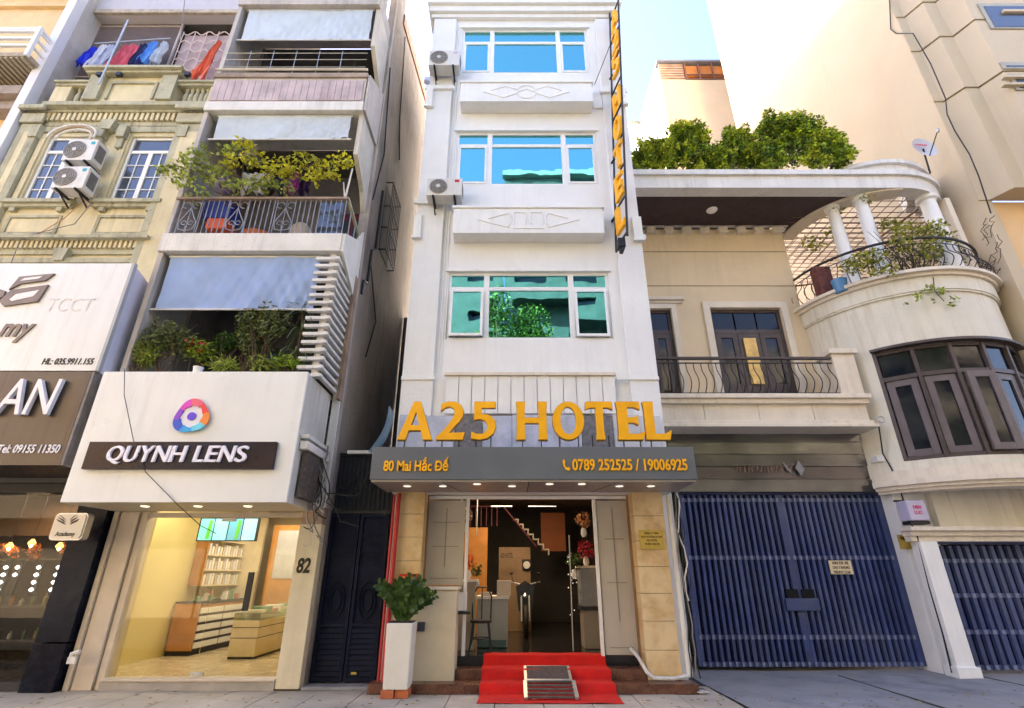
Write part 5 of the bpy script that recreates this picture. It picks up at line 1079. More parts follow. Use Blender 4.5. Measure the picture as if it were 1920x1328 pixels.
for a, c in ((xL0, xL1), (xR0, xR1)):
    part('sill', moulding(B(), a - .14, c + .14, [(wz0 - .10, wz0 - .01, .16), (wz0 - .18, wz0 - .101, .10)], YY, YY - .001), olive_trim, yh, bev=.008)
    for x in (a - .05, c - .08): part('sill_bracket', B().box(x, x + .12, YY - .09, YY - .001, wz0 - .28, wz0 - .181), olive_trim, yh, bev=.01)
    p0, p1 = Z(442, YY), Z(405, YY); b = B()
    b.box(a - .05, c + .05, YY - .03, YY - .001, p0, p0 + .06).box(a - .05, c + .05, YY - .03, YY - .001, p1 - .06, p1).box(a - .05, a + .01, YY - .03, YY - .001, p0 + .06, p1 - .06).box(c - .01, c + .05, YY - .03, YY - .001, p0 + .06, p1 - .06)
    part('panel_moulding', b, olive_trim, yh, bev=.008)
    # architrave with ears
    boxes('architrave', yellow_wall, yh, [(a - .16, a - .04, YY - .04, YY - .001, wz0, wz1 + .05), (c + .04, c + .16, YY - .04, YY - .001, wz0, wz1 + .05)], bev=.01)
for x in (xL0 - .35, xL1 + .12, xR1 + .10, xR0 - .26):
    part('corbel', B().box(x, x + .2, YY - .16, YY - .001, wz1 - .15, wz1 + .18).box(x + .03, x + .17, YY - .10, YY - .001, wz1 - .42, wz1 - .151), olive_trim, yh, bev=.012)
def dentil_cornice(zd0, zd1, zc1, lab, x0, x1):
    o = part('cornice', moulding(B(), x0, x1, [(zd1 + .002, zd1 + .07, .14), (zd1 + .071, zc1, .22)], YY, YY - .001), olive_trim, yh, lab, bev=.01)
    part('cornice_base', B().box(x0, x1, YY - .05, YY - .001, zd0 - .12, zd0 - .002), olive_trim, yh, bev=.01)
    n_ = 36; first = None; wd_ = (x1 - x0) / n_
    for i in range(n_):
        if first is None: first = part('dentil', B().box(x0 + .02, x0 + .02 + wd_ * .55, YY - .11, YY - .001, zd0, zd1), yellow_wall, o)
        else: again(first, (wd_ * i, 0, 0))
dentil_cornice(Z(232, YY), Z(219, YY), Z(205, 8.6), 'upper dentil cornice', yx0 + .1, yx1 - .35)
dentil_cornice(Z(470, YY), Z(457, YY), Z(449, 8.6), 'lower dentil cornice above the white sign', yx0 + .1, X(275, 460, YY))
part('frieze', B().box(yx0 + .1, X(262, 490, YY), YY - .10, YY - .001, Z(497, YY), Z(488, YY)), olive_trim, yh, bev=.01)
part('keystone', B().prism([(X(120, 490, YY) - .09, Z(495, YY)), (X(120, 490, YY) + .09, Z(495, YY)), (X(120, 490, YY) + .14, Z(474, YY)), (X(120, 490, YY) - .14, Z(474, YY))], YY - .16, YY - .001), olive_trim, yh, bev=.01)
kx = X(212, 240, YY); part('keystone', B().prism([(kx - .1, Z(252, YY)), (kx + .1, Z(252, YY)), (kx + .16, Z(236, YY)), (kx - .16, Z(236, YY))], YY - .18, YY - .001), olive_trim, yh, bev=.01)
part('head_band', B().box(xL0 - .3, xR1 + .3, YY - .045, YY - .001, Z(250, YY), Z(240, YY)), olive_trim, yh, bev=.01)
for a, c, lab in ((-7.62, -6.86, 'right olive pilaster'), (yx0 + .02, -10.72, 'left olive pilaster')):
    o = part('pilaster', B().box(a, c, YY - .12, YY - .001, 5.0, Z(240, YY)), olive_trim, yh, lab, bev=.012)
    part('inner_panel', B().box(a + .16, c - .16, YY - .126, YY - .121, 6.0, Z(255, YY)), yellow_wall, o)
    part('capital', B().box(a - .06, c + .06, YY - .3, YY - .225, Z(222, YY), Z(205, 8.6)).box(a - .03, c + .03, YY - .18, YY - .121, Z(240, YY), Z(224, YY)), olive_trim, o, bev=.012)
part('edge_strip', B().box(-6.83, yx1, YY - .06, YY - .001, 4.6, ztop + .1), M('olive strip', (.42, .41, .28), .85, .2, 2, .4, 18, streak=.8, dirt=(.18, .15, .1)), yh, bev=.01)
# attic: balustrades either side of a raised block
az0, az1 = ztop, Z(158, 8.7); bz = Z(136, 8.6)
def atx(px, py): return X(px, py, 8.7)
part('attic_base', B().box(yx0 + .25, yx1 - .4, 8.62, 8.9, az0 + .001, az0 + .12), olive_trim, yh, bev=.01)
part('attic_rail', moulding(B(), yx0 + .35, atx(165, 165), [(az1 - .10, az1 - .03, .05), (az1 - .029, az1 + .03, .10)], 8.7, 8.88), olive_trim, yh, bev=.008)
part('attic_rail', moulding(B(), atx(330, 165), yx1 - .45, [(az1 - .10, az1 - .03, .05), (az1 - .029, az1 + .03, .10)], 8.7, 8.88), olive_trim, yh, bev=.008)
bl = None
prof_ = [(.05, 0), (.05, .05), (.03, .10), (.055, .25), (.06, .38), (.035, .55), (.05, .62), (.05, .68)]
hb_ = (az1 - .1) - (az0 + .12)
for x0_, x1_ in ((-10.45, -9.65), (atx(335, 190), atx(385, 190))):
    for i in range(5):
        x = x0_ + (x1_ - x0_) * (i + .5) / 5
        if bl is None: bl = part('baluster', B().lathe([(r_, z_ / .68 * hb_) for r_, z_ in prof_], (x, 8.79, az0 + .121), 10), olive_trim, yh, smooth=True); bx2 = x
        else: again(bl, (x - bx2, 0, 0))
boxes('attic_post', yellow_wall, yh, [(yx0 + .3, -10.5, 8.68, 8.9, az0 + .121, az1 - .101), (atx(388, 190), yx1 - .45, 8.68, 8.9, az0 + .121, az1 - .101)], bev=.01)
m0, m1 = atx(172, 170), atx(332, 170)
part('attic_block', B().box(m0, m1, 8.66, 8.95, az0 + .121, bz - .12), yellow_wall, yh)
boxes('attic_block_pier', olive_trim, yh, [(m0 - .02, m0 + .32, 8.56, 8.659, az0 + .121, bz - .12), (m1 - .34, m1 + .02, 8.56, 8.659, az0 + .121, bz - .12)], bev=.012)
part('attic_block_cornice', moulding(B(), m0 - .08, m1 + .08, [(bz - .118, bz - .05, .06), (bz - .049, bz + .03, .14)], 8.56, 8.95), olive_trim, yh, bev=.01)
b = B(); i0, i1, q0, q1 = m0 + .45, m1 - .45, az0 + .2, bz - .28
b.box(i0, i1, 8.62, 8.659, q1 - .06, q1).box(i0, i0 + .06, 8.62, 8.659, q0, q1 - .06).box(i1 - .06, i1, 8.62, 8.659, q0, q1 - .06); part('panel_moulding', b, olive_trim, yh, bev=.008)
for px in (205, 240, 365): part('flood_lamp', B().bar((atx(px, 150) - .1, 8.62, bz - .1), (atx(px, 150) + .06, 8.42, bz - .3), .04).box(atx(px, 150) + .0, atx(px, 150) + .12, 8.36, 8.44, bz - .38, bz - .28), black_metal, yh)
# top storey with drying cage, set back
KY = 9.3; kz0, kz1 = ztop + .05, Z(47, KY)
cgx0, cgx1 = -11.6, X(443, 100, KY)
top = thing('rooftop_cage', 'dark barred drying cage on top of the yellow townhouse under a lilac grey fascia', 'cage', (-9.3, KY, ztop))
part('fascia', B().box(cgx0, cgx1 + .3, KY - .25, KY, kz1 + .02, kz1 + 1.6), M('lilac grey render', (.50, .48, .52), .8, .07, 1.2, .2, streak=.4, dirt=(.34, .3, .32)), top)
part('fascia_lip', B().box(cgx0 - .05, cgx1 + .35, KY - .33, KY - .251, kz1 + .02, kz1 + .16), M('rust stained lip', (.45, .38, .30), .85, .3, 5, .5, streak=.8, patch=.5), top, bev=.01)
part('back_wall', B().box(cgx0, cgx1, KY + 1.6, KY + 1.7, kz0, kz1), dark_room, top); part('ceiling', B().box(cgx0, cgx1, KY, KY + 1.6, kz1 + .02, kz1 + .1), dark_room, top)
part('side_wall', B().box(cgx0 - .1, cgx0, KY - .3, KY + 1.7, kz0, kz1), grey_side, top); part('side_wall', B().box(cgx1, cgx1 + .1, KY, KY + 1.7, kz0, kz1), grey_side, top)
b0 = None; ncg = 62
for i in range(ncg):
    x = cgx0 + .12 + i * (X(325, 100, KY) - cgx0 - .15) / ncg
    if b0 is None: b0 = part('bar', B().bar((x, KY, kz0), (x, KY, kz1), .020), M('brown cage bar', (.20, .15, .14), .6), top); bx3 = x
    else: again(b0, (x - bx3, 0, 0))
b = B()
for z in (kz0 + .1, kz0 + .9, kz0 + 1.7, kz1 - .1): b.bar((cgx0, KY - .02, z), (X(325, 100, KY), KY - .02, z), .03)
b.bar((X(325, 100, KY), KY - .02, kz0), (X(325, 100, KY), KY - .02, kz1), .05).bar((cgx0 + .3, KY - .03, kz1 - .2), (cgx0 + .1, KY - .03, kz0), .06)
part('frame', b, M('pale cage frame', (.42, .36, .33), .6), top)
# lattice screen right
x0, x1 = X(328, 100, KY) + .04, cgx1; part('cloth_backing', B().box(x0, x1, KY + .06, KY + .08, kz0 + .3, kz1 - .35), M('pink grey tarpaulin', (.42, .33, .34), .85, .2, 3, .4, 10), top)
b = B(); nn = 9
for i in range(nn + 1):
    z = kz0 + .3 + (kz1 - kz0 - .65) * i / nn; pts = [(x0 + (x1 - x0) * j / 24, KY, z + .07 * math.sin(j * 1.05 + (i % 2) * math.pi)) for j in range(25)]; b.tube(pts, .014, 5)
for j in range(6): x = x0 + (x1 - x0) * j / 5; b.tube([(x, KY - .01, kz0 + .25), (x, KY - .01, kz1 - .3)], .014, 5)
part('lattice', b, M('pale pink lattice', (.66, .54, .52), .55), top)
solo('pole', B().tube([(X(185, 158, 8.4), 8.4, Z(158, 8.4)), (X(240, 38, 8.2), 8.2, Z(38, 8.2))], .022, 7), steel, 'long pale pole slanting across the drying cage', 'pole', at(185, 158, 8.4), smooth=True)
b = B().tube([(X(345, 0, 8.9), 8.9, Z(-5, 8.9)), (X(338, 75, 8.9), 8.9, Z(75, 8.9))], .012, 5); solo('wire', b, cable_grey, 'thin wire hanging over the lilac grey fascia', 'wire', at(345, 0, 8.9))
b = B().tube([at(178, 82, 9.0), at(320, 72, 9.0)], .015, 6); solo('clothes_rail', b, steel, 'clothes rail in front of the drying cage', 'clothes rail', at(178, 82, 9.0))
L_ = 'laundry on the drying rail'
for i, (nm, a, c, y0, y1, colr, tp) in enumerate((('deep blue shirt at the left end of the drying rail', 158, 180, 88, 120, (.02, .04, .62), .3), ('white shirt second on the drying rail', 178, 196, 84, 128, (.68, .70, .80), .3), ('pale grey blue shirt left of the pole on the drying rail', 192, 210, 84, 130, (.5, .54, .70), .3),
    ('wide red plaid shirt in the middle of the drying rail', 213, 262, 84, 132, (.55, .10, .15), .35), ('dark blue garment right of the red plaid shirt', 254, 272, 82, 128, (.03, .04, .14), .3), ('sky blue shirt on the right part of the drying rail', 270, 295, 78, 116, (.12, .32, .80), .35), ('small white and blue cloth at the right end of the drying rail', 294, 312, 78, 116, (.62, .68, .78), .3))):
    cloth_item('garment', nm, 'garment', a, c, y0, y1, 8.98 + .02 * (i % 2), cl('laundry %d' % i, colr), L_, i, tp, tilt=-.12)
cloth_item('garment', 'orange red cloth hanging alone before the pink lattice', 'garment', 388, 412, 76, 144, 9.05, cl('orange cloth', (.85, .20, .12)), None, 9, .7, tilt=-.22)
# two stacked air conditioners and their hoses
ac_px(122, 178, 262, 300, 8.30, 'upper of two stacked air conditioners between the yellow house windows', badge=(.02, .35, .40))
ac_px(102, 162, 312, 352, 8.25, 'lower of two stacked air conditioners between the yellow house windows', badge=(.02, .35, .40))
hs = thing('hoses', 'looping pale hoses above the stacked air conditioners', 'hoses', at(150, 250, 8.5))
for k_ in range(3):
    r_ = .30 + .05 * k_; c = at(138, 258, 8.5); part('hose', B().tube([(c[0] + r_ * 1.3 * math.cos(q * .35 - .3), 8.5 - .03 * k_, c[2] + r_ * .8 * math.sin(q * .35 - .2)) for q in range(11)], .022, 6), [old_white, M('tan hose', (.4, .3, .2), .7), old_white][k_], hs, smooth=True)
solo('cable', B().tube([at(170, 365, 8.6), at(120, 410, 8.65), at(70, 440, 8.65)], .008, 5), M('orange cable', (.5, .22, .08), .6), 'thin orange cable slanting below the stacked air conditioners', 'cable', at(170, 365, 8.6))
solo('cable', B().tube([at(185, 365, 8.6), at(140, 420, 8.65), at(40, 445, 8.6), at(20, 495, 8.5)], .010, 5), cable_grey, 'grey cable sagging toward the left end of the white sign', 'cable', at(185, 365, 8.6))

# ------------------------------------------------------------------ far left neighbour
fl_ = thing('cream_apartment_house', 'cream apartment house at the left edge with a white railed balcony', 'house', (-13, 9, 0))
cr2 = M('orange cream render', (.70, .50, .26), .8, .12, 1.5, .2, streak=.4, dirt=(.4, .28, .15))
FY = 9.2; f0, f1 = -18.5, -11.5
wf = [(X(8, 150, FY) - .9, X(8, 150, FY) + .25, Z(178, FY), Z(118, FY)), (X(25, 150, FY), X(62, 150, FY), Z(178, FY), Z(118, FY))]
part('wall', wall(f0, f1, 3.0, 20, FY, .2, wf), cr2, fl_); part('side_wall', B().box(f1 + .001, f1 + .05, FY - .6, 14, 3, 20), white_wall, fl_)
for w__ in wf:
    o = part('window', B().box(w__[0], w__[0] + .07, FY + .02, FY + .1, w__[2], w__[3]).box(w__[1] - .07, w__[1], FY + .02, FY + .1, w__[2], w__[3]).box(w__[0] + .07, w__[1] - .07, FY + .02, FY + .1, w__[2], w__[2] + .07).box(w__[0] + .07, w__[1] - .07, FY + .02, FY + .1, w__[3] - .07, w__[3]), white_frame, fl_)
    part('pane', B().box(w__[0] + .07, w__[1] - .07, FY + .05, FY + .06, w__[2] + .07, w__[3] - .07), sky_glass, o); g = B()
    for i in range(9): x = w__[0] + .1 + i * (w__[1] - w__[0] - .2) / 8; g.bar((x, FY - .02, w__[2]), (x, FY - .02, w__[3]), .015)
    part('window_grille', g, M('pale grille', (.6, .62, .66), .5), o)
part('room_wall', B().box(f0, f1, 10.6, 10.7, 3, 20), dark_room, fl_)
q0, q1 = Z(105, 8.2), Z(60, 8.2); bx1_ = X(60, 85, 8.2)
bs_ = part('balcony', B().box(f0, bx1_, 8.2, FY - .001, q0, q0 + .12), M('slatted balcony underside', (.36, .3, .22), .8, .3, 8, .3), fl_)
b = B()
for z in (q0 + .35, q0 + .6, q0 + .85, q1 + .1): b.bar((f0, 8.2, z), (bx1_, 8.2, z), .06); b.bar((bx1_, 8.2, z), (bx1_, FY, z), .05)
b.box(bx1_ - .04, bx1_ + .04, 8.16, 8.24, q0, q1 + .15); part('railing', b, white_trim, bs_)
b = B()
for i in range(26): x = bx1_ - .1 - i * .13; b.box(x - .03, x + .03, 8.22, FY - .01, q0 - .045, q0 - .002)
part('underside_slats', b, M('grey tan slats', (.42, .37, .3), .7), bs_, kind=None)
part('cornice', moulding(B(), f0, X(30, 190, 8.8), [(Z(200, 8.8), Z(185, 8.8), .05), (Z(185, 8.8) + .001, Z(170, 8.8), .25)], 8.9, FY - .001), M('brown grey cornice', (.34, .28, .24), .8, .2, 3, .4, streak=.6), fl_, bev=.01)
part('ledge', moulding(B(), f0, f1 + .2, [(Z(-5, FY), Z(-12, FY), .2), (Z(18, FY), Z(12, FY), .1)], FY, FY - .001), cr2, fl_, bev=.01)
fin = part('fin_wall', B().box(-11.46, -11.24, 8.52, 8.75, 6.0, 19), M('lavender white fin', (.68, .67, .70), .7, .06, 1.5, .2, streak=.3, dirt=(.5, .46, .44)), fl_, 'tall narrow white fin beside the yellow townhouse')
part('fin_side', B().box(-11.30, -11.25, 8.751, 9.6, ztop, 19), grey_side, fl_)

# ------------------------------------------------------------------ signs and shop at the lower left
UX1 = -6.47; u0, u1 = 4.42, Z(494, 7.4)
sw = thing('shop_sign', 'large white sign box with a bronze winged emblem and script ending', 'sign', (-9, 7.4, u0))
part('panel', B().box(-13.5, UX1, 7.40, 7.45, u0, u1), sign_white, sw, bev=.006)
part('trim', B().box(UX1 + .001, UX1 + .05, 7.39, 7.46, u0, u1), M('grey trim strip', (.4, .4, .42), .4), sw)
part('side_panel', B().prism([(7.461, u0), (8.69, u0), (8.69, u1 - .35), (7.461, u1)], UX1 - .04, UX1 - .001, 'x'), M('lavender side panel', (.66, .64, .74), .6, .08, 1.2, .2, streak=.35, dirt=(.4, .38, .4)), sw)
part('top_cover', B().box(-13.5, UX1 - .041, 7.451, 8.69, u1 - .37, u1 - .36), old_white, sw)
bronze = M('bronze emblem', (.20, .15, .12), .45, .2, 3, .05, metal=.3); SY = 7.385
def pxpoly(pts, Y): return [(X(a, c, Y), Z(c, Y)) for a, c in pts]
for pts in ([(18, 544), (38, 520), (104, 514), (86, 527), (40, 533)], [(0, 566), (22, 545), (92, 535), (72, 566), (8, 575)]):
    part('emblem', B().prism(pxpoly(pts, SY), SY - .02, SY + .012), bronze, sw)
part('emblem_gap', B().prism(pxpoly([(20, 563), (32, 553), (76, 545), (64, 557), (24, 566)], SY), SY - .024, SY - .0205), sign_white, sw); part('emblem_gap', B().prism(pxpoly([(40, 528), (48, 523), (82, 519), (74, 524)], SY), SY - .024, SY - .0205), sign_white, sw)
part('emblem', B().prism(pxpoly([(-30, 560), (-8, 540), (12, 547), (8, 556), (-6, 566)], SY), SY - .02, SY + .012), bronze, sw)
letters_on(sw, 'my', 0, 62, 608, 643, 7.398, bronze, .02, .25, .02, split=True)
letters_on(sw, 'HL: 035.9911.155', 80, 176, 672, 684, 7.398, ink, .012, .2, .006)
ghost = M('faint removed letter marks', (.66, .63, .61), .7, .3, 8, patch=.4)
letters_on(sw, 'TCCT', 90, 176, 560, 584, 7.398, ghost, -.01, .1, .002)
an0 = Z(872, 7.4); sn = thing('shop_sign', 'dark bronze sign box with white AN letters and telephone number', 'sign', (-9, 7.4, an0))
pb = M('brushed bronze sheet', (.085, .068, .052), .35, .12, .8, .05, metal=.55, streak=.9, dirt=(.06, .04, .035))
part('panel', B().box(-13.5, -6.52, 7.405, 7.45, an0, 4.405), pb, sn)
part('side_panel', B().box(-6.519, -6.48, 7.41, 8.3, an0, 4.40), M('grimy side sheet', (.25, .23, .22), .7, .3, 4, streak=.7), sn)
wl = M('white pearl letters', (.80, .77, .82), .35, .03, bump=0)
letters_on(sn, 'AN', 4, 112, 713, 779, 7.385, wl, .0, .13, .06, split=True)
letters_on(sn, 'Tel: 09155 11350', -3, 113, 834, 850, 7.403, wl, .018, .12, .01)
ls_ = thing('dark_shop', 'dark glass shop front at the left edge with glowing shelves inside', 'shop front', (-9, 8.6, 0))
part('canopy_underside', B().box(-13.5, -6.5, 7.45, 8.7, an0 + .005, an0 + .05), black_metal, ls_); part('fascia', B().box(-13.5, -6.9, 8.5, 8.6, Z(905, 8.5), Z(880, 8.5)), M('grey fascia strip', (.06, .06, .065), .5), ls_); part('head', B().box(-13.5, -6.5, 8.62, 8.75, Z(925, 8.5), an0 + .005), black_metal, ls_)
part('column', B().box(-6.88, -6.40, 8.42, 8.8, .62, 2.9), M('black polished granite', (.008, .008, .014), .25, .4, 3, .03, col2=(.012, .016, .028), spec=.08), ls_, 'black polished column'); part('column_base', B().box(-6.88, -6.40, 8.40, 8.8, 0, .6), M('black polished granite', (.01, .01, .01)), ls_, bev=.006)
part('glass_pane', B().box(-9.9, -6.9, 8.60, 8.612, .12, 2.75), night_glass, ls_); part('glass_pane', B().box(-13.4, -9.93, 8.60, 8.612, .12, 2.75), night_glass, ls_)
part('sill', B().box(-13.5, -6.89, 8.5, 8.7, 0, .119), black_metal, ls_); part('mullion', B().box(-9.93, -9.9, 8.58, 8.63, .12, 2.75), black_metal, ls_)
part('room', B().box(-13.5, -7.02, 12.0, 12.1, 0, 3), dark_room, ls_); part('room_side', B().box(-7.06, -7.02, 8.81, 12, 0, 3), dark_room, ls_); part('room_ceiling', B().box(-13.5, -7.06, 8.8, 12, 2.95, 3), dark_room, ls_); part('room_floor', B().box(-13.5, -7.06, 8.7, 12, .02, .1), M('dark shop floor', (.07, .065, .06), .2), ls_)
part('inner_wall', B().box(-13.5, -7.06, 10.4, 10.5, 2.2, 2.95), M('tan display head', (.16, .10, .06), .6), ls_)
wb = lamp_mat('vanity bulb', (.95, .97, 1), .9); ob = lamp_mat('orange shelf glow', (1, .45, .1), 2)
for px in (6, 28, 68, 105):
    rk = thing('vanity_light', 'column of round white vanity lamps in the dark shop, %s' % {6: 'leftmost', 28: 'second from the left', 68: 'brightest, third from the left', 105: 'rightmost'}[px], 'lamp', (X(px, 1080, 9.4), 9.4, 1.2), 'vanity lamps in the dark shop'); x = X(px, 1080, 9.4)
    part('strip', B().box(x - .05, x + .05, 9.41, 9.44, Z(1118, 9.4), Z(1050, 9.4)), black_metal, rk)
    for i in range(4 if px != 28 else 2): part('bulb', B().lathe([(.01, -.03), (.035, 0), (.01, .03)], (x, 9.39, Z(1064 + i * 14, 9.4)), 10), wb, rk, smooth=True)
for i, px in enumerate((5, 30, 62, 75, 118)):
    c = at(px, 1030 + 8 * (i % 2), 9.6); shrub('flower_bunch', 'orange lit flower bunch on the dark shop shelf, %s' % ('far left', 'second from left', 'third from left', 'fourth from left', 'far right')[i], c, (.14, .1, .12), 90, .06, M('lit orange petals', (.55, .2, .05), .6, .3, island=.5), 3, cat='flowers', group='flower bunches in the dark shop')
for i, px in enumerate((18, 60, 112)):  # glowing pendants added to give the shop a warm lit look
    c = at(px, 1024 - 6 * (i % 2), 9.5); t = thing('added_glow', 'amber glow added in the dark shop, %s' % ('leftmost', 'middle', 'rightmost')[i], 'lamp', c, 'added amber glows in the dark shop'); part('cord', B().tube([(c[0], c[1], c[2]), (c[0], c[1], 2.95)], .005, 4), black_metal, t); part('shade', B().lathe([(.02, .06), (.06, 0), (.05, -.03)][::-1], c, 12), lamp_mat('added amber shade', (1, .42, .10), .9), t, smooth=True)
    part('added_bulb', B().lathe([(.005, -.03), (.03, 0), (.005, .03)], (c[0], c[1], c[2] - .05), 8), lamp_mat('added amber bulb', (1, .7, .35), 3), t)
sh = thing('shelf_unit', 'shelf with small bottles behind the dark shop glass', 'shelf', (-8.5, 9.8, .1))
for z in (.5, 1.0, 1.75): part('shelf', B().box(-12.8, -7.2, 9.6, 9.95, z, z + .03), M('smoked shelf', (.12, .10, .09), .3), sh)
rn = random.Random(11)
for z in (.531, 1.031):
    for i in range(26): x = -12.6 + i * .2 + rn.uniform(-.03, .03); h_ = rn.uniform(.1, .26); part('bottle', B().lathe([(.035, 0), (.035, h_ * .7), (.015, h_ * .8), (.015, h_)], (x, 9.75, z), 8), M('bottle %d' % (i % 4), [(.3, .12, .04), (.5, .48, .42), (.1, .15, .08), (.35, .3, .12)][i % 4], .25), sh)
ll = bpy.data.lights.new('dark_shop_lamp', 'AREA'); ll.energy = 9; ll.color = (1, .7, .45); ll.size = 1.0
lo = bpy.data.objects.new('dark_shop_lamp', ll); COL.objects.link(lo); lo.location = (-8.4, 9.5, 2.85)
# square blade sign
ac_ = thing('blade_sign', 'small rounded square blade sign with winged emblem and the word Academy', 'sign', at(125, 990, 8.0))
ax0, ax1 = X(96, 990, 7.95), X(158, 990, 7.95); aa0, aa1 = Z(1013, 7.95), Z(962, 7.95)
def rr(x0, x1, z0, z1, r, n=5):
    o = []
    for cx, cz, a0 in ((x1 - r, z0 + r, -90), (x1 - r, z1 - r, 0), (x0 + r, z1 - r, 90), (x0 + r, z0 + r, 180)):
        for i in range(n + 1): a = R(a0 + 90 * i / n); o.append((cx + r * math.cos(a), cz + r * math.sin(a)))
    return o
part('face', B().prism(rr(ax0 + .02, ax1 - .02, aa0 + .02, aa1 - .02, .05), 7.945, 7.96), M('lit sign face', (.72, .64, .54), .4, .04), ac_); part('casing', B().prism(rr(ax0, ax1, aa0, aa1, .06), 7.961, 8.08), M('silver casing', (.5, .5, .52), .3, metal=.6), ac_)
part('arm', B().box(ax1 - .001, -6.7, 8.0, 8.05, (aa0 + aa1) / 2 - .02, (aa0 + aa1) / 2 + .02).box(-6.75, -6.7, 8.0, 8.42, (aa0 + aa1) / 2 - .02, (aa0 + aa1) / 2 + .02), black_metal, ac_)
b = B(); ym = 7.942
for s in (-1, 1):
    for k_ in range(3):
        c_ = (127, 985); b.prism(pxpoly([(c_[0] + s * 4, 984 - k_ * 4), (c_[0] + s * (17 - 2 * k_), 978 - k_ * 5), (c_[0] + s * (22 - 3 * k_), 973 - k_ * 4), (c_[0] + s * 8, 979 - k_ * 4)], ym), ym - .004, ym + .0025)
part('emblem', b, ink, ac_); part('lettering', fit(text_solid('Academy', .004, .01, .1), X(103, 1003, ym), X(140, 1003, ym), Z(1008, ym), Z(997, ym), ym), ink, ac_)
b = B().tube([at(150, 1222, 8.36), at(135, 1226, 8.36), at(131, 1240, 8.36)], .03, 7).box(X(126, 1240, 8.35), X(141, 1240, 8.35), 8.34, 8.38, Z(1245, 8.35), Z(1232, 8.35))
solo('wall_mark', b, M('peeled white sticker', (.75, .72, .70), .5), 'white hooked shape low on the black polished column', 'sticker', at(140, 1235, 8.36))
# ------------------------------------------------------------------ villa: recessed wing with balcony under a roof slab, and a round bay
VY = 10.6; vil = thing('villa', 'cream villa with columned round bay, iron balcony and deep roof slab', 'villa', (6, VY, 0))
CX, CY, CR = 8.8, 10.95, 2.05
v0 = 2.66; vx1 = 7.2
SF = 9.08; zs0, zs1 = Z(352, SF), Z(322, SF)
d0 = (X(1226, 700, VY), X(1262, 700, VY), Z(738, VY), Z(580, VY)); d1 = (X(1333, 640, VY), X(1478, 640, VY) - .03, Z(722, VY), Z(578, VY))
zb = Z(742, 9.6)
d0 = (3.16, 3.72, zb + .02, Z(580, VY)); d1 = (4.62, 6.28, zb + .02 + .25, Z(579, VY))
part('wall', wall(v0, 6.78, zb - 1.0, zs0, VY, .2, [d0, d1]), cream_wall, vil); part('return_wall', B().box(6.58, 6.78, VY + .201, 16, zb - 1, zs0), cream_wall, vil)
part('left_wall', B().box(v0 - .02, v0, 9.9, 20, 0, zs0), cream_wall, vil); part('room_wall', B().box(v0, 6.57, 12.4, 12.5, 0, zs0), dark_room, vil)
b = B()
for z in (Z(473, VY), Z(537, VY)): b.box(v0, 6.75, VY - .012, VY - .001, z, z + .02)
part('band_line', b, M('painted groove shade', (.40, .30, .2), .8), vil)  # raised strips; the grooves' shade is put into their darker colour
for i in range(9):
    x = v0 + .25 + i * .45
    if x > 6.6: break
    part('bracket', B().box(x, x + .22, VY - .13, VY - .001, zs0 - .17, zs0 - .001), cream_trim, vil, bev=.01)
def frame_around(x0, x1, z0, z1, Y, w_, d, mat, par, name='architrave'):
    b = B().box(x0 - w_, x0, Y - d, Y - .001, z0, z1 + w_).box(x1, x1 + w_, Y - d, Y - .001, z0, z1 + w_).box(x0, x1, Y - d, Y - .001, z1, z1 + w_); return part(name, b, mat, par, bev=.012)
frame_around(*d0[:2], d0[2], d0[3], VY, .12, .05, cream_trim, vil); part('hood', moulding(B(), d0[0] - .25, d0[1] + .25, [(d0[3] + .14, d0[3] + .2, .06), (d0[3] + .201, d0[3] + .28, .12)], VY, VY - .001), cream_trim, vil, bev=.01)
frame_around(*d1[:2], d1[2], d1[3], VY, .16, .06, cream_trim, vil)
def french(x0, x1, z0, z1, Y, n_, par):
    t_ = .07; Yf = Y + .06; zt = z1 - .55
    f = B().box(x0, x0 + t_, Yf, Yf + .08, z0, z1).box(x1 - t_, x1, Yf, Yf + .08, z0, z1).box(x0 + t_, x1 - t_, Yf, Yf + .08, z1 - t_, z1).box(x0 + t_, x1 - t_, Yf, Yf + .08, z0, z0 + t_).box(x0 + t_, x1 - t_, Yf + .002, Yf + .078, zt - .06, zt + .04)
    o = part('window', f, brown_frame, par, bev=.006); w_ = (x1 - x0 - 2 * t_) / n_
    for i in range(n_):
        a = x0 + t_ + w_ * i; c = a + w_
        part('pane', B().box(a + .02, c - .02, Yf + .03, Yf + .04, zt + .04, z1 - t_), dark_glass, o)
        s = B(); e = .12; y0_, y1_ = Yf + .004, Yf + .07
        s.box(a + .004, a + e, y0_, y1_, z0 + t_, zt - .06).box(c - e, c - .004, y0_, y1_, z0 + t_, zt - .06).box(a + e, c - e, y0_, y1_, zt - .06 - e, zt - .06).box(a + e, c - e, y0_, y1_, z0 + t_, z0 + t_ + .3)
        part('sash', s, brown_frame, o, bev=.006); part('pane', B().box(a + e, c - e, Yf + .03, Yf + .04, z0 + t_ + .3, zt - .06 - e), dark_glass, o)
    return o
french(*d0[:2], d0[2], d0[3], VY, 1, vil); french(*d1[:2], d1[2], d1[3], VY, 3, vil)
part('door_curtain', B().box(5.30, 5.58, VY + .02, VY + .055, d1[2] + .35, d1[3] - .75), M('golden door panel', (.85, .52, .16), .35, .3, 5), vil, 'golden panel in the middle leaf of the balcony door')
# small stone balusters under the door sill line
b0 = None
for i in range(11):
    x = 4.72 + i * .145
    if b0 is None: b0 = part('sill_stone', B().box(x, x + .1, VY - .08, VY - .002, zb + .05, zb + .2), white_trim, vil, bev=.01); xq = x
    else: again(b0, (x - xq, 0, 0))
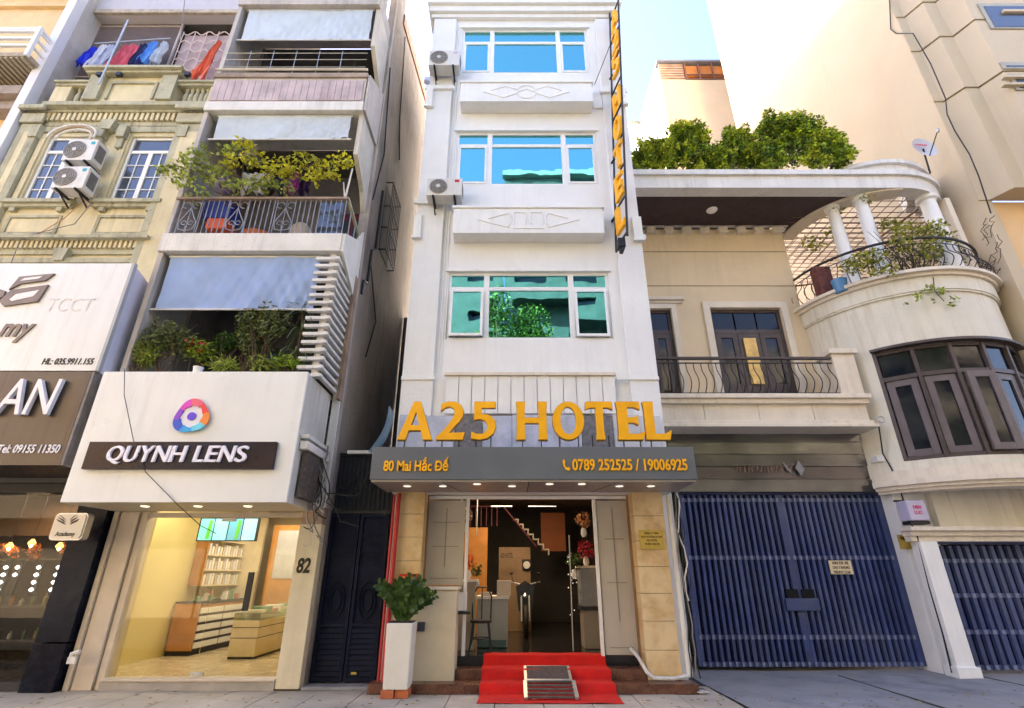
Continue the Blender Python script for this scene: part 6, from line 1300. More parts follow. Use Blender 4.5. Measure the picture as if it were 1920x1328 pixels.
# balcony slab, mouldings, posts, railing
AY = 9.6; ax1 = X(1640, 745, AY)
bal = part('balcony', moulding(B(), v0 + .05, ax1 - .25, [(zb - .09, zb, .15), (zb - .18, zb - .091, .09)], AY, VY - .001), cream_trim, vil, 'balcony with iron railing', bev=.012)
n = 4; first = None; fa, fb = v0 + .02, ax1 - .22; wd = (fb - fa) / n; fz0, fz1 = Z(789, AY), zb - .182
for i in range(n):
    if first is None: first = part('stone_panel', B().box(fa + .004, fa + wd - .004, AY + .0, AY + .12, fz0, fz1), cream_trim, bal, bev=.005)
    else: again(first, (wd * i, 0, 0))
part('lower_moulding', moulding(B(), fa, fb, [(Z(803, AY), Z(797, AY), .12), (Z(797, AY) + .001, fz0 - .002, .06)], AY, VY - .001), cream_trim, bal, bev=.01)
part('slab_underside', B().box(fa, fb, AY + .121, VY - .001, fz0 + .01, fz1), cream_trim, bal)
pt0, pt1 = X(1568, 700, AY), X(1606, 700, AY); rt = Z(668, AY)
part('post', B().box(pt0, pt1 + .05, AY, AY + .4, zb + .001, Z(664, AY)).box(pt0 - .06, pt1 + .11, AY - .06, AY + .46, Z(664, AY) + .001, Z(655, AY)), cream_trim, bal, bev=.012)
part('post', B().box(v0 + .02, v0 + .16, AY, AY + .3, zb + .001, Z(664, AY)).box(v0 + .0, v0 + .2, AY - .05, AY + .34, Z(664, AY) + .001, Z(655, AY)), cream_trim, bal, bev=.01)
part('handrail', B().box(v0 + .16, pt0 - .001, AY + .02, AY + .1, rt - .05, rt), brown_frame, bal, bev=.008)
part('rail', B().box(v0 + .16, pt0 - .001, AY + .045, AY + .07, rt - .14, rt - .12).box(v0 + .16, pt0 - .001, AY + .045, AY + .07, zb + .06, zb + .08), black_metal, bal)
def s_bar(x, y, z0, z1, out=(0, -1), amp=.13):
    pts = []
    for i in range(9):
        q = i / 8; o_ = amp * math.sin(math.pi * min(1, q * 1.25)) ** 1.0 * (1 - q) * 1.9 - .02 * q; pts.append((x + out[0] * o_, y + out[1] * o_, z0 + (z1 - z0) * q))
    return B().tube(pts, .0095, 5)
b0 = None; nb = 24
for i in range(nb):
    x = v0 + .28 + i * (pt0 - v0 - .36) / (nb - 1)
    if b0 is None: b0 = part('baluster', s_bar(x, AY + .057, zb + .07, rt - .12), black_metal, bal, smooth=True); xq = x
    else: again(b0, (x - xq, 0, 0))
# roof slab with dark soffit
RO = CY - SF                                                     # outer radius so that the straight edge runs tangent into the ring
def ribbon(inset, depth, z_0, z_1, a_end=72, x_start=None):      # band along the roof edge: straight, then round
    pts = [((x_start or v0 - .02), SF + inset)] + [(CX + arc0(a)[0] * (RO - inset), CY + arc0(a)[1] * (RO - inset)) for a in range(0, a_end + 1, 4)]
    pin = [((x_start or v0 - .02), SF + inset + depth)] + [(CX + arc0(a)[0] * (RO - inset - depth), CY + arc0(a)[1] * (RO - inset - depth)) for a in range(0, a_end + 1, 4)]
    bb_ = B(); n_ = len(pts)
    for i in range(n_ - 1):
        A, C_, D, E_ = pts[i], pts[i + 1], pin[i + 1], pin[i]
        bb_.add([(A[0], A[1], z_0), (C_[0], C_[1], z_0), (D[0], D[1], z_0), (E_[0], E_[1], z_0), (A[0], A[1], z_1), (C_[0], C_[1], z_1), (D[0], D[1], z_1), (E_[0], E_[1], z_1)],
                [(0, 1, 5, 4), (3, 2, 6, 7), (0, 3, 2, 1), (4, 5, 6, 7)] + ([(0, 4, 7, 3)] if i == 0 else []) + ([(1, 2, 6, 5)] if i == n_ - 2 else []))
    return bb_
def arc0(a): return (math.sin(R(a)), -math.cos(R(a)))
rs = part('roof_slab', ribbon(.0, .30, zs0, zs1 - .13), old_white, vil, 'deep roof slab over the balcony, rounding into the bay', smooth=True)
part('roof_lip', ribbon(-.07, .5, zs1 - .129, zs1 + .001), old_white, rs, smooth=True)
pl_ = [(v0 - .02, SF + .301), (CX, SF + .301)] ; arcL = [(CX + arc0(a)[0] * (RO - .02), CY + arc0(a)[1] * (RO - .02)) for a in range(-8, -92, -6)]
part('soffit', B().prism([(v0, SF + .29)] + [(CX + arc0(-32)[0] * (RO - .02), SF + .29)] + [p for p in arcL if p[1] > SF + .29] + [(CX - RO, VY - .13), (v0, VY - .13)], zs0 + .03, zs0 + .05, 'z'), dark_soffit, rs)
part('slab_fill', B().prism([(v0, SF + .29)] + [(CX + arc0(-32)[0] * (RO - .02), SF + .29)] + [p for p in arcL if p[1] > SF + .29] + [(CX - RO, VY), (v0, VY)], zs0 + .051, zs1 - .13, 'z'), old_white, rs)
def arcbeam(r0, r1, z_0, z_1, a0, a1, n_=30):
    cuts = [a0 + (a1 - a0) * i / n_ for i in range(n_ + 1)]
    return grid_wall((a0, a1), (z_0, z_1), [], lambda u, t, v: (CX + arc0(u)[0] * (r1 + (r0 - r1) * t), CY + arc0(u)[1] * (r1 + (r0 - r1) * t), v), cuts)
part('ring_beam', arcbeam(RO - .36, RO - .02, zs0 - .03, zs0 + .12, -92, 0), cream_trim, rs, smooth=True)
part('roof_deck', B().box(v0, 6.78, VY + .001, 16, zs1 - .1, zs1), concrete, rs)
lx, ly = X(1336, 400, 9.85), 9.85; part('ceiling_lamp', B().lathe([(.02, -.05), (.10, -.035), (.13, -.002)], (lx, ly, zs0 - .001), 20), M('milky lamp dish', (.75, .72, .68), .3), rs, smooth=True)
# round bay: curved wall with window, ledges, columns, roof ring
def arc(a): return (math.sin(R(a)), -math.cos(R(a)))            # 0 faces the street, negative turns left
def curved(r0, r1, z0, z1, a0, a1, n=28, holes=()):
    cuts = [a0 + (a1 - a0) * i / n for i in range(n + 1)]
    return grid_wall((a0, a1), (z0, z1), list(holes), lambda u, t, v: (CX + arc(u)[0] * (r1 + (r0 - r1) * t), CY + arc(u)[1] * (r1 + (r0 - r1) * t), v), cuts)
def ang_of(px, py, r=CR):                                       # angle on the bay seen at a pixel, by search
    best = None
    for k_ in range(-950, 600):
        a = k_ / 10; x = CX + arc(a)[0] * r; y = CY + arc(a)[1] * r; e = abs(X(px, py, y) - x)
        vis = (x - CX) * (-x) + (y - CY) * (-y)
        if vis > 0 and (best is None or e < best[0]): best = (e, a)
    return best[1]
zt_ = Z(545, 8.9) ; zl1 = Z(503, 8.8)
wa0, wa1 = -46, 40; wz0_, wz1_ = Z(852, 8.92), Z(640, 8.92)
part('bay_wall', curved(CR - .2, CR, 3.02, zt_, -100, 75, 40, [(wa0, wa1, wz0_, wz1_)]), bay_wall, vil, 'curved wall of the round bay', smooth=True)
for r_, za, zb_ in ((CR + .04, zt_ - .02, zt_ + .02), (CR + .06, zt_ + .021, zl1 - .14), (CR + .12, zl1 - .139, zl1 - .07), (CR + .20, zl1 - .069, zl1)):
    part('ledge_ring', curved(CR - .4, r_, za, zb_, -100, 75, 44), bay_wall if r_ < CR + .1 else cream_trim, vil, smooth=True)
for r_, za, zb_ in ((CR + .05, Z(912, 8.9), Z(906, 8.9)), (CR + .11, Z(906, 8.9) + .001, Z(899, 8.9)), (CR + .17, Z(899, 8.9) + .001, Z(888, 8.9)), (CR + .04, Z(888, 8.9) + .001, Z(868, 8.9))):
    part('lower_ring', curved(CR - .3, r_, za, zb_, -62, 60, 36), cream_trim, vil, smooth=True)
part('terrace_floor', B().prism([(CX + arc(a)[0] * (CR - .1), CY + arc(a)[1] * (CR - .1)) for a in range(-100, 76, 7)], zl1 - .2, zl1 - .1, 'z'), concrete, vil)
part('bay_room', B().box(6.9, 10.6, 11.4, 11.5, 2.6, 6.8), dark_room, vil)
# window of five casements following the curve
bw = part('bay_window', curved(CR - .09, CR - .01, wz1_ - .09, wz1_ - .001, wa0, wa1, 5).__class__() if False else curved(CR - .09, CR - .01, wz1_ - .07, wz1_ - .001, wa0 + .1, wa1 - .1, 5), brown_frame, vil, 'dark framed curved window of five tall casements')
part('transom', curved(CR - .09, CR - .01, wz1_ - .62, wz1_ - .54, wa0 + .1, wa1 - .1, 5), brown_frame, bw); part('bottom_rail', curved(CR - .09, CR - .01, wz0_ + .001, wz0_ + .07, wa0 + .1, wa1 - .1, 5), brown_frame, bw)
part('drip_hood', curved(CR - .02, CR + .12, wz1_ + .0, wz1_ + .05, wa0 - 1, wa1 + 1, 30), brown_frame, bw, smooth=True)
nw = 5
for i in range(nw + 1):
    a = wa0 + (wa1 - wa0) * i / nw; c = arc(a); x, y = CX + c[0] * (CR - .04), CY + c[1] * (CR - .04)
    part('mullion', B().obox((x, y, (wz0_ + wz1_) / 2), (.065, .09, wz1_ - wz0_ - .01), (0, 0, R(a))), brown_frame, bw, bev=.006)
for i in range(nw):
    aa, ac2 = wa0 + (wa1 - wa0) * i / nw, wa0 + (wa1 - wa0) * (i + 1) / nw; am = (aa + ac2) / 2; c = arc(am); hw = (CR - .05) * math.sin(R((ac2 - aa) / 2)) - .05
    x, y = CX + c[0] * (CR - .06) * math.cos(R((ac2 - aa) / 2)), CY + c[1] * (CR - .06) * math.cos(R((ac2 - aa) / 2)); rot = (0, 0, R(am))
    def loc(u, v, z): q = Matrix.Rotation(R(am), 3, 'Z') @ Vector((u, v, 0)); return (x + q.x, y + q.y, z)
    part('pane', B().obox(loc(0, .0, wz1_ - .30), (2 * hw, .01, .46), rot), dark_glass, bw)
    zA, zB = wz0_ + .08, wz1_ - .63; op = -.12 if i == 2 else 0; s = B(); e = .12
    for u in (-hw + e / 2, hw - e / 2): s.obox(loc(u, op, (zA + zB) / 2), (e, .05, zB - zA), rot)
    for z in (zA + e / 2, zB - e / 2): s.obox(loc(0, op, z), (2 * hw - 2 * e, .05, e), rot)
    part('sash', s, M('grey brown sash', (.135, .108, .112), .45, .15), bw, 'casement standing slightly open' if i == 2 else None, bev=.006); part('pane', B().obox(loc(0, op + .01, (zA + zB) / 2), (2 * hw - 2 * e, .01, zB - zA - 2 * e), rot), dark_glass, bw)
# balustrade with bellied bars on the terrace
tr = part('terrace_railing', B().tube([(CX + arc(a)[0] * (CR - .0), CY + arc(a)[1] * (CR - .0), zl1 + .82) for a in range(-98, 60, 4)], .03, 7), black_metal, vil, 'curved iron railing round the terrace', smooth=True)
b = B().tube([(CX + arc(a)[0] * CR, CY + arc(a)[1] * CR, zl1 + .68) for a in range(-98, 60, 4)], .011, 5).tube([(CX + arc(a)[0] * CR, CY + arc(a)[1] * CR, zl1 + .06) for a in range(-98, 60, 4)], .011, 5); part('ring_rail', b, black_metal, tr)
for a in range(-96, 58, 5):
    c = arc(a); part('baluster', s_bar(CX + c[0] * (CR - .02), CY + c[1] * (CR - .02), zl1 + .05, zl1 + .70, c, .16), black_metal, tr, smooth=True)
# three round columns and the roof ring
RZ = zs0
col0 = None
for px, py in ((1585, 480), (1632, 420), (1800, 430)):
    yb = {1585: 9.35, 1632: 9.02, 1800: 9.15}[px]
ca_ = [(-46, 'left'), (-27, 'middle'), (27, 'right')]
for a, lab in ca_:
    c = arc(a); x, y = CX + c[0] * 1.70, CY + c[1] * 1.70; hh_ = RZ - zl1; k_r = 1.25 if lab == 'right' else 1.0
    part('column', B().lathe([(r_ * k_r, z_) for r_, z_ in [(.20, -.1), (.20, .05), (.15, .09), (.135, hh_ * .5), (.12, hh_ - .12), (.16, hh_ - .08), (.17, hh_ - .001)]], (x, y, zl1), 20), white_trim, vil, lab + ' round white column of the bay', smooth=True)
part('engaged_pier', B().box(9.98, 10.10, 9.42, 9.6, zl1, RZ), cream_trim, vil)
RR = CR + .02
for r0, r1, za, zb_ in ((RO - .6, RO - .10, zs1 + .003, zs1 + .30), (RO - .62, RO - .02, zs1 + .301, zs1 + .40)):
    part('upper_rim', curved(r0, r1, za, zb_, -34, 72, 48), old_white, rs, smooth=True)
# wire trellis over the open bay roof
b = B()
for i in range(14): q = -1.7 + i * .26; h_ = math.sqrt(max(0, 1.75 ** 2 - q * q)); b.tube([(CX + q, CY - h_, RZ + .05), (CX + q, CY + 1.2, RZ + .05)], .010, 4); b.tube([(CX - h_, CY - .2 + q * .8, RZ + .06), (CX + h_, CY - .2 + q * .8, RZ + .06)], .010, 4)
b.bar((CX - .9, CY - .6, RZ - 1.2), (CX + .9, CY - 1.1, RZ + .02), .04); b.bar((CX - 1.9, CY + .3, RZ - 1.3), (CX + .3, CY + .3, RZ - 1.0), .03)
for i in range(16): q = CY + 1.0 - i * .2; b.tube([(6.85, q + 1.2, RZ + .02), (10.3, q + 1.2, RZ + .02)], .009, 4)
for i in range(14): q = 6.9 + i * .25; b.tube([(q, CY, RZ + .03), (q, CY + 2.4, RZ + .03)], .009, 4); b.tube([(q, CY + 2.2, zl1), (q, CY + 2.2, RZ)], .010, 4)
part('trellis', b, M('rusty trellis wire', (.20, .11, .08), .7), vil)
# vine on the trellis and planting on the terrace
t = thing('trellis_vine', 'yellow green climber tumbling over the iron railing of the round terrace', 'vine', (CX, 9.4, zl1))
vb = B()
for px, py, Y, r_, n_ in ((1525, 455, 10.2, .3, 110), (1560, 435, 9.9, .22, 60), (1668, 420, 9.2, .22, 90), (1700, 430, 9.1, .30, 150), (1740, 440, 9.0, .30, 150), (1755, 425, 9.2, .25, 110), (1690, 455, 9.0, .3, 140), (1740, 470, 9.0, .32, 180), (1620, 490, 9.1, .30, 160), (1600, 500, 9.1, .25, 110), (1645, 480, 9.0, .24, 100), (1665, 505, 8.8, .22, 60), (1640, 512, 8.8, .16, 40), (1780, 445, 9.1, .18, 60), (1625, 375, 9.3, .16, 30), (1570, 395, 9.7, .2, 40)):
    c = at(px, py, Y); vb.leaves(c, (r_, r_ * .6, r_ * .75), n_, .085, rnd, .6)
part('foliage', vb, M('yellow green climber leaf', (.26, .27, .05), .5, .35, 2, 0, island=.6, trans=.35), t)  # yellow green base colour, tone varying from leaf to leaf
b = B()
for k_ in range(16): e_ = at(rnd.uniform(1600, 1770), rnd.uniform(430, 505), 9.05); b.tube([(CX - .3 + rnd.uniform(-.5, .5), 9.5, zl1), ((e_[0] + CX) / 2, 9.2, zl1 + .5), e_], [.016, .01, .004], 5)
part('stem', b, bark, t)
t = thing('wall_weed', 'small green tuft growing out of the round bay wall below its ledge', 'plant', at(1748, 548, 8.85)); vb = B()
for px, py, r_, n_ in ((1722, 553, .13, 26), (1745, 543, .16, 30), (1768, 545, .12, 22), (1790, 560, .1, 14), (1782, 570, .07, 8), (1698, 567, .03, 4), (1752, 565, .06, 7)): vb.leaves(at(px, py, 8.82), (r_, .05, r_ * .6), n_, .08, rnd, .6)
part('foliage', vb, leaf_lime, t); part('stem', B().tube([at(1750, 520, 8.85), at(1752, 545, 8.84), at(1770, 565, 8.84)], .008, 5).tube([at(1752, 540, 8.84), at(1715, 552, 8.84)], .006, 5), bark, t)
t = thing('terrace_shrub', 'dense dark shrub behind the right part of the round railing', 'shrub', (CX + .3, 9.9, zl1)); vb = B()
for px, py, Y, r_, n_ in ((1700, 480, 9.5, .35, 190), (1745, 490, 9.5, .4, 230), (1790, 480, 9.5, .3, 130), (1670, 470, 9.8, .3, 110)): vb.leaves(at(px, py, Y), (r_, .25, r_), n_, .08, rnd, .5)
part('foliage', vb, leaf_grey, t); part('stem', B().tube([(CX, 9.6, zl1 - .1), (CX + .1, 9.6, zl1 + .9)], .03, 6), bark, t)
solo('folded_cloth', B().box(X(1530, 520, 9.9), X(1560, 520, 9.9), 9.85, 10.1, zl1, zl1 + .75), M('maroon cloth', (.15, .05, .04), .9, .4, 8, .8, 20), 'maroon covered stack behind the left end of the round railing', 'stack', at(1545, 530, 9.9), bev=.06)
solo('bucket', B().lathe([(.12, 0), (.16, .3)], (X(1572, 525, 9.6), 9.6, zl1 - .1), 14), M('blue plastic', (.1, .25, .45), .4), 'pale blue bucket at the foot of the left white column', 'bucket', at(1572, 530, 9.6), smooth=True)

# hedge on the roof slab: four separate bushes
hb_ = [('small bush at the left end of the villa roof', [(1215, 290, .38, 420), (1235, 300, .3, 260), (1200, 305, .25, 200), (1228, 280, .22, 120)]),
       ('broad rounded bush second from the left on the villa roof', [(1245, 303, .26, 200), (1285, 270, .50, 700), (1305, 290, .4, 420), (1262, 290, .35, 320), (1320, 300, .3, 220), (1285, 250, .22, 120), (1312, 262, .22, 120)]),
       ('low bush between the two tall ones on the villa roof', [(1340, 303, .26, 200), (1375, 285, .42, 520), (1390, 265, .26, 200), (1355, 300, .3, 260), (1405, 300, .32, 260), (1368, 262, .2, 110)]),
       ('tallest bush with twin crowns on the villa roof', [(1412, 300, .3, 220), (1450, 260, .50, 760), (1455, 235, .30, 280), (1510, 245, .38, 420), (1500, 280, .50, 700), (1440, 295, .4, 420), (1500, 228, .2, 110)]),
       ('bush sloping down at the right end of the villa roof', [(1555, 285, .40, 520), (1575, 298, .28, 260), (1560, 262, .22, 160), (1530, 295, .36, 320)])]
leaf_bright = M('lit-tone hedge leaf', (.40, .46, .04), .5, .4, 2.5, 0, island=.6, trans=.35); leaf_deep = M('deep hedge leaf', (.09, .16, .02), .5, .4, 2.5, 0, island=.6, trans=.2)  # lit yellow tops and shaded gaps are put into these leaf colours
for lab, blobs in hb_:
    c0 = at(blobs[0][0], 318, 9.45); t = thing('roof_bush', lab, 'bush', (c0[0], 9.45, zs1), 'bushes on the villa roof'); vb = B(); vy2 = B(); vd = B(); sm = B()
    for px, py, r_, n_ in blobs:
        c = at(px, py, 9.45 + rnd.uniform(-.12, .2)); vd.leaves(c, (r_ * .95, r_ * .7, r_ * .9), int(n_ * 1.2), .09, rnd, .62)
        for _ in range(int(26 * (r_ / .35))):
            v = Vector((rnd.gauss(0, 1), rnd.gauss(0, 1) - .4, rnd.gauss(0, 1) + .15)).normalized() * rnd.uniform(.6, 1.18); p = (c[0] + v.x * r_, c[1] + v.y * r_ * .75, max(zs1 + .08, c[2] + v.z * r_)); q = rnd.uniform(.07, .16)
            (vy2 if rnd.random() < .4 else vb).leaves(p, (q, q * .9, q), int(30 * q / .1), rnd.uniform(.07, .105), rnd, .6)
        for _ in range(3):
            v = Vector((rnd.uniform(-.8, .8), -.1, rnd.uniform(.7, 1))).normalized() * r_; p = Vector(c) + v; e_ = p + Vector((rnd.uniform(-.1, .1), 0, rnd.uniform(.08, .22))); sm.tube([tuple(p), tuple(e_)], [.008, .003], 4); vy2.leaves(tuple((p + e_) / 2), (.05, .05, .13), 16, .08, rnd, .55)
        sm.tube([(c0[0] + rnd.uniform(-.15, .15), 9.5, zs1), ((c0[0] + c[0]) / 2, 9.5, (zs1 + c[2]) / 2), c], [.035, .02, .01], 6)
    part('foliage', vb, leaf_mid, t); part('lit_tone_foliage', vy2, leaf_bright, t); part('dark_gap_foliage', vd, leaf_deep, t); part('trunk', sm, bark, t)  # outer clumps tinted as lit, inner ones as shaded gaps
part('planter_kerb', B().box(v0, 7.6, 9.12, 9.2, zs1 + .002, zs1 + .1), M('dark planter kerb', (.2, .18, .15), .9), rs)
# satellite dish
sd = thing('satellite_dish', 'grey satellite dish with red print on the rim of the round bay roof', 'satellite dish', at(1745, 300, 9.3)); c = Vector(at(1734, 276, 9.2)); b = B(); N_ = 24
nrm = Vector((.08, -1, .08)).normalized(); u = nrm.orthogonal().normalized(); v_ = nrm.cross(u); rings = []
for k_ in range(5):
    r_ = .30 * k_ / 4
    for j in range(N_): a = 2 * math.pi * j / N_; b.v.append(tuple(c + (u * math.cos(a) + v_ * math.sin(a)) * max(r_, .004) - nrm * (.08 * (1 - (r_ / .30) ** 2)) * 1))
for k_ in range(4):
    for j in range(N_): b.f.append((k_ * N_ + j, k_ * N_ + (j + 1) % N_, (k_ + 1) * N_ + (j + 1) % N_, (k_ + 1) * N_ + j))
part('dish', b, M('pale dish grey', (.52, .52, .56), .5, .08), sd, smooth=True)
ft = text_solid('viettel', .002, .02); mpt = B(); xs_ = [p[0] for p in ft[0]]; w__ = max(xs_) - min(xs_)
side = (Vector((1, 0, 0)) - nrm * nrm.x).normalized(); upv = nrm.cross(side); upv = upv if upv.z > 0 else -upv
mpt.add([tuple(c + side * ((p[0] - min(xs_)) / w__ * .30 - .24) + upv * (p[1] * .12 + .02) + nrm * (.012 + p[2])) for p in ft[0]], ft[1]); part('lettering', mpt, M('red print', (.6, .05, .08), .5), sd)
part('arm', B().tube([tuple(c - nrm * .05), tuple(c + Vector((.06, .15, -.30))), tuple(c + Vector((.08, .2, -.62)))], .022, 6).tube([tuple(c + Vector((.02, 0, -.28))), tuple(c + nrm * .35 + Vector((.0, -.05, .06)))], .012, 5), black_metal, sd); part('feed', B().lathe([(.03, -.04), (.03, .04)], tuple(c + nrm * .36 + Vector((0, -.05, .06))), 8), steel, sd)

# ground floor: translucent sheets over the big gate
TY = 10.05; g0, g1 = X(1258, 860, TY), X(1655, 860, TY); tz0, tz1 = Z(922, TY), Z(806, TY)
shm = [M('smoky corrugated sheet %d' % i, c_, .2, .25, 1.4, .35, 3, metal=.45, patch=.25, dirt=(.26, .20, .16), streak=.1, col2=d_) for i, (c_, d_) in enumerate((((.10, .095, .095), (.15, .15, .14)), ((.085, .075, .08), (.12, .105, .10)), ((.11, .105, .105), (.07, .072, .07)), ((.12, .12, .115), (.17, .17, .155))))]  # mottled colour patches paint in the reflections on these sheets
tp = part('transom_sheets', B().box(v0 + .05, g1, TY + .1, TY + .14, tz0, tz1 + .1), dark_room, vil, 'smoky glass sheets above the big gate')
for i in range(5):
    z_0 = tz0 + (tz1 - tz0) * i / 5; z_1 = tz0 + (tz1 - tz0) * (i + 1) / 5
    P_ = [[(v0 + .06 + (g1 - v0 - .1) * j / 16, TY + .012 * (i % 2) + .012 * math.sin(j * 1.3 + i), z_0 + (z_1 - z_0 - .012) * q / 2) for j in range(17)] for q in range(3)]
    part('sheet', B().sheet(P_, .008), shm[i % 4], tp, smooth=True)
for k_ in range(2):
    part('faded_mark', B().prism([(X((1500, 1484)[k_], 880, TY - .03) + q_[0], Z(880, TY) + q_[1]) for q_ in ([(0, -.14), (.09, 0), (0, .16), (-.09, .03)] if not k_ else [(0, -.1), (-.04, 0), (-.14, .14), (-.1, .0)])], TY - .035, TY - .03), M('grey lozenge', (.25, .25, .28), .4), tp)
rn = random.Random(3); b = B()
for i in range(16):
    x = X(1380, 875, TY) + i * .075; z = Z(880, TY); b.tube([(x, TY - .03, z - rn.uniform(.02, .07)), (x + rn.uniform(-.03, .03), TY - .03, z + rn.uniform(0, .03)), (x + rn.uniform(.0, .05), TY - .03, z + rn.uniform(.03, .08))], .008, 5)
part('raised_strokes', b, M('rusty raised strokes', (.30, .15, .09), .6), tp)
# white columns at ground level
part('gate_post', B().tube([(X(1262, 1262, 9.9) + .17, 9.95, 0), (X(1262, 1262, 9.9) + .17, 9.95, tz0 + .2)], .17, 14), old_white, vil, 'round white post between hotel and gate', smooth=True)
GA, GB = X(1312, 1255, 10.2), X(1738, 1255, 10.2)
pz = Z(868, 9.9)
part('gate_pillar', B().box(GB + .01, GB + .62, 9.85, 10.3, 0, pz), white_trim, vil, 'white pillar right of the big gate', bev=.012); part('pillar_cap', B().box(GB - .13, GB + .72, 9.78, 10.35, pz + .001, pz + .12), white_trim, vil, bev=.015)
part('lower_wall', B().box(GB + .62, 10.38, 9.72, 9.9, 2.12, 3.04), bay_wall, vil, 'wall above the small garage gate'); part('lower_wall_fill', B().box(GB + .1, 7.6, 9.95, 10.2, pz + .12, 4.3), bay_wall, vil)
LZ1 = 2.14
for z_0, z_1, p in ((LZ1, LZ1 + .08, .10), (LZ1 + .081, LZ1 + .15, .17), (LZ1 - .09, LZ1 - .001, .05)): part('garage_ledge', B().box(7.05 - p * .4, 10.38, 9.60 - p, 9.73, z_0, z_1), cream_trim, vil, bev=.01)
part('garage_pillar', B().box(7.12, 7.42, 9.50, 9.74, .0, LZ1 - .092).box(7.08, 7.46, 9.46, 9.76, .0, .16), white_trim, vil, 'slim white pillar left of the small garage gate', bev=.012)
# gates
def slat_gate(name, label, x0, x1, Y, z0, z1, nsl, rails, leaves_n):
    t = thing(name, label, 'gate', ((x0 + x1) / 2, Y, 0)); part('backing', B().box(x0, x1, Y + .05, Y + .06, z0 + .05, z1), navy_dark, t)
    w_ = (x1 - x0) / nsl; prof = None
    r_ = rails
    for k_ in range(len(r_) - 1):
        first = None; za, zb_ = r_[k_] + .03, r_[k_ + 1] - .03
        for i in range(nsl):
            xa = x0 + w_ * i
            if first is None:
                first = part('slat', B().prism([(xa + w_ * .16, Y + .03), (xa + w_ * .28, Y - .022), (xa + w_ * .72, Y - .022), (xa + w_ * .86, Y + .03)], za, zb_, 'z'), navy, t)
            else: again(first, (w_ * i, random.uniform(-.005, .005), 0))
    for z in r_[:-1]:
        fr = None
        part('rail', B().box(x0, x1, Y + .0, Y + .045, z - .035, z + .035), navy, t, bev=.005)
        ru = None
        for i in range(nsl):
            xa = x0 + w_ * i
            if ru is None: ru = part('rail_tooth', B().box(xa + w_ * .30, xa + w_ * .70, Y - .030, Y - .001, z - .033, z + .033), navy_rail, t, bev=.006)
            else: again(ru, (w_ * i, 0, 0))
    for i in range(leaves_n + 1):
        x = x0 + (x1 - x0) * i / leaves_n; part('stile', B().box(x - .035, x + .035, Y - .02, Y + .049, z0 + .04, z1), navy, t, bev=.006)
    part('top_rail', B().box(x0 - .035, x1 + .035, Y - .012, Y + .05, z1 + .001, z1 + .05), navy, t, bev=.006)
    return t
gz = lambda py: Z(py, 10.2)
bg_ = slat_gate('big_gate', 'wide navy blue folding metal gate closing the villa driveway', GA + .02, GB - .02, 10.2, .03, gz(928), 34, [gz(1246), gz(1195), gz(1046), gz(938), gz(926)], 4)
lx_ = X(1502, 1120, 10.15); lz = gz(1122)
lk = part('lock_case', B().box(lx_ - .30, lx_ + .30, 10.13, 10.168, lz - .20, lz + .0), navy, bg_, bev=.01)
for s in (-.15, .14): part('lock_opening', B().box(lx_ + s - .11, lx_ + s + .11, 10.14, 10.168, lz + .01, lz + .15), M('black hole', (.004, .004, .006), .9), bg_)
n0, n1 = X(1557, 1063, 10.12), X(1599, 1063, 10.12); part_ = thing('notice', 'cream notice plate with black print fixed to the navy gate', 'notice', at(1578, 1063, 10.15)); nz0, nz1 = Z(1077, 10.12), Z(1051, 10.12)
part('plate', B().box(n0, n1, 10.14, 10.16, nz0, nz1), M('cream enamel plate', (.70, .58, .38), .45, .06), part_, bev=.003)
for i, s in enumerate(('XIN DE XE', 'CHU Y KHONG', 'TRUOC CUA')): h_ = (nz1 - nz0) / 3; part('lettering', fit(text_solid(s, .003, .03), n0 + .05, n1 - .05, nz1 - h_ * (i + .85), nz1 - h_ * (i + .25), 10.1385), ink, part_)
SGX0 = 7.50
sg2 = slat_gate('garage_gate', 'lower navy blue slatted gate at the right edge of the street', SGX0, 9.9, 9.85, .05, 2.02, 16, [.10, .62, 1.18, 1.74, 2.02], 3)
b = B().box(X(1808, 1272, 9.7), X(1830, 1272, 9.7), 9.62, 9.70, .02, .10); solo('door_wedge', b, M('brown wood wedge', (.22, .16, .1), .8), 'small brown wedge on the ground before the garage gate', 'wedge', (7.3, 9.65, 0), bev=.01)
mb = thing('meter_box', 'lilac white meter box with red print under the round bay', 'meter box', at(1722, 957, 9.5)); e0_, e1_ = X(1703, 957, 9.45), X(1739, 957, 9.45); f0_, f1_ = Z(976, 9.45), Z(938, 9.45)
part('box', B().box(e0_, e1_, 9.45, 9.715, f0_, f1_), M('lilac plastic box', (.50, .46, .60), .35, .05), mb, bev=.02); boxes('bracket', black_metal, mb, [(e0_ + .02, e1_ + .02, 9.5, 9.715, f0_ - .06, f0_ - .002), (e0_ - .03, e1_ + .08, 9.66, 9.715, f1_ + .001, f1_ + .03)])
for i, s in enumerate(('DIEN', 'LUC')): part('lettering', fit(text_solid(s, .003, .03), e0_ + .1, e1_ - .1, f1_ - .15 - i * .09, f1_ - .09 - i * .09, 9.447), M('magenta print', (.6, .03, .15), .5), mb)
bp = thing('name_plate', 'brass plate on the white pillar right of the big gate', 'sign', at(1705, 1015, 9.8)); part('plate', B().box(X(1686, 1015, 9.82), X(1722, 1015, 9.82), 9.825, 9.848, Z(1030, 9.82), Z(1003, 9.82)), brass, bp, bev=.003); part('lettering', fit(text_solid('98 MHD', .003, .02), X(1690, 1015, 9.82), X(1718, 1015, 9.82), Z(1013, 9.82), Z(1006, 9.82), 9.8235), ink, bp)
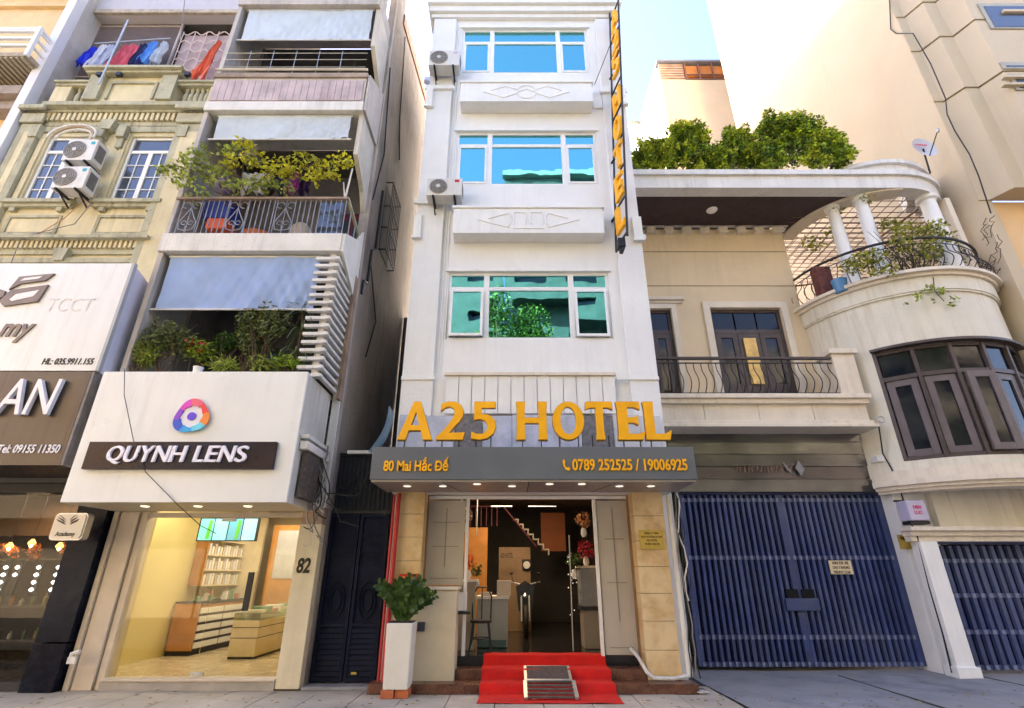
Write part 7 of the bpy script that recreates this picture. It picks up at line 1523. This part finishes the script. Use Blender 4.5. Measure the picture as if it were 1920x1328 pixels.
pts = [at(1648, 800, 9.5), at(1655, 850, 9.7), at(1672, 880, 9.7), at(1690, 925, 9.7), at(1704, 975, 9.55), at(1718, 1000, 9.55), at(1742, 1100, 9.6), at(1768, 1190, 9.6), at(1785, 1262, 9.6)]
solo('cable', B().tube(pts, .014, 6), cable_black, 'black cable running down the wall between the two navy gates', 'cable', pts[0], smooth=True)
fx = thing('wall_fitting', 'small round fitting at the right end of the balcony moulding', 'fitting', at(1652, 787, 9.45)); part('ring', B().tube([(at(1652, 787, 9.45)[0] + .06 * math.cos(q * .6), 9.45, at(1652, 787, 9.45)[2] + .06 * math.sin(q * .6)) for q in range(11)], .012, 5), steel, fx)

# ------------------------------------------------------------------ large beige tower on the right
WX = 10.4; bt = thing('beige_tower', 'huge plain beige building on the right with stepped piers', 'building', (WX, 10, 0))
NYr = 9.12
part('side_wall', B().prism([(NYr, 0), (17.6, 0), (17.6, 46), (NYr, 46)], WX, WX + .3, 'x'), beige_wall, bt, 'vast blank side wall')
SZ0 = Z(352, 8.7)
steps = [(WX, NYr - .02), (WX + .22, NYr - .02), (WX + .42, NYr - .42), (WX + .75, NYr - .42), (WX + .95, NYr - .85), (WX + 9, NYr - .85), (WX + 9, NYr - .002), (WX, NYr - .002)]
def pier(z0, z1, name='stepped_pier', grow=0):
    pts = [(p[0] - grow * (1 if i < 5 else 0), p[1] - grow) for i, p in enumerate(steps)]
    return part(name, B().prism(pts, z0, z1, 'z'), beige_wall, bt, bev=.01)
hlv = [SZ0, Z(170, 8.8), Z(75, 8.8), Z(18, 8.9), 24, 30, 36, 42]
for i in range(len(hlv) - 1): pier(hlv[i], hlv[i + 1] - .05)
part('recessed_wall', B().box(WX + .301, WX + 9, NYr + .05, NYr + .3, 0, SZ0), M('painted orange-lit recess', (.74, .50, .26), .75, .08, 1, .15), bt)  # orange light in the recess is put into the wall colour
for (pa, pb_, ya, yb, nm) in ((1858, 1990, 55, 8, 'upper'), (1880, 1990, 130, 118, 'mid'), (1905, 1990, 170, 140, 'lower')):
    YW = NYr - .86; x0, x1 = X(pa, ya, YW), X(pa, ya, YW) + 3; z0, z1 = Z(ya, YW), Z(yb, YW)
    o = part('window', B().box(x0, x1, YW - .02, YW - .001, z0, z1), M('recess shade grey', (.36, .34, .28), .6), bt, nm + ' strip window'); part('pane', B().box(x0 + .1, x1 - .1, YW - .03, YW - .021, z0 + .05, z1 - .12), sky_glass, o)  # grey surround paints the shade of a recess that is not modelled
for ya in (148, 162, 25): part('string_course', B().box(X(1880, ya, NYr - .9), WX + 9, NYr - .95, NYr - .851, Z(ya, NYr - .9), Z(ya - 4, NYr - .9)), beige_wall, bt, bev=.008)
pts = [(WX - .03, a[0], a[1]) for a in ()]
def on_side(px, py):            # a spot on the side wall seen at a pixel
    lo_, hi_ = 8.5, 30.0
    for _ in range(50):
        m_ = (lo_ + hi_) / 2
        if X(px, py, m_) > WX - .03: hi_ = m_
        else: lo_ = m_
    return (WX - .03, m_, Z(py, m_))
pts = [on_side(*p) for p in ((1668, 0), (1670, 55), (1680, 63), (1712, 63), (1745, 120), (1773, 185), (1776, 215), (1790, 245), (1818, 290), (1835, 330), (1858, 400))]
solo('cable', B().tube(pts, .014, 5), cable_black, 'long thin cable zigzagging down the blank beige wall', 'cable', pts[0], smooth=True)
for k_, pp in enumerate(([(1690, 330), (1740, 318), (1790, 312)], [(1760, 600), (1850, 560), (1880, 555)])): pass
dv_ = thing('dry_creeper', 'bare brown creeper twigs on the beige wall beside the round bay', 'creeper', on_side(1860, 460)); rn = random.Random(4)
for k_ in range(9):
    p = [rn.uniform(1845, 1870), rn.uniform(400, 500)]; l_ = [on_side(*p)]
    for i in range(7): p[0] += rn.uniform(-9, 9); p[1] += rn.uniform(-4, 14) ; p[0] = min(max(p[0], 1835), 1880); q_ = on_side(*p); l_.append((q_[0] - rn.uniform(0, .06), q_[1], q_[2]))
    part('twig', B().tube(l_, .008, 5), bark, dv_)

# smaller beige block behind, with timber slats and rusty rail on its roof
SYb = 19.6; sx0 = X(1233, 112, SYb); szt = Z(118, SYb); szb = Z(150, SYb)
sb = thing('beige_block', 'smaller beige block behind the villa with orange timber roof screen', 'building', (sx0 + 3, SYb, 0))
part('front_wall', B().box(sx0, sx0 + 12, SYb, SYb + .3, 0, szb), M('peach render', (.78, .56, .34), .7, .05, .8, .1), sb)
part('side_wall', B().box(sx0 - .001, sx0 + .3, SYb + .301, SYb + 13, 0, szt), white_wall, sb, 'left side wall, sunlit white put into its paint')  # white paint carries the sunlit look of this side; front stays peach
part('cap', B().box(sx0 - .1, sx0 + 12, SYb - .1, SYb + 4, szt, szt + .12), M('grey coping', (.25, .25, .28), .7), sb)
part('screen_back', B().box(sx0 + .01, sx0 + 12, SYb + .25, SYb + .3, szb, szt), M('tan screen back', (.62, .42, .26), .7), sb)
n = 7
for i in range(n): z = szb + (szt - szb) * (i + .15) / n; part('timber_slat', B().box(sx0 + .02, X(1282, 130, SYb), SYb + .05, SYb + .12, z, z + .12), M('tan timber', (.50, .32, .22), .7, .2), sb)
part('orange_screen', B().box(X(1284, 130, SYb), sx0 + 8, SYb + .08, SYb + .14, szb + .35, szt - .15), M('rust orange sheet', (.62, .20, .04), .7, .2, 2), sb)
for i in range(8): x = X(1284, 130, SYb) + i * .75; part('rail_post', B().bar((x, SYb, szb), (x, SYb, szt), .08), M('brown steel', (.2, .09, .05), .7), sb)
for q in (0.05, .3): part('rail', B().bar((X(1284, 130, SYb), SYb, szb + (szt - szb) * q), (sx0 + 8, SYb, szb + (szt - szb) * q), .06), M('brown steel', (.2, .09, .05), .7), sb)
fb_ = thing('pale_block', 'narrow white block glimpsed between the hotel and the villa roof', 'building', (X(1195, 230, 24), 24, 0)); part('front_wall', B().box(X(1183, 240, 24), sx0 + 2, 24, 24.4, 0, Z(232, 24)), white_wall, fb_); part('roof_edge', B().box(X(1183, 240, 24) - .1, sx0 + 2, 23.9, 24.4, Z(232, 24), Z(229, 24)), olive_trim, fb_)

# ------------------------------------------------------------------ buildings and tree across the street (seen in the window glass)
def opposite(x0, x1, h, mat, label, seed):
    rn = random.Random(seed); t = thing('street_house', label, 'house', ((x0 + x1) / 2, -5.0, 0), 'houses across the street'); hs_ = []; n_ = max(1, int((x1 - x0) / 2.2)); z = 4.0
    while z + 2.2 < h:
        for i in range(n_): a = x0 + (x1 - x0) * (i + .2) / n_; hs_.append((a, a + (x1 - x0) / n_ * .6, z, z + 1.6))
        z += 3.4
    b = grid_wall((x0, x1), (0, h), hs_, lambda u, tt, v: (u, -5.0 - tt * .3, v)); part('wall', b, mat, t); part('core', B().box(x0 + .1, x1 - .1, -16, -6.2, 0, h - .1), dark_room, t)
    for q in hs_[:60]: part('window', B().box(q[0], q[1], -5.2, -5.16, q[2], q[3]), dark_glass, t)
    z = 3.6
    while z < h - 2: part('balcony', B().box(x0 + .4, x1 - .4, -5.0 + .001, -4.1, z, z + .12).box(x0 + .4, x1 - .4, -4.16, -4.1, z + .12, z + .9), mat, t); z += 3.4
    part('roof_edge', B().box(x0 - .1, x1 + .1, -4.99, -4.7, h - .2, h + .1), white_trim if mat is not MATS.get('dark teal facade') else M('pale teal roof edge', (.25, .34, .33), .6), t); return t
opposite(-30, -12.5, 11, cream_wall, 'cream row house across the street, far left', 1); opposite(-12.4, -5, 14, yellow_wall, 'yellow row house across the street', 2); dkf = M('dark teal facade', (.075, .10, .095), .7, .35, 1)
opposite(-4.9, -.5, 18.5, dkf, 'grey row house facing the hotel', 3); opposite(-.4, 7.5, 22.2, dkf, 'teal grey row house facing the villa', 4); opposite(7.6, 20, 13, cream_trim, 'pale row house across the street, right', 5); opposite(20.1, 40, 16, beige_wall, 'beige row house across the street, far right', 6)
def street_tree(x, y, h, r_, label, seed):
    rn = random.Random(seed); t = thing('street_tree', label, 'tree', (x, y, 0), 'trees across the street'); s = B().tube([(x, y, 0), (x + .1, y, h * .3), (x - .05, y + .1, h * .55)], [.22, .17, .12], 9); lv = B()
    for i in range(11):
        a = rn.uniform(0, 6.28); e_ = (x + math.cos(a) * r_ * rn.uniform(.2, .8), y + math.sin(a) * r_ * rn.uniform(.2, .8), h * rn.uniform(.62, 1)); s.tube([(x, y, h * .45), ((x + e_[0]) / 2, (y + e_[1]) / 2, h * .6), e_], [.1, .06, .02], 6); lv.leaves(e_, (r_ * .42, r_ * .42, r_ * .34), 420, .17, rn, .6)
    part('trunk', s, bark, t); part('crown', lv, leaf_deep, t)
street_tree(.5, -3.0, 12.6, 2.1, 'street tree across from the hotel, mirrored in its lowest window', 31); street_tree(-9.5, -3.8, 9.0, 2.4, 'street tree across from the yellow house', 32); street_tree(10, -3.8, 9.5, 2.4, 'street tree across from the villa', 33)

solo('paper_scrap', B().obox((X(1318, 1302, 8.3), 8.35, .03), (.18, .12, .012), (0.1, .05, .5)), M('crumpled paper', (.55, .50, .46), .9, .2, 20, .6, 30), 'crumpled pale scrap lying on the driveway beside the hotel step', 'litter', (2.9, 8.35, .02))
solo('manhole_plate', B().prism([(X(1295, 1296, 8.4) + a * .22, 8.45 + c * .14) for a, c in ((-1, -1), (1, -.8), (1.1, 1), (-.9, .9))], .012, .026, 'z'), M('dark rusty plate', (.07, .05, .045), .8, .3, 8, .5), 'dark flat plate set in the ground by the driveway edge', 'plate', (2.8, 8.45, .02))
b = B(); rn = random.Random(8)
for i in range(240):
    x = rn.uniform(-9, 10); y = rn.uniform(7.3, 8.5) if rn.random() < .7 else rn.uniform(5, 8); a = rn.uniform(0, 6.28); q = rn.uniform(.02, .05); z = .024
    b.add([(x + q * math.cos(a), y + q * math.sin(a), z), (x + q * .5 * math.cos(a + 1.6), y + q * .5 * math.sin(a + 1.6), z + .008), (x - q * math.cos(a), y - q * math.sin(a), z), (x + q * .5 * math.cos(a - 1.6), y + q * .5 * math.sin(a - 1.6), z + .006)], [(0, 1, 2), (0, 2, 3)])
solo('fallen_leaves', b, M('dry fallen leaf', (.26, .18, .07), .8, .3, 9, 0, island=.6), 'scattered dry leaves and bits on the pavement and driveway', 'leaves', (0, 8, .02), kind='stuff')
